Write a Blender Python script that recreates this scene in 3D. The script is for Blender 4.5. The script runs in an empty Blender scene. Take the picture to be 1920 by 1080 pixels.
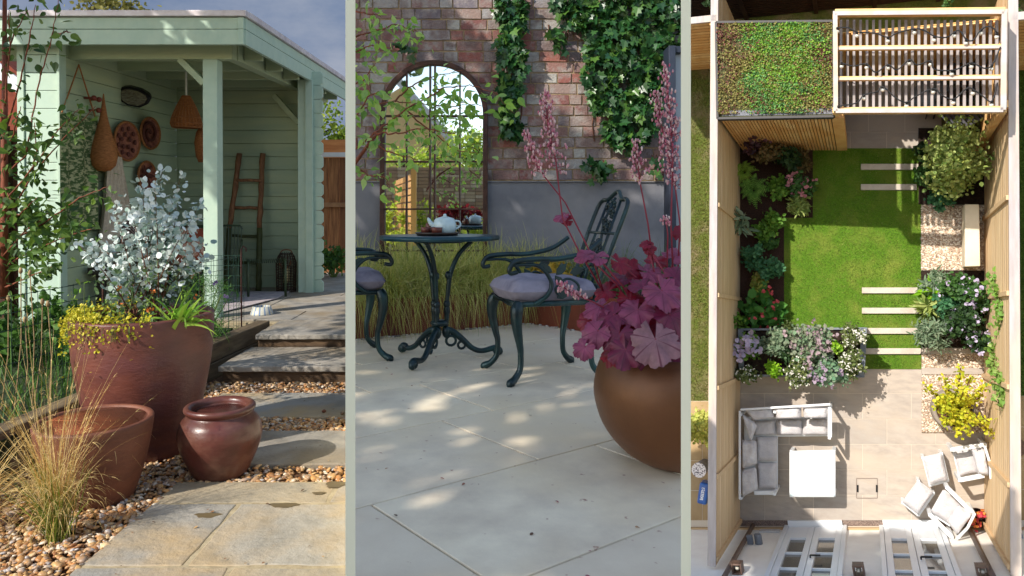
import bpy, bmesh, math, random
import numpy as np
from mathutils import Vector, Matrix
random.seed(7)
rng = np.random.default_rng(7)
PI = math.pi
SC = bpy.context.scene
COL = SC.collection
V = Vector

# ------------------------------------------------------------------ frames
F, CX, HY = 1400.0, 960.0, 375.0
FR1 = Matrix.Rotation(17 / F, 4, 'X')            # garden room: ground climbs very gently
FR2 = Matrix.Rotation(-25 / F, 4, 'X')           # terrace: ground falls very gently
D3 = 20.0
U = D3 / 14.0
_r = V(((1624 - CX) / F, 1, (HY - 605) / F)).normalized()
_n = -_r
_y = (V((0, 0, 1)) - _n * _n.z).normalized()
_x = _y.cross(_n).normalized()
FR3 = Matrix.Translation(_r * D3) @ Matrix((_x, _y, _n)).transposed().to_4x4()
FR3I = FR3.inverted()
EYE3 = FR3I @ V((0, 0, 0))
FR = FR1
TRIM = True
KL, KR = (657 - CX) / F, (1286 - CX) / F

def P1(px, py, d): return V(((px - CX) / F * d, d, (358 - py) / F * d))
def P2(px, py, d): return V(((px - CX) / F * d, d, (400 - py) / F * d))
def _ray3(px, py): return (FR3I.to_3x3() @ V(((px - CX) / F, 1, (HY - py) / F)))
def G(px, py, h=0.0):
    """point of the tall garden seen at a photo position, h (x U) metres over its ground"""
    r = _ray3(px, py); t = (h * U - EYE3.z) / r.z
    return EYE3 + r * t
YW = G(1624, 983).y
def W(px, py, off=0.0):
    r = _ray3(px, py); t = (YW + off - EYE3.y) / r.y
    return EYE3 + r * t

# ------------------------------------------------------------------ mesh builder
class MB:
    def __init__(s): s.v = []; s.f = []; s.uv = None
    def add(s, vs, fs):
        b = len(s.v); s.v += [tuple(v) for v in vs]; s.f += [tuple(i + b for i in f) for f in fs]; return s
    def box(s, x0, x1, y0, y1, z0, z1):
        return s.add([(x, y, z) for z in (z0, z1) for y in (y0, y1) for x in (x0, x1)],
                     [(0, 2, 3, 1), (4, 5, 7, 6), (0, 1, 5, 4), (2, 6, 7, 3), (0, 4, 6, 2), (1, 3, 7, 5)])
    def prism(s, poly, vec):
        n = len(poly); vec = V(vec); a = [V(p) for p in poly]; b = [p + vec for p in a]
        nn = V((0, 0, 0))
        for i in range(n): nn += a[i].cross(a[(i + 1) % n])
        fs = [tuple(range(n))[::-1], tuple(range(n, 2 * n))] + [(i, (i + 1) % n, n + (i + 1) % n, n + i) for i in range(n)]
        if nn.dot(vec) < 0: fs = [f[::-1] for f in fs]
        return s.add(a + b, fs)
    def bar(s, a, b, w, h, up=(0, 0, 1)):
        a = V(a); b = V(b); d = (b - a).normalized(); up = V(up)
        if abs(d.dot(up)) > .99: up = V((0, 1, 0))
        x = d.cross(up).normalized(); z = x.cross(d)
        return s.prism([a + x * w / 2 + z * h / 2, a - x * w / 2 + z * h / 2, a - x * w / 2 - z * h / 2, a + x * w / 2 - z * h / 2], b - a)
    def tube(s, pts, rad, n=6, close=False):
        pts = [V(p) for p in pts]; m = len(pts)
        if not hasattr(rad, '__len__'): rad = [rad] * m
        up = V((0, 0, 1)); vs = []; fs = []; px = None
        for i, p in enumerate(pts):
            if close: d = (pts[(i + 1) % m] - pts[i - 1])
            else: d = (pts[min(i + 1, m - 1)] - pts[max(i - 1, 0)])
            d = d.normalized() if d.length > 1e-9 else V((0, 0, 1))
            if px is None:
                r = up if abs(d.z) < .9 else V((1, 0, 0))
                x = d.cross(r).normalized()
            else:
                x = (px - d * px.dot(d)); x = x.normalized() if x.length > 1e-6 else px
            px = x; y = d.cross(x)
            for k in range(n):
                a = 2 * PI * k / n
                vs.append(p + (x * math.cos(a) + y * math.sin(a)) * rad[i])
        for i in range(m if close else m - 1):
            j = (i + 1) % m
            for k in range(n):
                k2 = (k + 1) % n
                fs.append((i * n + k, i * n + k2, j * n + k2, j * n + k))
        if not close: fs += [tuple(range(n))[::-1], tuple(range((m - 1) * n, m * n))]
        return s.add(vs, fs)
    def stube(s, pts, rad, n=8, k=6):
        """tube through a smooth curve (Catmull-Rom) of the given points"""
        pts = [V(p) for p in pts]; m = len(pts)
        if not hasattr(rad, '__len__'): rad = [rad] * m
        q = []; r = []
        for i in range(m - 1):
            p0 = pts[max(i - 1, 0)]; p1 = pts[i]; p2 = pts[i + 1]; p3 = pts[min(i + 2, m - 1)]
            for j in range(k):
                t = j / k
                q.append(.5 * ((2 * p1) + (p2 - p0) * t + (2 * p0 - 5 * p1 + 4 * p2 - p3) * t * t + (3 * p1 - p0 - 3 * p2 + p3) * t ** 3)); r.append(rad[i] * (1 - t) + rad[i + 1] * t)
        q.append(pts[-1]); r.append(rad[-1])
        return s.tube(q, r, n)
    def lathe(s, prof, c, n=48, wob=0.0):
        c = V(c); vs = []; fs = []; ph = random.random() * 6
        if n >= 56:
            q = []; P_ = [V((a, b, 0)) for a, b in prof]
            for i in range(len(P_) - 1):
                p0, p1, p2, p3 = P_[max(i - 1, 0)], P_[i], P_[i + 1], P_[min(i + 2, len(P_) - 1)]
                for k in range(4):
                    t = k / 4; v = .5 * ((2 * p1) + (p2 - p0) * t + (2 * p0 - 5 * p1 + 4 * p2 - p3) * t * t + (3 * p1 - p0 - 3 * p2 + p3) * t ** 3); q.append((v.x, v.y))
            prof = q + [prof[-1]]
        m = len(prof)
        for i, (r, z) in enumerate(prof):
            for k in range(n):
                a = 2 * PI * k / n
                rr = r * (1 + wob * math.sin(2 * a + ph + z * 3) + wob * .6 * math.sin(3 * a + ph * 2))
                vs.append(c + V((rr * math.cos(a), rr * math.sin(a), z)))
        for i in range(m - 1):
            for k in range(n):
                k2 = (k + 1) % n
                fs.append((i * n + k, i * n + k2, (i + 1) * n + k2, (i + 1) * n + k))
        if prof[0][0] > 1e-4: fs.append(tuple(range(n))[::-1])
        if prof[-1][0] > 1e-4: fs.append(tuple(range((m - 1) * n, m * n)))
        return s.add(vs, fs)
    def blob(s, c, r, n=8, m=6, jit=0.0, rot=None):
        c = V(c); r = V(r) if hasattr(r, '__len__') else V((r, r, r)); vs = []; fs = []
        for i in range(1, m):
            t = PI * i / m
            for k in range(n):
                a = 2 * PI * k / n
                q = V((r.x * math.sin(t) * math.cos(a), r.y * math.sin(t) * math.sin(a), r.z * math.cos(t))) * (1 + random.uniform(-jit, jit))
                if rot: q = rot @ q
                vs.append(c + q)
        t0 = V((0, 0, r.z)); t1 = V((0, 0, -r.z))
        if rot: t0 = rot @ t0; t1 = rot @ t1
        vs += [c + t0, c + t1]; T = len(vs) - 2
        for i in range(m - 2):
            for k in range(n):
                k2 = (k + 1) % n
                fs.append((i * n + k, (i + 1) * n + k, (i + 1) * n + k2, i * n + k2))
        for k in range(n):
            k2 = (k + 1) % n
            fs.append((T, k, k2)); fs.append((T + 1, (m - 2) * n + k2, (m - 2) * n + k))
        return s.add(vs, fs)
    def addnp(s, A, tf):
        """A: (N,m,3) vertices per item, tf: faces of one item"""
        N, m, _ = A.shape; b = len(s.v)
        s.v += [tuple(x) for x in A.reshape(-1, 3).tolist()]
        for i in range(N):
            o = b + i * m
            s.f += [tuple(j + o for j in f) for f in tf]
        return s

ROUND = ([(0, 0), (.2, .33), (.6, .36), (1, 0), (.6, -.36), (.2, -.33)], [(0, 3, 2, 1), (0, 5, 4, 3)])
DISC = ([(0, 0), (.12, .42), (.55, .55), (.92, .3), (1, 0), (.92, -.3), (.55, -.55), (.12, -.42)], [(0, 4, 3, 2, 1), (0, 7, 6, 5, 4)])
BIRCH = ([(0, 0), (.12, .38), (.4, .42), (.72, .2), (1.05, 0), (.72, -.2), (.4, -.42), (.12, -.38)], [(0, 4, 3, 2, 1), (0, 7, 6, 5, 4)])
OVATE = ([(0, 0), (.08, .16), (.26, .30), (.5, .28), (.78, .13), (1.05, 0), (.78, -.13), (.5, -.28), (.26, -.30), (.08, -.16)], [(0, 5, 4, 3, 2, 1), (0, 9, 8, 7, 6, 5)])
LONG = ([(0, 0), (.35, .13), (.75, .1), (1, 0), (.75, -.1), (.35, -.13)], [(0, 3, 2, 1), (0, 5, 4, 3)])
IVY = ([(0, 0), (-.1, .3), (.12, .55), (.3, .34), (.62, .5), (.62, .2), (1, 0), (.62, -.2), (.62, -.5), (.3, -.34), (.12, -.55), (-.1, -.3)],
       [(0, 6, 5, 4, 3), (0, 3, 2, 1), (0, 9, 8, 7, 6), (0, 11, 10, 9)])
FERN = ([(0, 0), (.3, .06), (.15, .2), (.5, .07), (.4, .22), (.75, .05), (.7, .16), (1, 0), (.7, -.16), (.75, -.05), (.4, -.22), (.5, -.07), (.15, -.2), (.3, -.06)],
        [(0, 7, 6, 5, 4, 3, 2, 1), (0, 13, 12, 11, 10, 9, 8, 7)])

def _unit(a): return a / np.maximum(np.linalg.norm(a, axis=-1, keepdims=True), 1e-9)
def leaves(mb, P, size, T=ROUND, nrm=None, nb=1.0, axis=None, ab=0.0, fold=.18, sv=.35):
    P = np.asarray(P, float); N = len(P)
    n = rng.normal(size=(N, 3))
    if nrm is not None: n = _unit(n) + np.asarray(nrm, float) * nb
    n = _unit(n)
    a = _unit(rng.normal(size=(N, 3)))
    if axis is not None: a = a + np.asarray(axis, float) * ab
    a = _unit(a - n * (a * n).sum(1, keepdims=True))
    b = np.cross(n, a)
    sz = size * (1 + rng.uniform(-sv, sv, (N, 1, 1)))
    t = np.array(T[0], float); u = t[:, 0][None, :, None]; v = t[:, 1][None, :, None]
    w = fold * np.abs(v) - .12 * u * u
    A = P[:, None, :] + sz * (u * a[:, None, :] + v * b[:, None, :] + w * n[:, None, :])
    return mb.addnp(A, T[1])
def blades(mb, B, D, L, w, droop=.5, seg=5, gd=(0, 0, -1), curl=0.0):
    B = np.asarray(B, float); D = _unit(np.asarray(D, float)); N = len(B)
    L = np.broadcast_to(np.asarray(L, float).reshape(-1, 1), (N, 1)); dr = np.broadcast_to(np.asarray(droop, float).reshape(-1, 1), (N, 1))
    g = np.array(gd, float)[None]
    side = _unit(np.cross(D, rng.normal(size=(N, 3))))
    c = _unit(rng.normal(size=(N, 3))) * curl
    out = []
    for i in range(seg + 1):
        t = i / seg
        p = B + D * L * (t - .25 * dr * t * t) + g * L * dr * t * t + c * L * t * t
        ww = w * (1 - t) ** .6 * .5 + w * .04
        out += [p - side * ww, p + side * ww]
    A = np.stack(out, 1)
    return mb.addnp(A, [(2 * i, 2 * i + 1, 2 * i + 3, 2 * i + 2) for i in range(seg)])
def crown_pts(c, R, K, n, sig, up=0.0):
    """leaf positions gathered in K uneven clumps inside an ellipsoid"""
    c = np.array(c, float); R = np.array(R, float)
    d = _unit(rng.normal(size=(K, 3))); d[:, 2] = d[:, 2] * (1 - up) + up * np.abs(d[:, 2])
    k = c + d * R * (rng.uniform(.25, 1.0, (K, 1)) ** .6)
    w = rng.uniform(.4, 1.6, K); idx = rng.choice(K, n, p=w / w.sum())
    s = sig * rng.uniform(.6, 1.3, (K, 1))
    return k[idx] + rng.normal(size=(n, 3)) * s[idx] * np.array([1, 1, .8]), k

# ------------------------------------------------------------------ objects
BASE = {}
def _clip(bm, mw):
    inv = mw.inverted()
    for k, sgn in ((KL, 1), (KR, -1)) if FR is FR2 else ((KL, -1),):
        no = V((sgn * 1.0, -sgn * k, 0))            # keep where dot >= 0
        if any((mw @ v.co).dot(no) < 0 for v in bm.verts):
            co = inv @ V((0, 0, 0)); nl = (mw.to_3x3().transposed() @ no).normalized()
            bmesh.ops.bisect_plane(bm, geom=bm.verts[:] + bm.edges[:] + bm.faces[:], plane_co=co, plane_no=nl, clear_inner=True, dist=1e-6)
def thing(name, label, cat, loc, group=None, kind=None):
    o = bpy.data.objects.new(name, None); COL.objects.link(o); o.empty_display_size = .1
    loc = V(loc); o.matrix_world = FR @ Matrix.Translation(loc); BASE[o] = loc
    o['label'] = label; o['category'] = cat
    if group: o['group'] = group
    if kind: o['kind'] = kind
    return o
def obj(name, mb, m, parent=None, smooth=False, bev=0, label=None, cat=None, group=None, kind=None, seg=2, sub=0, fixn=True):
    if not mb.v: return None
    if parent is not None: loc = BASE[parent]
    else:
        a = np.array(mb.v); lo = a.min(0); hi = a.max(0)
        loc = V(((lo[0] + hi[0]) / 2, (lo[1] + hi[1]) / 2, lo[2]))
    me = bpy.data.meshes.new(name)
    a = np.array(mb.v) - np.array(loc)
    me.from_pydata(a.tolist(), [], mb.f)
    if mb.uv is not None:
        l = me.uv_layers.new(name='UVMap'); vi = np.empty(len(me.loops), np.int32); me.loops.foreach_get('vertex_index', vi)
        l.data.foreach_set('uv', np.array(mb.uv, float)[vi].ravel())
    o = bpy.data.objects.new(name, me); COL.objects.link(o); BASE[o] = loc
    if parent is not None: o.parent = parent
    else: o.matrix_world = FR @ Matrix.Translation(loc)
    mw = FR @ Matrix.Translation(loc)
    if TRIM and FR is not FR3:
        w = np.array(mb.v) @ np.array(FR.to_3x3()).T
        bad = (w[:, 0] > KL * w[:, 1]).any() if FR is FR1 else ((w[:, 0] < KL * w[:, 1]).any() or (w[:, 0] > KR * w[:, 1]).any())
        if bad:
            bm = bmesh.new(); bm.from_mesh(me); _clip(bm, mw); bm.to_mesh(me); bm.free()
            if len(me.vertices) == 0:
                bpy.data.objects.remove(o); return None
    if smooth: me.polygons.foreach_set('use_smooth', [True] * len(me.polygons))
    me.materials.append(m)
    if bev:
        b = o.modifiers.new('Bevel', 'BEVEL'); b.width = bev; b.segments = seg; b.limit_method = 'ANGLE'; b.angle_limit = .6
    if sub:
        b = o.modifiers.new('Subdivision', 'SUBSURF'); b.levels = sub; b.render_levels = sub
    if label and parent is None: o['label'] = label; o['category'] = cat
    elif label: o['label'] = label
    if group: o['group'] = group
    if kind: o['kind'] = kind
    return o

# ------------------------------------------------------------------ materials
def S(r, g, b):
    f = lambda c: (c / 255 / 12.92) if c <= 10 else ((c / 255 + .055) / 1.055) ** 2.4
    return (f(r), f(g), f(b), 1)
def M(name, c, c2=None, scale=5, rough=.6, bump=0, bscale=None, metal=0, island=None, trans=0, stretch=(1, 1, 1),
      lo=.35, hi=.65, c3=None, scale3=1.2, spec=.4, coat=0, bdist=.01, back=None):
    m = bpy.data.materials.new(name); m.use_nodes = True; nt = m.node_tree; N = nt.nodes; L = nt.links
    bs = N['Principled BSDF']; out = N['Material Output']
    bs.inputs['Roughness'].default_value = rough; bs.inputs['Metallic'].default_value = metal
    bs.inputs['Specular IOR Level'].default_value = spec
    if coat: bs.inputs['Coat Weight'].default_value = coat; bs.inputs['Coat Roughness'].default_value = .25
    tc = N.new('ShaderNodeTexCoord'); mp = N.new('ShaderNodeMapping'); mp.inputs['Scale'].default_value = stretch
    L.new(tc.outputs['Object'], mp.inputs['Vector'])
    def noise(sc, det=8, r=.6):
        n = N.new('ShaderNodeTexNoise'); n.inputs['Scale'].default_value = sc; n.inputs['Detail'].default_value = det
        n.inputs['Roughness'].default_value = r; L.new(mp.outputs[0], n.inputs['Vector']); return n.outputs[0]
    def mix(fac, a, b):
        x = N.new('ShaderNodeMix'); x.data_type = 'RGBA'
        for k, val in ((6, a), (7, b)):
            if isinstance(val, tuple): x.inputs[k].default_value = val
            else: L.new(val, x.inputs[k])
        L.new(fac, x.inputs[0]); return x.outputs[2]
    def ramp(fac, a, b):
        x = N.new('ShaderNodeMapRange'); x.inputs[1].default_value = a; x.inputs[2].default_value = b; L.new(fac, x.inputs[0]); return x.outputs[0]
    col = c
    if island:
        g = N.new('ShaderNodeNewGeometry'); r = N.new('ShaderNodeValToRGB'); r.color_ramp.interpolation = 'LINEAR' if trans else 'CONSTANT'
        e = r.color_ramp.elements
        e[0].color = island[0]; e[0].position = 0; e[1].color = island[-1]; e[1].position = 1 if trans else (len(island) - 1) / len(island)
        for i, cc in enumerate(island[1:-1], 1):
            q = e.new(i / (len(island) - 1) if trans else i / len(island)); q.color = cc
        L.new(g.outputs['Random Per Island'], r.inputs[0]); col = r.outputs[0]
    if c2: col = mix(ramp(noise(scale), lo, hi), col, c2)
    if c3: col = mix(ramp(noise(scale3, 4), .45, .7), col, c3)
    if back:
        g = N.new('ShaderNodeNewGeometry'); col = mix(g.outputs['Backfacing'], col, back)
    if isinstance(col, tuple): bs.inputs['Base Color'].default_value = col
    else: L.new(col, bs.inputs['Base Color'])
    if bump:
        b = N.new('ShaderNodeBump'); b.inputs['Strength'].default_value = bump; b.inputs['Distance'].default_value = bdist
        L.new(noise(bscale or scale * 3), b.inputs['Height']); L.new(b.outputs[0], bs.inputs['Normal'])
    if trans:
        t = N.new('ShaderNodeBsdfTranslucent'); ms = N.new('ShaderNodeMixShader'); ms.inputs[0].default_value = trans
        if isinstance(col, tuple): t.inputs[0].default_value = col
        else: L.new(col, t.inputs[0])
        L.new(bs.outputs[0], ms.inputs[1]); L.new(t.outputs[0], ms.inputs[2]); L.new(ms.outputs[0], out.inputs[0])
    return m
def L4(*cs): return [S(*c) for c in cs]

# ------------------------------------------------------------------ camera, sun, sky
cam = bpy.data.cameras.new('camera'); co = bpy.data.objects.new('camera', cam); COL.objects.link(co)
co.rotation_euler = (PI / 2, 0, 0); cam.sensor_width = 36; cam.lens = 36 * F / 1920; cam.shift_y = -(540 - HY) / 1920
cam.clip_start = .05; cam.clip_end = 2000; SC.camera = co
SUN = V((-.60, -.55, .58)).normalized()
sl = bpy.data.lights.new('sun', 'SUN'); sl.energy = 2.6; sl.angle = math.radians(.6); sl.color = (1, .94, .84)
so = bpy.data.objects.new('sun', sl); COL.objects.link(so); so.rotation_euler = SUN.to_track_quat('Z', 'Y').to_euler()
w = bpy.data.worlds.new('World'); SC.world = w; w.use_nodes = True; nt = w.node_tree; N = nt.nodes; L = nt.links
bg = N['Background']; sky = N.new('ShaderNodeTexSky'); sky.sky_type = 'NISHITA'; sky.sun_disc = False
sky.sun_elevation = math.asin(SUN.z); sky.sun_rotation = math.atan2(SUN.x, SUN.y); sky.air_density = 1.2; sky.dust_density = .6
bg.inputs[1].default_value = .15
tc = N.new('ShaderNodeTexCoord'); mp = N.new('ShaderNodeMapping'); mp.inputs['Scale'].default_value = (1, 1, 2.2)
L.new(tc.outputs['Generated'], mp.inputs[0])
def wn(sc, det, a, b, seed):
    n = N.new('ShaderNodeTexNoise'); n.noise_dimensions = '4D'; n.inputs['W'].default_value = seed
    n.inputs['Scale'].default_value = sc; n.inputs['Detail'].default_value = det; n.inputs['Roughness'].default_value = .6; L.new(mp.outputs[0], n.inputs['Vector'])
    r = N.new('ShaderNodeMapRange'); r.inputs[1].default_value = a; r.inputs[2].default_value = b; L.new(n.outputs[0], r.inputs[0]); return r.outputs[0]
# heavy blue-grey cloud low over the far side of the garden, paler cloud elsewhere
sep = N.new('ShaderNodeSeparateXYZ'); L.new(tc.outputs['Generated'], sep.inputs[0])
band = N.new('ShaderNodeMapRange'); band.inputs[1].default_value = .75; band.inputs[2].default_value = .45; L.new(sep.outputs[2], band.inputs[0])
fy = N.new('ShaderNodeMapRange'); fy.inputs[1].default_value = .1; fy.inputs[2].default_value = .6; L.new(sep.outputs[1], fy.inputs[0])
ml = N.new('ShaderNodeMath'); ml.operation = 'MULTIPLY'; L.new(band.outputs[0], ml.inputs[0]); L.new(fy.outputs[0], ml.inputs[1])
m1 = N.new('ShaderNodeMix'); m1.data_type = 'RGBA'; L.new(ml.outputs[0], m1.inputs[0]); L.new(sky.outputs[0], m1.inputs[6]); m1.inputs[7].default_value = (.42, .64, 1.1, 1)
m2 = N.new('ShaderNodeMix'); m2.data_type = 'RGBA'; L.new(wn(3.2, 7, .38, .66, 3.3), m2.inputs[0]); L.new(m1.outputs[2], m2.inputs[6]); m2.inputs[7].default_value = (1.25, 1.35, 1.6, 1)
L.new(m2.outputs[2], bg.inputs[0])
SC.view_settings.view_transform = 'Standard'; SC.view_settings.look = 'None'; SC.view_settings.exposure = 1.13; SC.view_settings.gamma = 1
SC.render.engine = 'CYCLES'; SC.cycles.max_bounces = 6; SC.cycles.use_denoising = True; SC.cycles.sample_clamp_indirect = 6
# =================================================================== GARDEN ROOM (left)
FR = FR1; TRIM = True
sage = M('sage_paint', S(186, 204, 184), S(172, 194, 176), 9, .55, .12, 40, c3=S(178, 200, 184))
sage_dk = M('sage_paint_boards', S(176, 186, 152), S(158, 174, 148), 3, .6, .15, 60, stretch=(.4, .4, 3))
roofm = M('roof_trim_metal', S(226, 216, 220), S(200, 188, 192), 6, .45, metal=.2)
felt = M('roof_felt', S(96, 92, 96), S(70, 68, 70), 30, .9, .3)
stone = M('riven_sandstone', S(170, 158, 138), S(122, 118, 108), 5.5, .8, .8, 16, c3=S(178, 152, 112), scale3=1.7, island=L4((166, 158, 144), (148, 145, 138), (170, 156, 132), (156, 150, 140)), bdist=.016, lo=.45, hi=.8)
stone_gr = M('grey_stone', S(164, 156, 144), S(126, 122, 116), 5, .8, .8, 18, c3=S(138, 122, 98), scale3=1.5, bdist=.012)
joint = M('sandy_mortar', S(182, 166, 134), S(150, 134, 106), 20, .9, .3)
pebm = M('pea_shingle_stones', S(200, 150, 90), S(170, 130, 90), 40, .45, island=L4((206, 150, 84), (226, 196, 150), (150, 96, 56), (188, 186, 186), (214, 172, 112), (120, 112, 106), (236, 226, 206), (190, 124, 62), (160, 140, 118)), spec=.5)
pebbed = M('shingle_bed', S(120, 84, 52), S(70, 52, 38), 60, .9, .8, 60)
oldwood = M('weathered_sleeper', S(112, 94, 70), S(74, 62, 48), 3, .85, .5, 16, stretch=(8, .8, 8), c3=S(140, 122, 92))
riserwood = M('dark_step_timber', S(98, 76, 54), S(56, 44, 34), 3, .85, .5, 18, stretch=(.8, 8, 8))
fencem = M('brown_fence_boards', S(150, 98, 58), S(104, 64, 38), 4, .8, .3, 20, stretch=(8, 8, .6), island=L4((152, 100, 62), (128, 82, 48), (164, 112, 70)))
soil = M('dark_soil', S(58, 42, 32), S(30, 22, 18), 14, .95, .9, 40, bdist=.03)
grassgnd = M('weedy_ground', S(52, 70, 30), S(34, 40, 20), 6, .95, .8, 30, bdist=.03)
terr = M('red_glazed_pot', S(116, 66, 54), S(92, 50, 42), 5, .42, .3, 26, c3=S(100, 58, 58), scale3=2.4, stretch=(1, 1, 2.4), spec=.5)
jarm = M('glazed_jar_brown', S(96, 48, 42), S(72, 42, 34), 4, .32, .25, 24, c3=S(112, 78, 66), scale3=5, spec=.5, stretch=(1, 1, 1.6))
terr2 = M('brown_terracotta', S(122, 74, 54), S(98, 58, 44), 6, .6, .25, 30, stretch=(1, 1, 2.6))
terr_in = M('orange_terracotta_inside', S(184, 104, 62), S(150, 82, 50), 6, .7, .2, 30)

# ground
g = MB(); g.box(-9, 3, 1.2, 12.2, -1.62, -1.532)
obj('ground', g, pebbed, kind='structure')
g = MB(); g.box(-7, -2.62, 2.9, 7.0, -1.53, -1.285)
obj('raised_bed_soil', g, grassgnd, kind='structure')
g = MB(); g.box(-9, -4.72, 7.0, 12.1, -1.53, -1.29); obj('side_garden_ground', g, grassgnd, kind='structure')

def slab(mb, x0, x1, y0, y1, zt, th=.045, rough=.006, g=.008):
    """one riven slab with an uneven edge"""
    x0 += g; x1 -= g; y0 += g; y1 -= g
    pts = []
    def edge(a, b, n):
        for i in range(n):
            t = i / n
            pts.append((a[0] + (b[0] - a[0]) * t + random.uniform(-rough, rough), a[1] + (b[1] - a[1]) * t + random.uniform(-rough, rough)))
    nx = max(3, int((x1 - x0) / .07)); ny = max(3, int((y1 - y0) / .07))
    edge((x0, y0), (x1, y0), nx); edge((x1, y0), (x1, y1), ny); edge((x1, y1), (x0, y1), nx); edge((x0, y1), (x0, y0), ny)
    dz = random.uniform(-.002, .002)
    mb.prism([V((p[0], p[1], zt - th)) for p in pts], (0, 0, th + dz))
g = MB(); g.box(-1.725, .2, 1.5, 3.84, -1.531, -1.5035); obj('path_mortar_bed', g, joint, kind='structure')
g = MB()
for x0, x1, y0, y1 in [(-1.73, -.89, 3.575, 3.84), (-.89, .1, 3.575, 3.84), (-1.735, -1.31, 2.97, 3.57), (-1.31, -.3, 2.97, 3.57),
                       (-1.74, -1.12, 2.2, 2.965), (-1.12, -.2, 2.2, 2.965), (-1.74, -.4, 1.6, 2.19)]:
    slab(g, x0, x1, y0, y1, -1.5, .03)
obj('stone_path', g, stone, bev=.006, kind='structure')
for i, (x0, x1, y0, y1, lb, mm) in enumerate([(-1.72, -.7, 4.07, 4.66, 'grey stepping slab in the shingle beside the small round jar', stone_gr), (-2.16, -.85, 4.93, 5.54, 'buff stepping slab in the shingle just below the timber steps', stone)]):
    g = MB(); slab(g, x0, x1, y0, y1, -1.497, .035); obj('stepping_slab', g, mm, bev=.007, label=lb, cat='paving slab', group='stepping slabs in the shingle')

# shingle: thousands of loose pebbles
P = []
def scatter(poly, n):
    xs = [p[0] for p in poly]; ys = [p[1] for p in poly]; c = 0
    while c < n:
        x = random.uniform(min(xs), max(xs)); y = random.uniform(min(ys), max(ys)); ins = False; j = len(poly) - 1
        for i in range(len(poly)):
            if (poly[i][1] > y) != (poly[j][1] > y) and x < (poly[j][0] - poly[i][0]) * (y - poly[i][1]) / (poly[j][1] - poly[i][1]) + poly[i][0]: ins = not ins
            j = i
        if ins: P.append((x, y)); c += 1
scatter([(-3.3, 2.75), (-1.70, 2.75), (-1.71, 3.86), (-2.6, 3.86)], 4300)
scatter([(-2.62, 3.84), (-.82, 3.84), (-.87, 4.07), (-1.7, 4.08), (-1.7, 4.9), (-2.55, 4.9)], 2600)
scatter([(-1.75, 4.64), (-.95, 4.64), (-1.0, 4.95), (-2.0, 4.95)], 900)
scatter([(-2.5, 4.9), (-2.15, 4.9), (-2.14, 5.5), (-1.15, 5.52), (-1.25, 5.86), (-2.45, 5.86)], 1700)
g = MB(); T8 = [(1, 0, 0), (.7, .7, 0), (0, 1, 0), (-.7, .7, 0), (-1, 0, 0), (-.7, -.7, 0), (0, -1, 0), (.7, -.7, 0), (.5, .3, .8), (-.4, .5, .85), (-.3, -.55, .8), (.45, -.4, .75), (0, 0, -.8)]
TF = [(0, 1, 8), (1, 2, 8), (2, 9, 8), (2, 3, 9), (3, 4, 9), (4, 10, 9), (4, 5, 10), (5, 6, 10), (6, 11, 10), (6, 7, 11), (7, 0, 11), (0, 8, 11), (8, 9, 10, 11)] + [((i + 1) % 8, i, 12) for i in range(8)]
n = len(P); t = np.array(T8, float)[None] * (1 + rng.uniform(-.22, .22, (n, 13, 3)))
sz = rng.uniform(.007, .0165, (n, 1, 1)) * rng.choice([1, 1, 1, 1.35], (n, 1, 1)); t = t * sz * np.stack([rng.uniform(.8, 1.5, n), np.ones(n), rng.uniform(.45, .8, n)], 1)[:, None, :]
a = rng.uniform(0, 6.28, n); ca = np.cos(a)[:, None]; sa = np.sin(a)[:, None]
X = t[:, :, 0] * ca - t[:, :, 1] * sa; Y = t[:, :, 0] * sa + t[:, :, 1] * ca; Z = t[:, :, 2] + X * rng.uniform(-.5, .5, (n, 1)) + Y * rng.uniform(-.5, .5, (n, 1))
pp = np.array(P); A = np.stack([X + pp[:, :1], Y + pp[:, 1:], Z - 1.522 + rng.uniform(0, .018, (n, 1))], 2)
g.addnp(A, TF); obj('gravel', g, pebm, smooth=True, label='loose golden and grey shingle around the pots and stepping slabs', cat='gravel', kind='stuff')
for (px, py, dd) in [(606, 777, 5.02), (641, 776, 4.98)]:
    q = P1(px, py, dd); g = MB(); g.blob((q.x, q.y, -1.485), (.016, .013, .011), 8, 6, .12)
    obj('loose_pebble', g, pebm if px > 620 else terr2, smooth=True, label='tan loose pebble resting on the buff stepping slab' if px > 620 else 'dark brown loose pebble resting on the buff stepping slab', cat='pebble')

P_ = [(random.uniform(-1.7, -.6), random.uniform(2.6, 6.4), 0) for _ in range(130)]; P_ = [(x, y, -1.492 if y < 5.7 else -1.365) for x, y, _ in P_ if y < 5.6 or y > 5.9]
g = MB(); leaves(g, P_, .013, OVATE, nrm=(0, 0, 1), nb=4, sv=.7); obj('fallen_debris', g, M('dry_leaf_bits', S(120, 86, 54), island=L4((130, 90, 56), (90, 66, 44), (170, 136, 90))), label='small dry leaf bits scattered on the stone path and slabs', cat='leaf litter', kind='stuff')
# wet stains on the slabs
wet = M('damp_stone', S(112, 96, 66), S(98, 84, 60), 8, .5)
for x, y, rx, ry in ((386, 970, .055, .02), (530, 951, .065, .02), (596, 928, .03, .012), (628, 912, .05, .03)):
    c = P1(x, y, 1.5 * F / (y - 358)); g = MB(); g.prism([V((c.x + rx * (1 + .25 * math.sin(3 * a) + random.uniform(-.12, .12)) * math.cos(a), c.y + ry * 1.6 * (1 + .2 * math.cos(2 * a) + random.uniform(-.12, .12)) * math.sin(a), -1.4985)) for a in np.linspace(0, 2 * PI, 22)[:-1]], (0, 0, .0012)); obj('damp_patch', g, wet, kind='structure')
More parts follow.
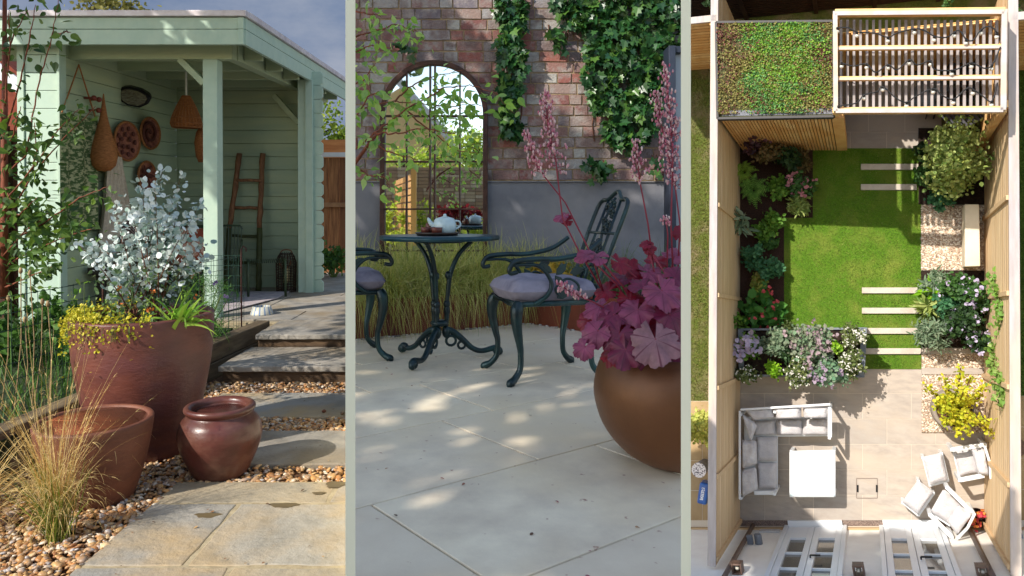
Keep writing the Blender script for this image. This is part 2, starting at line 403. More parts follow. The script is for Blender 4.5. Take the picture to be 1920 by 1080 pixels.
# sleeper edging
def sleeper(a, b, zt, h, name='retaining_sleeper'):
    g = MB(); a = V(a); b = V(b); g.bar((a.x, a.y, zt - h / 2), (b.x, b.y, zt - h / 2), .13, h); return g
g = thing('sleeper_edging', 'weathered timber sleeper edging holding the planted bed beside the steps', 'edging', (-2.5, 5.4, -1.53))
obj('top_sleeper', sleeper((-2.74, 3.35), (-2.385, 7.15), -1.243, .15), oldwood, g, bev=.008)
obj('lower_sleeper', sleeper((-2.735, 3.35), (-2.38, 7.15), -1.397, .135), oldwood, g, bev=.008)
# steps
def step(y0, y1, x0, zb, zt, lb):
    t = thing('garden_step', lb, 'step', (x0 + .5, y0, zb), 'stone-topped timber steps')
    r = MB(); r.box(x0 + .02, -1.0, y0 + .03, y0 + .16, zb, zt - .047); obj('riser', r, riserwood, t, bev=.006)
    s = MB(); slab(s, x0, x0 + 1.3, y0, y1, zt, .045, .008, 0); obj('tread', s, stone_gr, t, bev=.008)
step(5.83, 6.56, -2.30, -1.54, -1.374, 'lower timber step topped with riven grey stone')
step(6.54, 7.3, -2.26, -1.40, -1.26, 'upper timber step topped with riven stone at the patio edge')
# patio in front of and under the shelter
g = MB(); g.box(-4.4, -1.0, 7.25, 12.1, -1.53, -1.281); obj('patio_bed', g, joint, kind='structure')
g = MB(); y = 7.3
rows = [.55, .62, .5, .7, .6, .55, .7]
for k, h in enumerate(rows):
    x = -4.36 + (0 if y > 7 else 0) + random.uniform(0, .1)
    x = -4.36
    while x < -1.1:
        w_ = random.choice([.55, .8, 1.0, .7]); x1 = min(x + w_, -1.0)
        slab(g, x, x1, y, y + h, -1.262, .018, .004, .006); x = x1
    y += h
obj('stone_patio', g, stone_gr, bev=.003, kind='structure')

# ---- the shelter
sh = thing('garden_shelter', 'sage green painted timber shelter with a flat overhanging roof and open corner', 'garden building', (-3.5, 8.5, -1.28))
def boards(mb, axis, a0, a1, c, z0, z1, h=.173, th=.035, sgn=1, start=None):
    z = z0
    while z < z1 - .01:
        zz = min(z + h - .0045, z1)
        if axis == 'x': mb.box(a0, a1, min(c, c + th * sgn), max(c, c + th * sgn), z, zz)
        else: mb.box(min(c, c + th * sgn), max(c, c + th * sgn), a0, a1, z, zz)
        z += h
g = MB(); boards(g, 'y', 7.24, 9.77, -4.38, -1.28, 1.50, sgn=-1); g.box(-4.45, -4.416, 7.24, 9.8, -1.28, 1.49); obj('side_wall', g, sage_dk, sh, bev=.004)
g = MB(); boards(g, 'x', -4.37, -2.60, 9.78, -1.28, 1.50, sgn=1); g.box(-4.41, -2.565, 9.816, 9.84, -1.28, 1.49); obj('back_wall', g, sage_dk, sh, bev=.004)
g = MB(); boards(g, 'x', -4.69, -4.38, 7.24, -1.28, 1.42, sgn=-1); g.box(-4.69, -4.39, 7.242, 7.26, -1.28, 1.42); obj('front_wall', g, sage, sh, bev=.004)
g = MB(); g.box(-4.76, -4.695, 7.19, 7.3, -1.28, 1.42); g.box(-4.378, -4.35, 7.19, 7.3, -1.28, 1.42); obj('corner_trim', g, sage, sh, bev=.004)
g = MB()
z = -1.28
while z < 1.35:                                   # right-hand wall: log-cabin ends with chamfered tips
    zz = z + .168
    g.prism([V((-2.56, 9.3, z)), V((-2.385, 9.3, z)), V((-2.355, 9.3, z + .03)), V((-2.355, 9.3, zz - .03)), V((-2.385, 9.3, zz)), V((-2.56, 9.3, zz))], (0, .04, 0))
    g.box(-2.60, -2.562, 9.342, 9.77, z, zz)
    z += .173
obj('return_wall', g, sage, sh, bev=.003)
g = MB(); g.box(-2.56, -2.47, 9.25, 9.298, -1.28, 1.38); g.box(-2.66, -2.565, 9.28, 9.76, -1.28, 1.38); obj('corner_post', g, sage, sh, bev=.004)
q0 = P1(384, 300, 7.42).x; q1 = P1(413, 300, 7.42).x
g = MB(); g.box(q0 + .0, q1 - .01, 7.38, 7.52, -1.28, 1.30); obj('post', g, sage, sh, bev=.006)
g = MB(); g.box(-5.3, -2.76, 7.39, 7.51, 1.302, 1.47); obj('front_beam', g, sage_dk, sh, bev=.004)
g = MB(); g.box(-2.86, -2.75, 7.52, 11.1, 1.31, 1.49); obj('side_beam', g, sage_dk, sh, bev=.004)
for k in range(6):
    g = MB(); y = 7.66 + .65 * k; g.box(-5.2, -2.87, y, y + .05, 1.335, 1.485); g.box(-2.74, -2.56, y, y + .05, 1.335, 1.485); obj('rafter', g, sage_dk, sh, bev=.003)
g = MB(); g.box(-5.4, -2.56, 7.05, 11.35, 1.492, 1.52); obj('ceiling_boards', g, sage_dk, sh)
g = MB(); g.box(-5.42, -2.53, 7.03, 11.36, 1.522, 1.66); rf = obj('roof', g, felt, sh)
for zt, zb, nm in ((1.618, 1.512, 'fascia_board'), (1.507, 1.367, 'fascia_board')):
    g = MB(); g.box(-5.45, -2.512, 6.985, 7.028, zb, zt); g.box(-2.528, -2.488, 7.0, 11.4, zb - .001, zt - .001); g.box(-2.555, -2.50, 6.97, 7.03, zb - .002, zt + .001)
    obj(nm, g, sage, sh, bev=.003)
g = MB(); g.box(-5.48, -2.47, 6.95, 7.05, 1.625, 1.68); g.box(-2.53, -2.46, 7.05, 11.42, 1.625, 1.68); obj('roof_trim', g, roofm, rf, bev=.004)
for a, b in (((P1(340, 112, 7.44)), P1(386, 158, 7.44)), (P1(516, 180, 9.62), P1(562, 232, 9.62))):
    g = MB(); g.bar(a, b, .06, .10, up=(0, 1, 0)); obj('brace', g, sage_dk, sh, bev=.003)  # darker sage puts the shade under the roof into the brace colour

# ---- things on and in the shelter
rattan = M('rattan', S(176, 112, 62), S(130, 78, 40), 30, .7, .6, 90, stretch=(1, 1, 3))
seagr = M('seagrass_weave', S(170, 108, 84), S(112, 58, 46), 14, .8, .6, 70)
darkm = M('black_metal', S(28, 26, 28), rough=.4, metal=.3)
glow = M('heater_reflector', S(170, 160, 150), S(90, 70, 60), 25, .2, metal=.8, stretch=(1, 1, 8))
XW = -4.38
def onwall(px, py):
    d = XW * F / (px - CX); return P1(px, py, d)
ht = thing('patio_heater', 'black wall-mounted patio heater with a reflective front under the shelter roof', 'heater', onwall(250, 200))
pr = [P1(x, y, 8.38) for x, y in ((221, 170), (229, 164), (244, 163), (266, 169), (281, 178), (284, 186), (279, 196), (262, 203), (240, 199), (226, 190), (220, 180))]
cc_ = sum(pr, V()) / len(pr); g = MB(); g.bar((XW, cc_.y + .16, cc_.z + .06), cc_ + V((-.02, .12, .05)), .05, .05); obj('bracket', g, darkm, ht, bev=.01)
g = MB(); g.prism(pr, (-.04, .12, .04)); obj('casing', g, darkm, ht, bev=.018)
g = MB(); g.prism([cc_ + (p - cc_) * .78 + V((.002, -.008, -.004)) for p in pr], (0, .006, 0)); obj('reflector', g, glow, ht)
def basket(px, py, ry, rz, kind, lb):
    c = onwall(px, py); g = MB(); t = thing('wall_basket', lb, 'wall basket', c + V((0, 0, -rz)), 'woven baskets on the shelter wall')
    vs = [];  R = 10; n = 40; fs = []
    for i in range(R + 1):
        r = i / R
        for k in range(n):
            a = 2 * PI * k / n; vs.append((XW + .02 + .05 * r * r + (.006 if i % 2 else 0), c.y + ry * r * math.cos(a), c.z + rz * r * math.sin(a)))
    for i in range(R):
        for k in range(n): k2 = (k + 1) % n; fs.append((i * n + k, i * n + k2, (i + 1) * n + k2, (i + 1) * n + k))
    g.add(vs, fs); obj('woven_face', g, seagr, t, smooth=True)
    g = MB(); g.tube([(XW + .07, c.y + ry * math.cos(2 * PI * k / 30), c.z + rz * math.sin(2 * PI * k / 30)) for k in range(30)], .014, 6, True); obj('rim', g, rattan, t, smooth=True)
    g = MB()
    if kind == 0:
        for r, m_ in ((.35, 5), (.68, 9)):
            for k in range(m_):
                a = 2 * PI * k / m_ + r; g.blob((XW + .045 + .03 * r, c.y + ry * r * math.cos(a), c.z + rz * r * math.sin(a)), (.012, .03, .03), 6, 4)
    elif kind == 1: g.tube([(XW + .055 + .02 * (k / 40), c.y + ry * (.1 + .8 * k / 40) * math.cos(k * .28), c.z + rz * (.1 + .8 * k / 40) * math.sin(k * .28)) for k in range(40)], .018, 5)
    else:
        for k in range(6):
            a = PI / 3 * k; g.prism([V((XW + .05, c.y, c.z)), V((XW + .06, c.y + ry * .5 * math.cos(a - .3), c.z + rz * .5 * math.sin(a - .3))), V((XW + .08, c.y + ry * .85 * math.cos(a), c.z + rz * .85 * math.sin(a))), V((XW + .06, c.y + ry * .5 * math.cos(a + .3), c.z + rz * .5 * math.sin(a + .3)))], (.008, 0, 0))
    obj('pattern', g, M('basket_dark', S(92, 48, 40), rough=.8), t)
basket(228, 265, .27, .215, 0, 'round basket with a spotted pattern on the shelter side wall')
basket(272, 250, .235, .185, 1, 'round basket with a spiral pattern, nearest the pendant lamp')
basket(265, 330, .21, .17, 2, 'round basket with a petal pattern hanging lowest, behind the silver shrub')
# pegs, rope, net bag, blanket, green hanging
pg = thing('peg_rail', 'row of round wooden pegs on the shelter side wall', 'pegs', onwall(160, 190))
for px, py in ((159, 184), (169, 187), (168, 207)):
    c = onwall(px, py); g = MB(); g.tube([c, c + V((.09, 0, 0))], .012, 8); g.blob(c + V((.1, 0, 0)), .028, 10, 7); obj('peg', g, M('peg_wood', S(120, 50, 36), rough=.4), pg, smooth=True)
c = onwall(172, 252); t = thing('woven_pouch', 'teardrop orange woven pouch hanging on the shelter side wall', 'woven bag', c + V((.1, 0, -.35)))
g = MB(); prof = [(.005, .42), (.015, .34), (.035, .2), (.07, .05), (.112, -.1), (.128, -.2), (.11, -.29), (.06, -.34), (.0, -.35)]
g.lathe([(r, z * 1.05) for r, z in prof[::-1]], c + V((.13, 0, -.02)), 28, .03); obj('pouch_body', g, rattan, t, smooth=True)
c = onwall(200, 372); g = MB(); n = 26; vs = []; fs = []
for i in range(13):
    for k in range(n):
        u = k / (n - 1) - .5; ww = .13 + .2 * (i / 12) ** .8
        vs.append((XW + .09 + .035 * math.sin(k * 1.25 + .2 * i), c.y + u * ww * 2, c.z + .45 - .95 * i / 12))
for i in range(12):
    for k in range(n - 1): fs.append((i * n + k, i * n + k + 1, (i + 1) * n + k + 1, (i + 1) * n + k))
t = thing('throw_blanket', 'beige fringed blanket hanging below the woven pouch', 'blanket', c + V((.1, 0, -.6)))
blk = M('beige_wool', S(204, 188, 168), S(184, 166, 148), 40, .95, .4, 120)
g.add(vs, fs); obj('cloth', g, blk, t, smooth=True)
g = MB()
for k in range(44):
    yy = c.y - .32 + .64 * k / 43; g.tube([(XW + .09, yy, c.z - .49), (XW + .1, yy + random.uniform(-.01, .01), c.z - .6)], .004, 4)
obj('fringe', g, blk, t)
c = onwall(140, 320); g = MB(); n = 12; vs = []; fs = []
for i in range(15):
    for k in range(n): vs.append((XW + .05 + .02 * math.sin(k * 1.3), c.y - .32 + .62 * k / (n - 1), c.z + .55 - 1.15 * i / 14))
for i in range(14):
    for k in range(n - 1): fs.append((i * n + k, i * n + k + 1, (i + 1) * n + k + 1, (i + 1) * n + k))
g.add(vs, fs); t = thing('hanging_textile', 'mottled green and cream textile hung by a cord on the shelter side wall', 'hanging textile', c + V((.05, 0, -.6)))
obj('cloth', g, M('mottled_green_weave', S(70, 92, 52), S(170, 170, 130), 14, .95, .5, 60, stretch=(1, 1, 2.5), lo=.48, hi=.56), t, smooth=True)
g = MB(); pk = onwall(142, 122) + V((.04, 0, 0)); g.tube([c + V((.06, -.3, .55)), pk, c + V((.06, .28, .55))], .008, 5); obj('cord', g, rattan, t)
# pendant lamps
def pendant(px, py, d, R, H, lb):
    c = P1(px, py, d); t = thing('pendant_lamp', lb, 'pendant lamp', c + V((0, 0, -H / 2)), 'rattan pendant lamps under the shelter roof')
    prof = [(.25, .5), (.34, .42), (.62, .15), (.92, -.2), (1.0, -.38), (.9, -.5)]
    for k in range(26):
        a = 2 * PI * k / 26; g = g0 if k else MB(); g0 = g
        g.tube([c + V((R * r * math.cos(a), R * r * math.sin(a), H * z)) for r, z in prof], .0075, 4)
    for r, z in prof: g0.tube([c + V((R * r * math.cos(k * PI / 12), R * r * math.sin(k * PI / 12), H * z)) for k in range(24)], .008, 5, True)
    ls = obj('lamp_shade', g0, rattan, t)
    g = MB(); g.lathe([(R * r * .965, H * z) for r, z in prof[::-1]], c, 26); obj('shade_lining', g, M('rattan_lining', S(168, 104, 58), rough=.9, trans=.3), ls, smooth=True)
    g = MB(); g.tube([c + V((0, 0, H * .45)), V((c.x, c.y, 1.49))], .012, 6); obj('cord', g, M('white_cord', S(220, 216, 205), rough=.6), t)
pendant(350, 210, 8.7, .17, .36, 'rattan pendant lamp hanging left of the front post')
c = P1(384, 268, 8.9); t = thing('hanging_basket_lamp', 'brown domed woven shade hanging half behind the front post', 'pendant lamp', c + V((0, 0, -.25)))
g = MB(); g.lathe([(.02, -.22), (.07, -.23), (.1, -.15), (.115, 0), (.095, .12), (.05, .2), (.012, .23)], c, 24); obj('lamp_shade', g, rattan, t, smooth=True)
g = MB(); g.tube([c + V((0, 0, .2)), V((c.x, c.y, 1.49))], .008, 5); obj('cord', g, rattan, t)
# ladder
yl = 9.66; ld = thing('wooden_ladder', 'rustic pole ladder with green-dipped feet leaning on the back wall', 'ladder', P1(455, 545, 9.5))
polem = M('barked_pole', S(150, 104, 70), S(112, 74, 48), 8, .7, .5, 20, stretch=(3, 3, .8)); dipm = M('olive_paint', S(84, 86, 44), S(66, 68, 36), 8, .6)
def jl(a, b, r, n=9):
    return [V(a).lerp(V(b), i / n) + V((random.uniform(-.006, .006),) * 1 + (0, random.uniform(-.006, .006))) for i in range(n + 1)]
for a, m_, b in ((P1(450, 288, 9.7), P1(430, 428, 9.6), P1(422, 545, 9.42)), (P1(493, 288, 9.7), P1(486, 428, 9.6), P1(484, 546, 9.42))):
    g = MB(); g.tube(jl(a, m_, 1), [.034 + .004 * math.sin(i * 2) for i in range(10)], 9); obj('rail', g, polem, ld, smooth=True)
    g = MB(); g.tube(jl(m_, b, 1), .036, 9); obj('rail', g, dipm, ld, smooth=True)
for (x0, x1, y, m_) in ((442, 491, 338, polem), (437, 489, 389, polem), (432, 487, 442, dipm), (425, 486, 492, dipm)):
    g = MB(); g.tube(jl(P1(x0, y, 9.64), P1(x1, y + 1, 9.64), 1, 5), .021, 7); obj('rung', g, m_, ld, smooth=True)
# lantern
c = P1(536, 545, 9.35); c.z = -1.262; t = thing('wicker_lantern', 'tall dark wicker lantern with a cream candle on the patio by the back wall', 'lantern', c)
wk = M('dark_wicker', S(74, 50, 34), S(48, 32, 22), 20, .7); g = MB(); prof = [(.115, 0), (.12, .2), (.122, .36), (.10, .44), (.07, .49)]
for k in range(18):
    a = 2 * PI * k / 18; g.tube([c + V((r * math.cos(a), r * math.sin(a), z)) for r, z in prof], .0045, 4)
for i in range(15):
    z = .01 + .46 * i / 14; r = np.interp(z, [p[1] for p in prof], [p[0] for p in prof]); g.tube([c + V((r * math.cos(k * PI / 9), r * math.sin(k * PI / 9), z)) for k in range(18)], .0045, 4, True)
obj('wicker_frame', g, wk, t)
g = MB(); g.tube([c + V((.07 * math.cos(a), .01, .49 + .035 * math.sin(a))) for a in np.linspace(0, PI, 9)], .008, 5); g.tube([c + V((.075 * math.cos(a), -.05, .40 - .10 * math.sin(a))) for a in np.linspace(0, PI, 11)], .009, 5); obj('handle', g, polem, t)
g = MB(); g.lathe([(.042, .12), (.043, .3), (.03, .305)], c, 16); obj('candle', g, M('cream_candle', S(226, 206, 150), rough=.5), t, smooth=True)
# rug and dog bowl
rugm = M('faded_rug', S(190, 178, 176), S(150, 140, 148), 12, .95, .3, 60)
g = MB(); q = [P1(472, 580, 0)] ; zr = -1.25
def onz(px, py, z): return P1(px, py, z * F / (358 - py))
rp = [onz(px, py, zr) for px, py in ((392, 548), (542, 548), (520, 560), (474, 572), (400, 590), (380, 570))]
g.prism(rp, (0, 0, .008)); obj('rug', g, rugm, label='pale patterned rug on the patio under the shelter', cat='rug')
c = onz(490, 590, -1.262); t = thing('dog_bowl', 'striped blue and cream ceramic dog bowl on the patio edge', 'bowl', c)
g = MB(); g.lathe([(.115, 0), (.112, .015), (.088, .085), (.08, .085), (.075, .03), (0, .028)], c, 32)
bm_ = bpy.data.materials.new('bowl_stripes'); bm_.use_nodes = True; N = bm_.node_tree.nodes; Lk = bm_.node_tree.links
tc = N.new('ShaderNodeTexCoord'); sp = N.new('ShaderNodeSeparateXYZ'); at = N.new('ShaderNodeMath'); at.operation = 'ARCTAN2'; Lk.new(tc.outputs['Object'], sp.inputs[0]); Lk.new(sp.outputs[0], at.inputs[0]); Lk.new(sp.outputs[1], at.inputs[1])
mu = N.new('ShaderNodeMath'); mu.operation = 'MULTIPLY'; mu.inputs[1].default_value = 13; Lk.new(at.outputs[0], mu.inputs[0]); si = N.new('ShaderNodeMath'); si.operation = 'SINE'; Lk.new(mu.outputs[0], si.inputs[0])
cr = N.new('ShaderNodeValToRGB'); e = cr.color_ramp.elements; e[0].color = S(196, 192, 176); e[1].color = S(120, 140, 168); e[0].position = .3; e[1].position = .8; Lk.new(si.outputs[0], cr.inputs[0]); Lk.new(cr.outputs[0], N['Principled BSDF'].inputs['Base Color']); N['Principled BSDF'].inputs['Roughness'].default_value = .25
obj('bowl_body', g, bm_, t, smooth=True)
# green string garden chair(s) under the shelter
olive = M('olive_metal', S(62, 78, 50), S(50, 62, 42), 8, .45, spec=.5)
def string_chair(c, rz, lb, w_=.5, dp=.5, back=True):
    R = Matrix.Rotation(rz, 3, 'Z'); c = V(c); T = lambda x, y, z: c + R @ V((x, y, z))
    t = thing('garden_chair', lb, 'chair', c, 'olive metal string chairs')
    g = MB()
    for s in (-1, 1):
        g = MB(); g.tube([T(s * w_ / 2, -dp / 2, 0), T(s * w_ / 2, -dp / 2, .3), T(s * w_ / 2, -dp / 2 + .03, .38), T(s * w_ / 2, -dp / 2 + .1, .42), T(s * w_ / 2, dp / 2, .42), T(s * w_ / 2, dp / 2 + .04, .2), T(s * w_ / 2, dp / 2 + .06, 0)], .015, 7); obj('leg_frame', g, olive, t, smooth=True)
        if back:
            g = MB(); g.tube([T(s * w_ / 2, -dp / 2 + .1, .42), T(s * (w_ / 2 + .04), -dp / 2 + .05, .6), T(s * (w_ / 2 + .04), 0, .66), T(s * (w_ / 2 + .02), dp / 2, .66)], .013, 7); obj('armrest', g, olive, t, smooth=True)
    g = MB()
    for k in range(19): x = -w_ / 2 + w_ * k / 18; g.tube([T(x, -dp / 2 + .06, .405), T(x, 0, .395), T(x, dp / 2, .42)], .006, 4)
    obj('seat', g, olive, t)
    if back:
        g = MB()
        for k in range(15):
            x = -w_ / 2 + w_ * k / 14; g.tube([T(x, dp / 2, .42), T(x * 1.05, dp / 2 + .06, .6), T(x * 1.08, dp / 2 + .12, .82)], .006, 4)
        g.tube([T(-w_ / 2 * 1.1, dp / 2 + .12, .78), T(-w_ / 2, dp / 2 + .13, .83), T(w_ / 2, dp / 2 + .13, .83), T(w_ / 2 * 1.1, dp / 2 + .12, .78)], .014, 6); obj('backrest', g, olive, t)
    return T
q = onz(497, 556, -1.262)
string_chair((q.x - .02, q.y + .1, -1.262), .35, 'low olive string stool with bent legs beside the wicker lantern', .42, .4, False)
q = onz(405, 556, -1.262); string_chair((q.x, q.y + .0, -1.262), .3, 'olive string armchair half hidden behind the front post')
q = onz(335, 560, -1.262); string_chair((q.x - .1, q.y - .1, -1.262), -.4, 'olive string armchair behind the silver shrub')
def cushion(c, sx, sy, sz, R, m_, name, lb, cat, group=None):
    n = 20; vs = []; fs = []
    for s in (1, -1):
        for i in range(n):
            for k in range(n):
                u = i / (n - 1) * 2 - 1; v = k / (n - 1) * 2 - 1; e = (1 - abs(u) ** 5) * (1 - abs(v) ** 5)
                pin = 1 - .07 * (1 - abs(u)) * 0 - .06 * (1 - v * v) * abs(u) - 0
                vs.append(V(c) + R @ V((u * sx / 2 * (1 - .03 * (1 - v * v)) * (1 - .10 * u * u * v * v), v * sy / 2 * (1 - .03 * (1 - u * u)) * (1 - .10 * u * u * v * v), s * sz / 2 * (e ** .42) * (1 + .07 * math.sin(5 * u + 3 * v + s) + .04 * math.sin(11 * u - 6 * v)))))
    for b in (0, n * n):
        for i in range(n - 1):
            for k in range(n - 1):
                f = (b + i * n + k, b + (i + 1) * n + k, b + (i + 1) * n + k + 1, b + i * n + k + 1); fs.append(f if b == 0 else f[::-1])
    g = MB(); g.add(vs, fs); return g
strp = M('striped_cushion', S(150, 128, 116), S(70, 54, 52), 1, .9); 
wv = strp.node_tree.nodes.new('ShaderNodeTexWave'); wv.inputs['Scale'].default_value = 14; wv.bands_direction = 'DIAGONAL'; tcn = strp.node_tree.nodes.new('ShaderNodeTexCoord'); strp.node_tree.links.new(tcn.outputs['Object'], wv.inputs[0])
for l in strp.node_tree.links[:]:
    if l.to_node.type == 'MIX' and l.to_socket.name == 'Factor': strp.node_tree.links.new(wv.outputs[1], l.to_socket); break
obj('scatter_cushion', cushion(P1(212, 445, 8.2), .5, .45, .16, Matrix.Rotation(.9, 3, 'X') @ Matrix.Rotation(.5, 3, 'Z'), strp, '', '', ''), strp, smooth=True, label='striped brown cushion propped on the bench by the side wall', cat='cushion')
obj('scatter_cushion', cushion(P1(362, 462, 8.4), .45, .45, .15, Matrix.Rotation(1.2, 3, 'X'), strp, '', '', ''), M('patterned_rust', S(190, 150, 130), S(140, 70, 50), 7, .9, lo=.48, hi=.52), smooth=True, label='rust and cream patterned cushion just left of the front post', cat='cushion')
g = MB(); bx = P1(200, 520, 8.2); g.box(-4.33, -3.75, 7.6, 9.3, -.86, -.78); 
for yy in (7.7, 9.15): g.box(-4.3, -4.22, yy, yy + .07, -1.262, -.861); g.box(-3.86, -3.78, yy, yy + .07, -1.262, -.861)
obj('bench', g, M('dark_bench', S(60, 52, 44), rough=.7), bev=.008, label='low dark bench along the shelter side wall', cat='bench')

# ---- pots
def pot(name, c, prof, m_, lb, cat, inner=None, soilz=None, wob=.006, rimr=None):
    t = thing(name, lb, cat, c); g = MB(); g.lathe(prof, c, 64, wob); obj('pot_body', g, m_, t, smooth=True)
    if inner: g = MB(); g.lathe(inner, c, 64, wob); obj('pot_interior', g, terr_in if name != 'round_jar' else jarm, t, smooth=True)
    if soilz: g = MB(); g.lathe([(0, soilz[1] + .03), (soilz[0] * .5, soilz[1] + .02), (soilz[0], soilz[1])], c, 40, .01); obj('soil', g, soil, t, smooth=True)
    return t
C1 = V((-2.14, 4.33, -1.52))
pot('tall_planter', C1, [(.23, 0), (.25, .02), (.29, .17), (.335, .36), (.365, .53), (.378, .68), (.382, .79), (.378, .808), (.36, .812), (.345, .80), (.342, .72)], terr, 'tall red-brown glazed planter holding the silver-leaved shrub', 'planter', None, (.345, .74))
C2 = V((-2.06, 3.67, -1.52))
pot('wide_planter', C2, [(.165, 0), (.18, .02), (.215, .12), (.245, .24), (.262, .34), (.268, .385), (.262, .396), (.245, .396), (.236, .385)], terr2, 'wide matt terracotta planter, lowest of the group, behind the feather grass', 'planter', [(.236, .385), (.232, .3), (.225, .24)], (.228, .27))
C3 = V((-1.562, 3.98, -1.515))
pot('round_jar', C3, [(.125, 0), (.138, .012), (.18, .10), (.208, .18), (.214, .235), (.198, .29), (.168, .325), (.164, .334), (.176, .345), (.182, .358), (.176, .372), (.158, .374), (.142, .36), (.138, .34)], jarm, 'glossy brown pot-bellied jar with a rolled rim, empty, beside the slabs', 'jar', [(.138, .34), (.16, .3), (.19, .22), (.16, .08), (0, .05)])

# ---- plants of the group
silver = M('silver_leaf', S(176, 196, 192), rough=.55, island=L4((170, 190, 186), (232, 238, 236), (130, 156, 146), (220, 228, 226), (112, 142, 120)), trans=.2)
stem_br = M('brown_stem', S(116, 70, 48), S(80, 52, 36), 20, .7)
stem_gr = M('green_stem', S(92, 110, 52), rough=.7)
lime = M('yellow_creeper_leaf', S(190, 186, 40), island=L4((206, 196, 44), (170, 168, 30), (222, 206, 70), (140, 146, 30)), trans=.3)
strap = M('strap_leaf', S(120, 170, 50), island=L4((126, 176, 54), (166, 196, 80), (92, 146, 40)), trans=.3, rough=.4)
t = thing('silver_shrub', 'silver-leaved shrub with small round leaves growing in the tall planter', 'shrub', C1 + V((0, 0, .76)))
st = MB(); pts = []; top = C1 + V((0, 0, .76))
tips = [(305, 322), (340, 330), (268, 338), (240, 372), (372, 385), (376, 455), (330, 380), (290, 400), (225, 420), (200, 470), (345, 440), (290, 350), (255, 450), (150, 462), (175, 460), (320, 470), (360, 410), (230, 510), (265, 500), (310, 420), (380, 488), (215, 385)]
for (px, py) in tips:
    tip = P1(px, py, 4.33 + random.uniform(-.3, .25)); b = top + V((random.uniform(-.1, .1), random.uniform(-.1, .1), 0)); m_ = b.lerp(tip, .5) + V((random.uniform(-.04, .04), random.uniform(-.04, .04), .05))
    cv = [b * (1 - s) ** 2 + m_ * 2 * s * (1 - s) + tip * s * s for s in np.linspace(0, 1, 14)]
    st.tube(cv, [.005 * (1 - .8 * i / 13) for i in range(14)], 5)
    for i in range(4, 14):
        for _ in range(8 if i > 7 else 3): pts.append(cv[i] + V([random.gauss(0, .026) for _ in range(3)]))
obj('stems', st, stem_br, t, smooth=True)
g = MB(); leaves(g, pts, .028, DISC, nrm=(0, -.3, .3), nb=.5, fold=.1, sv=.5); obj('foliage', g, silver, t)
pts = []
for k in range(420): a = random.uniform(0, 6.28); r = random.uniform(.02, .3); pts.append(top + V((r * math.cos(a) + .02, r * math.sin(a), random.uniform(.02, .36))))
g = MB(); leaves(g, pts, .03, OVATE, nrm=(0, -.3, .3), nb=.5); obj('inner_foliage', g, M('grey_green_leaf', S(104, 128, 84), island=L4((104, 130, 84), (70, 100, 60), (140, 156, 110)), trans=.3), t)
# trailing creeper
t = thing('yellow_creeper', 'yellow-green creeper spilling over the left rim of the tall planter', 'trailing plant', C1 + V((-.2, -.2, .7))); pts = []
for k in range(2600):
    a = random.uniform(2.1, 5.3); r = .30 + abs(random.gauss(0, .07)); z = .82 + random.gauss(0, .022)
    w_ = math.exp(-((a - 3.9) / .8) ** 2)
    if r > .37: z -= (r - .37) * random.uniform(.5, 2.2)
    if random.random() < .25 + w_: pts.append(C1 + V((min(r, .42 if a < 4.6 else .40) * math.cos(a), min(r, .41) * math.sin(a), z)))
for k in range(16):
    a = random.uniform(3.0, 5.2); L_ = random.uniform(.03, .16)
    for i in range(int(L_ / .009)): pts.append(C1 + V(((.386 + random.uniform(0, .012)) * math.cos(a + .05 * math.sin(i)), (.386 + random.uniform(0, .012)) * math.sin(a + .05 * math.sin(i)), .80 - i * .009)))
g = MB(); leaves(g, pts, .016, ROUND, nrm=(-.3, -.4, .6), nb=.7); obj('foliage', g, lime, t)
g = MB()
for k in range(20):
    a = random.uniform(2.8, 5.2); g.tube([C1 + V((r * math.cos(a), r * math.sin(a), z)) for r, z in ((.25, .77), (.345, .815), (.392, .79), (.394, .72))], .0018, 4)
obj('stems', g, stem_gr, t)
c = P1(330, 596, 4.15); c.z = -.74; t = thing('strap_leaf_plant', 'bright green strap-leaved plant at the right rim of the tall planter', 'plant', c)
B = np.array([[c.x + random.gauss(0, .025), c.y + random.gauss(0, .025), -.76] for _ in range(34)]); D = np.stack([rng.normal(.25, .55, 34), rng.normal(-.1, .45, 34), np.full(34, .9)], 1)
g = MB(); blades(g, B, D, rng.uniform(.24, .40, 34), .022, rng.uniform(.1, .75, 34), 7); obj('foliage', g, strap, t, smooth=True)
t = thing('spent_flower_stems', 'thin leafy flower stems with small orange blooms low in the tall planter', 'plant', C1 + V((.0, 0, .74))); pts = []; g = MB(); fl = []
for k in range(26):
    b = C1 + V((random.uniform(-.28, .28), random.uniform(-.28, .2), .75)); tip = b + V((random.uniform(-.12, .12), random.uniform(-.1, .1), random.uniform(.1, .3))); g.tube([b, b.lerp(tip, .5) + V((random.uniform(-.02, .02), 0, .01)), tip], .002, 4)
    for _ in range(12): pts.append(b.lerp(tip, random.random()) + V((random.gauss(0, .02), random.gauss(0, .02), 0)))
    if k % 3 == 0: fl.append(tip)
obj('stems', g, stem_gr, t); g = MB(); leaves(g, pts, .028, LONG); obj('foliage', g, strap, t)
om_ = M('orange_petals', S(216, 120, 50), rough=.6, trans=.2)
for f in fl: g = MB(); leaves(g, [f + V([random.gauss(0, .005) for _ in range(3)]) for _ in range(6)], .014, DISC); obj('flower', g, om_, t)
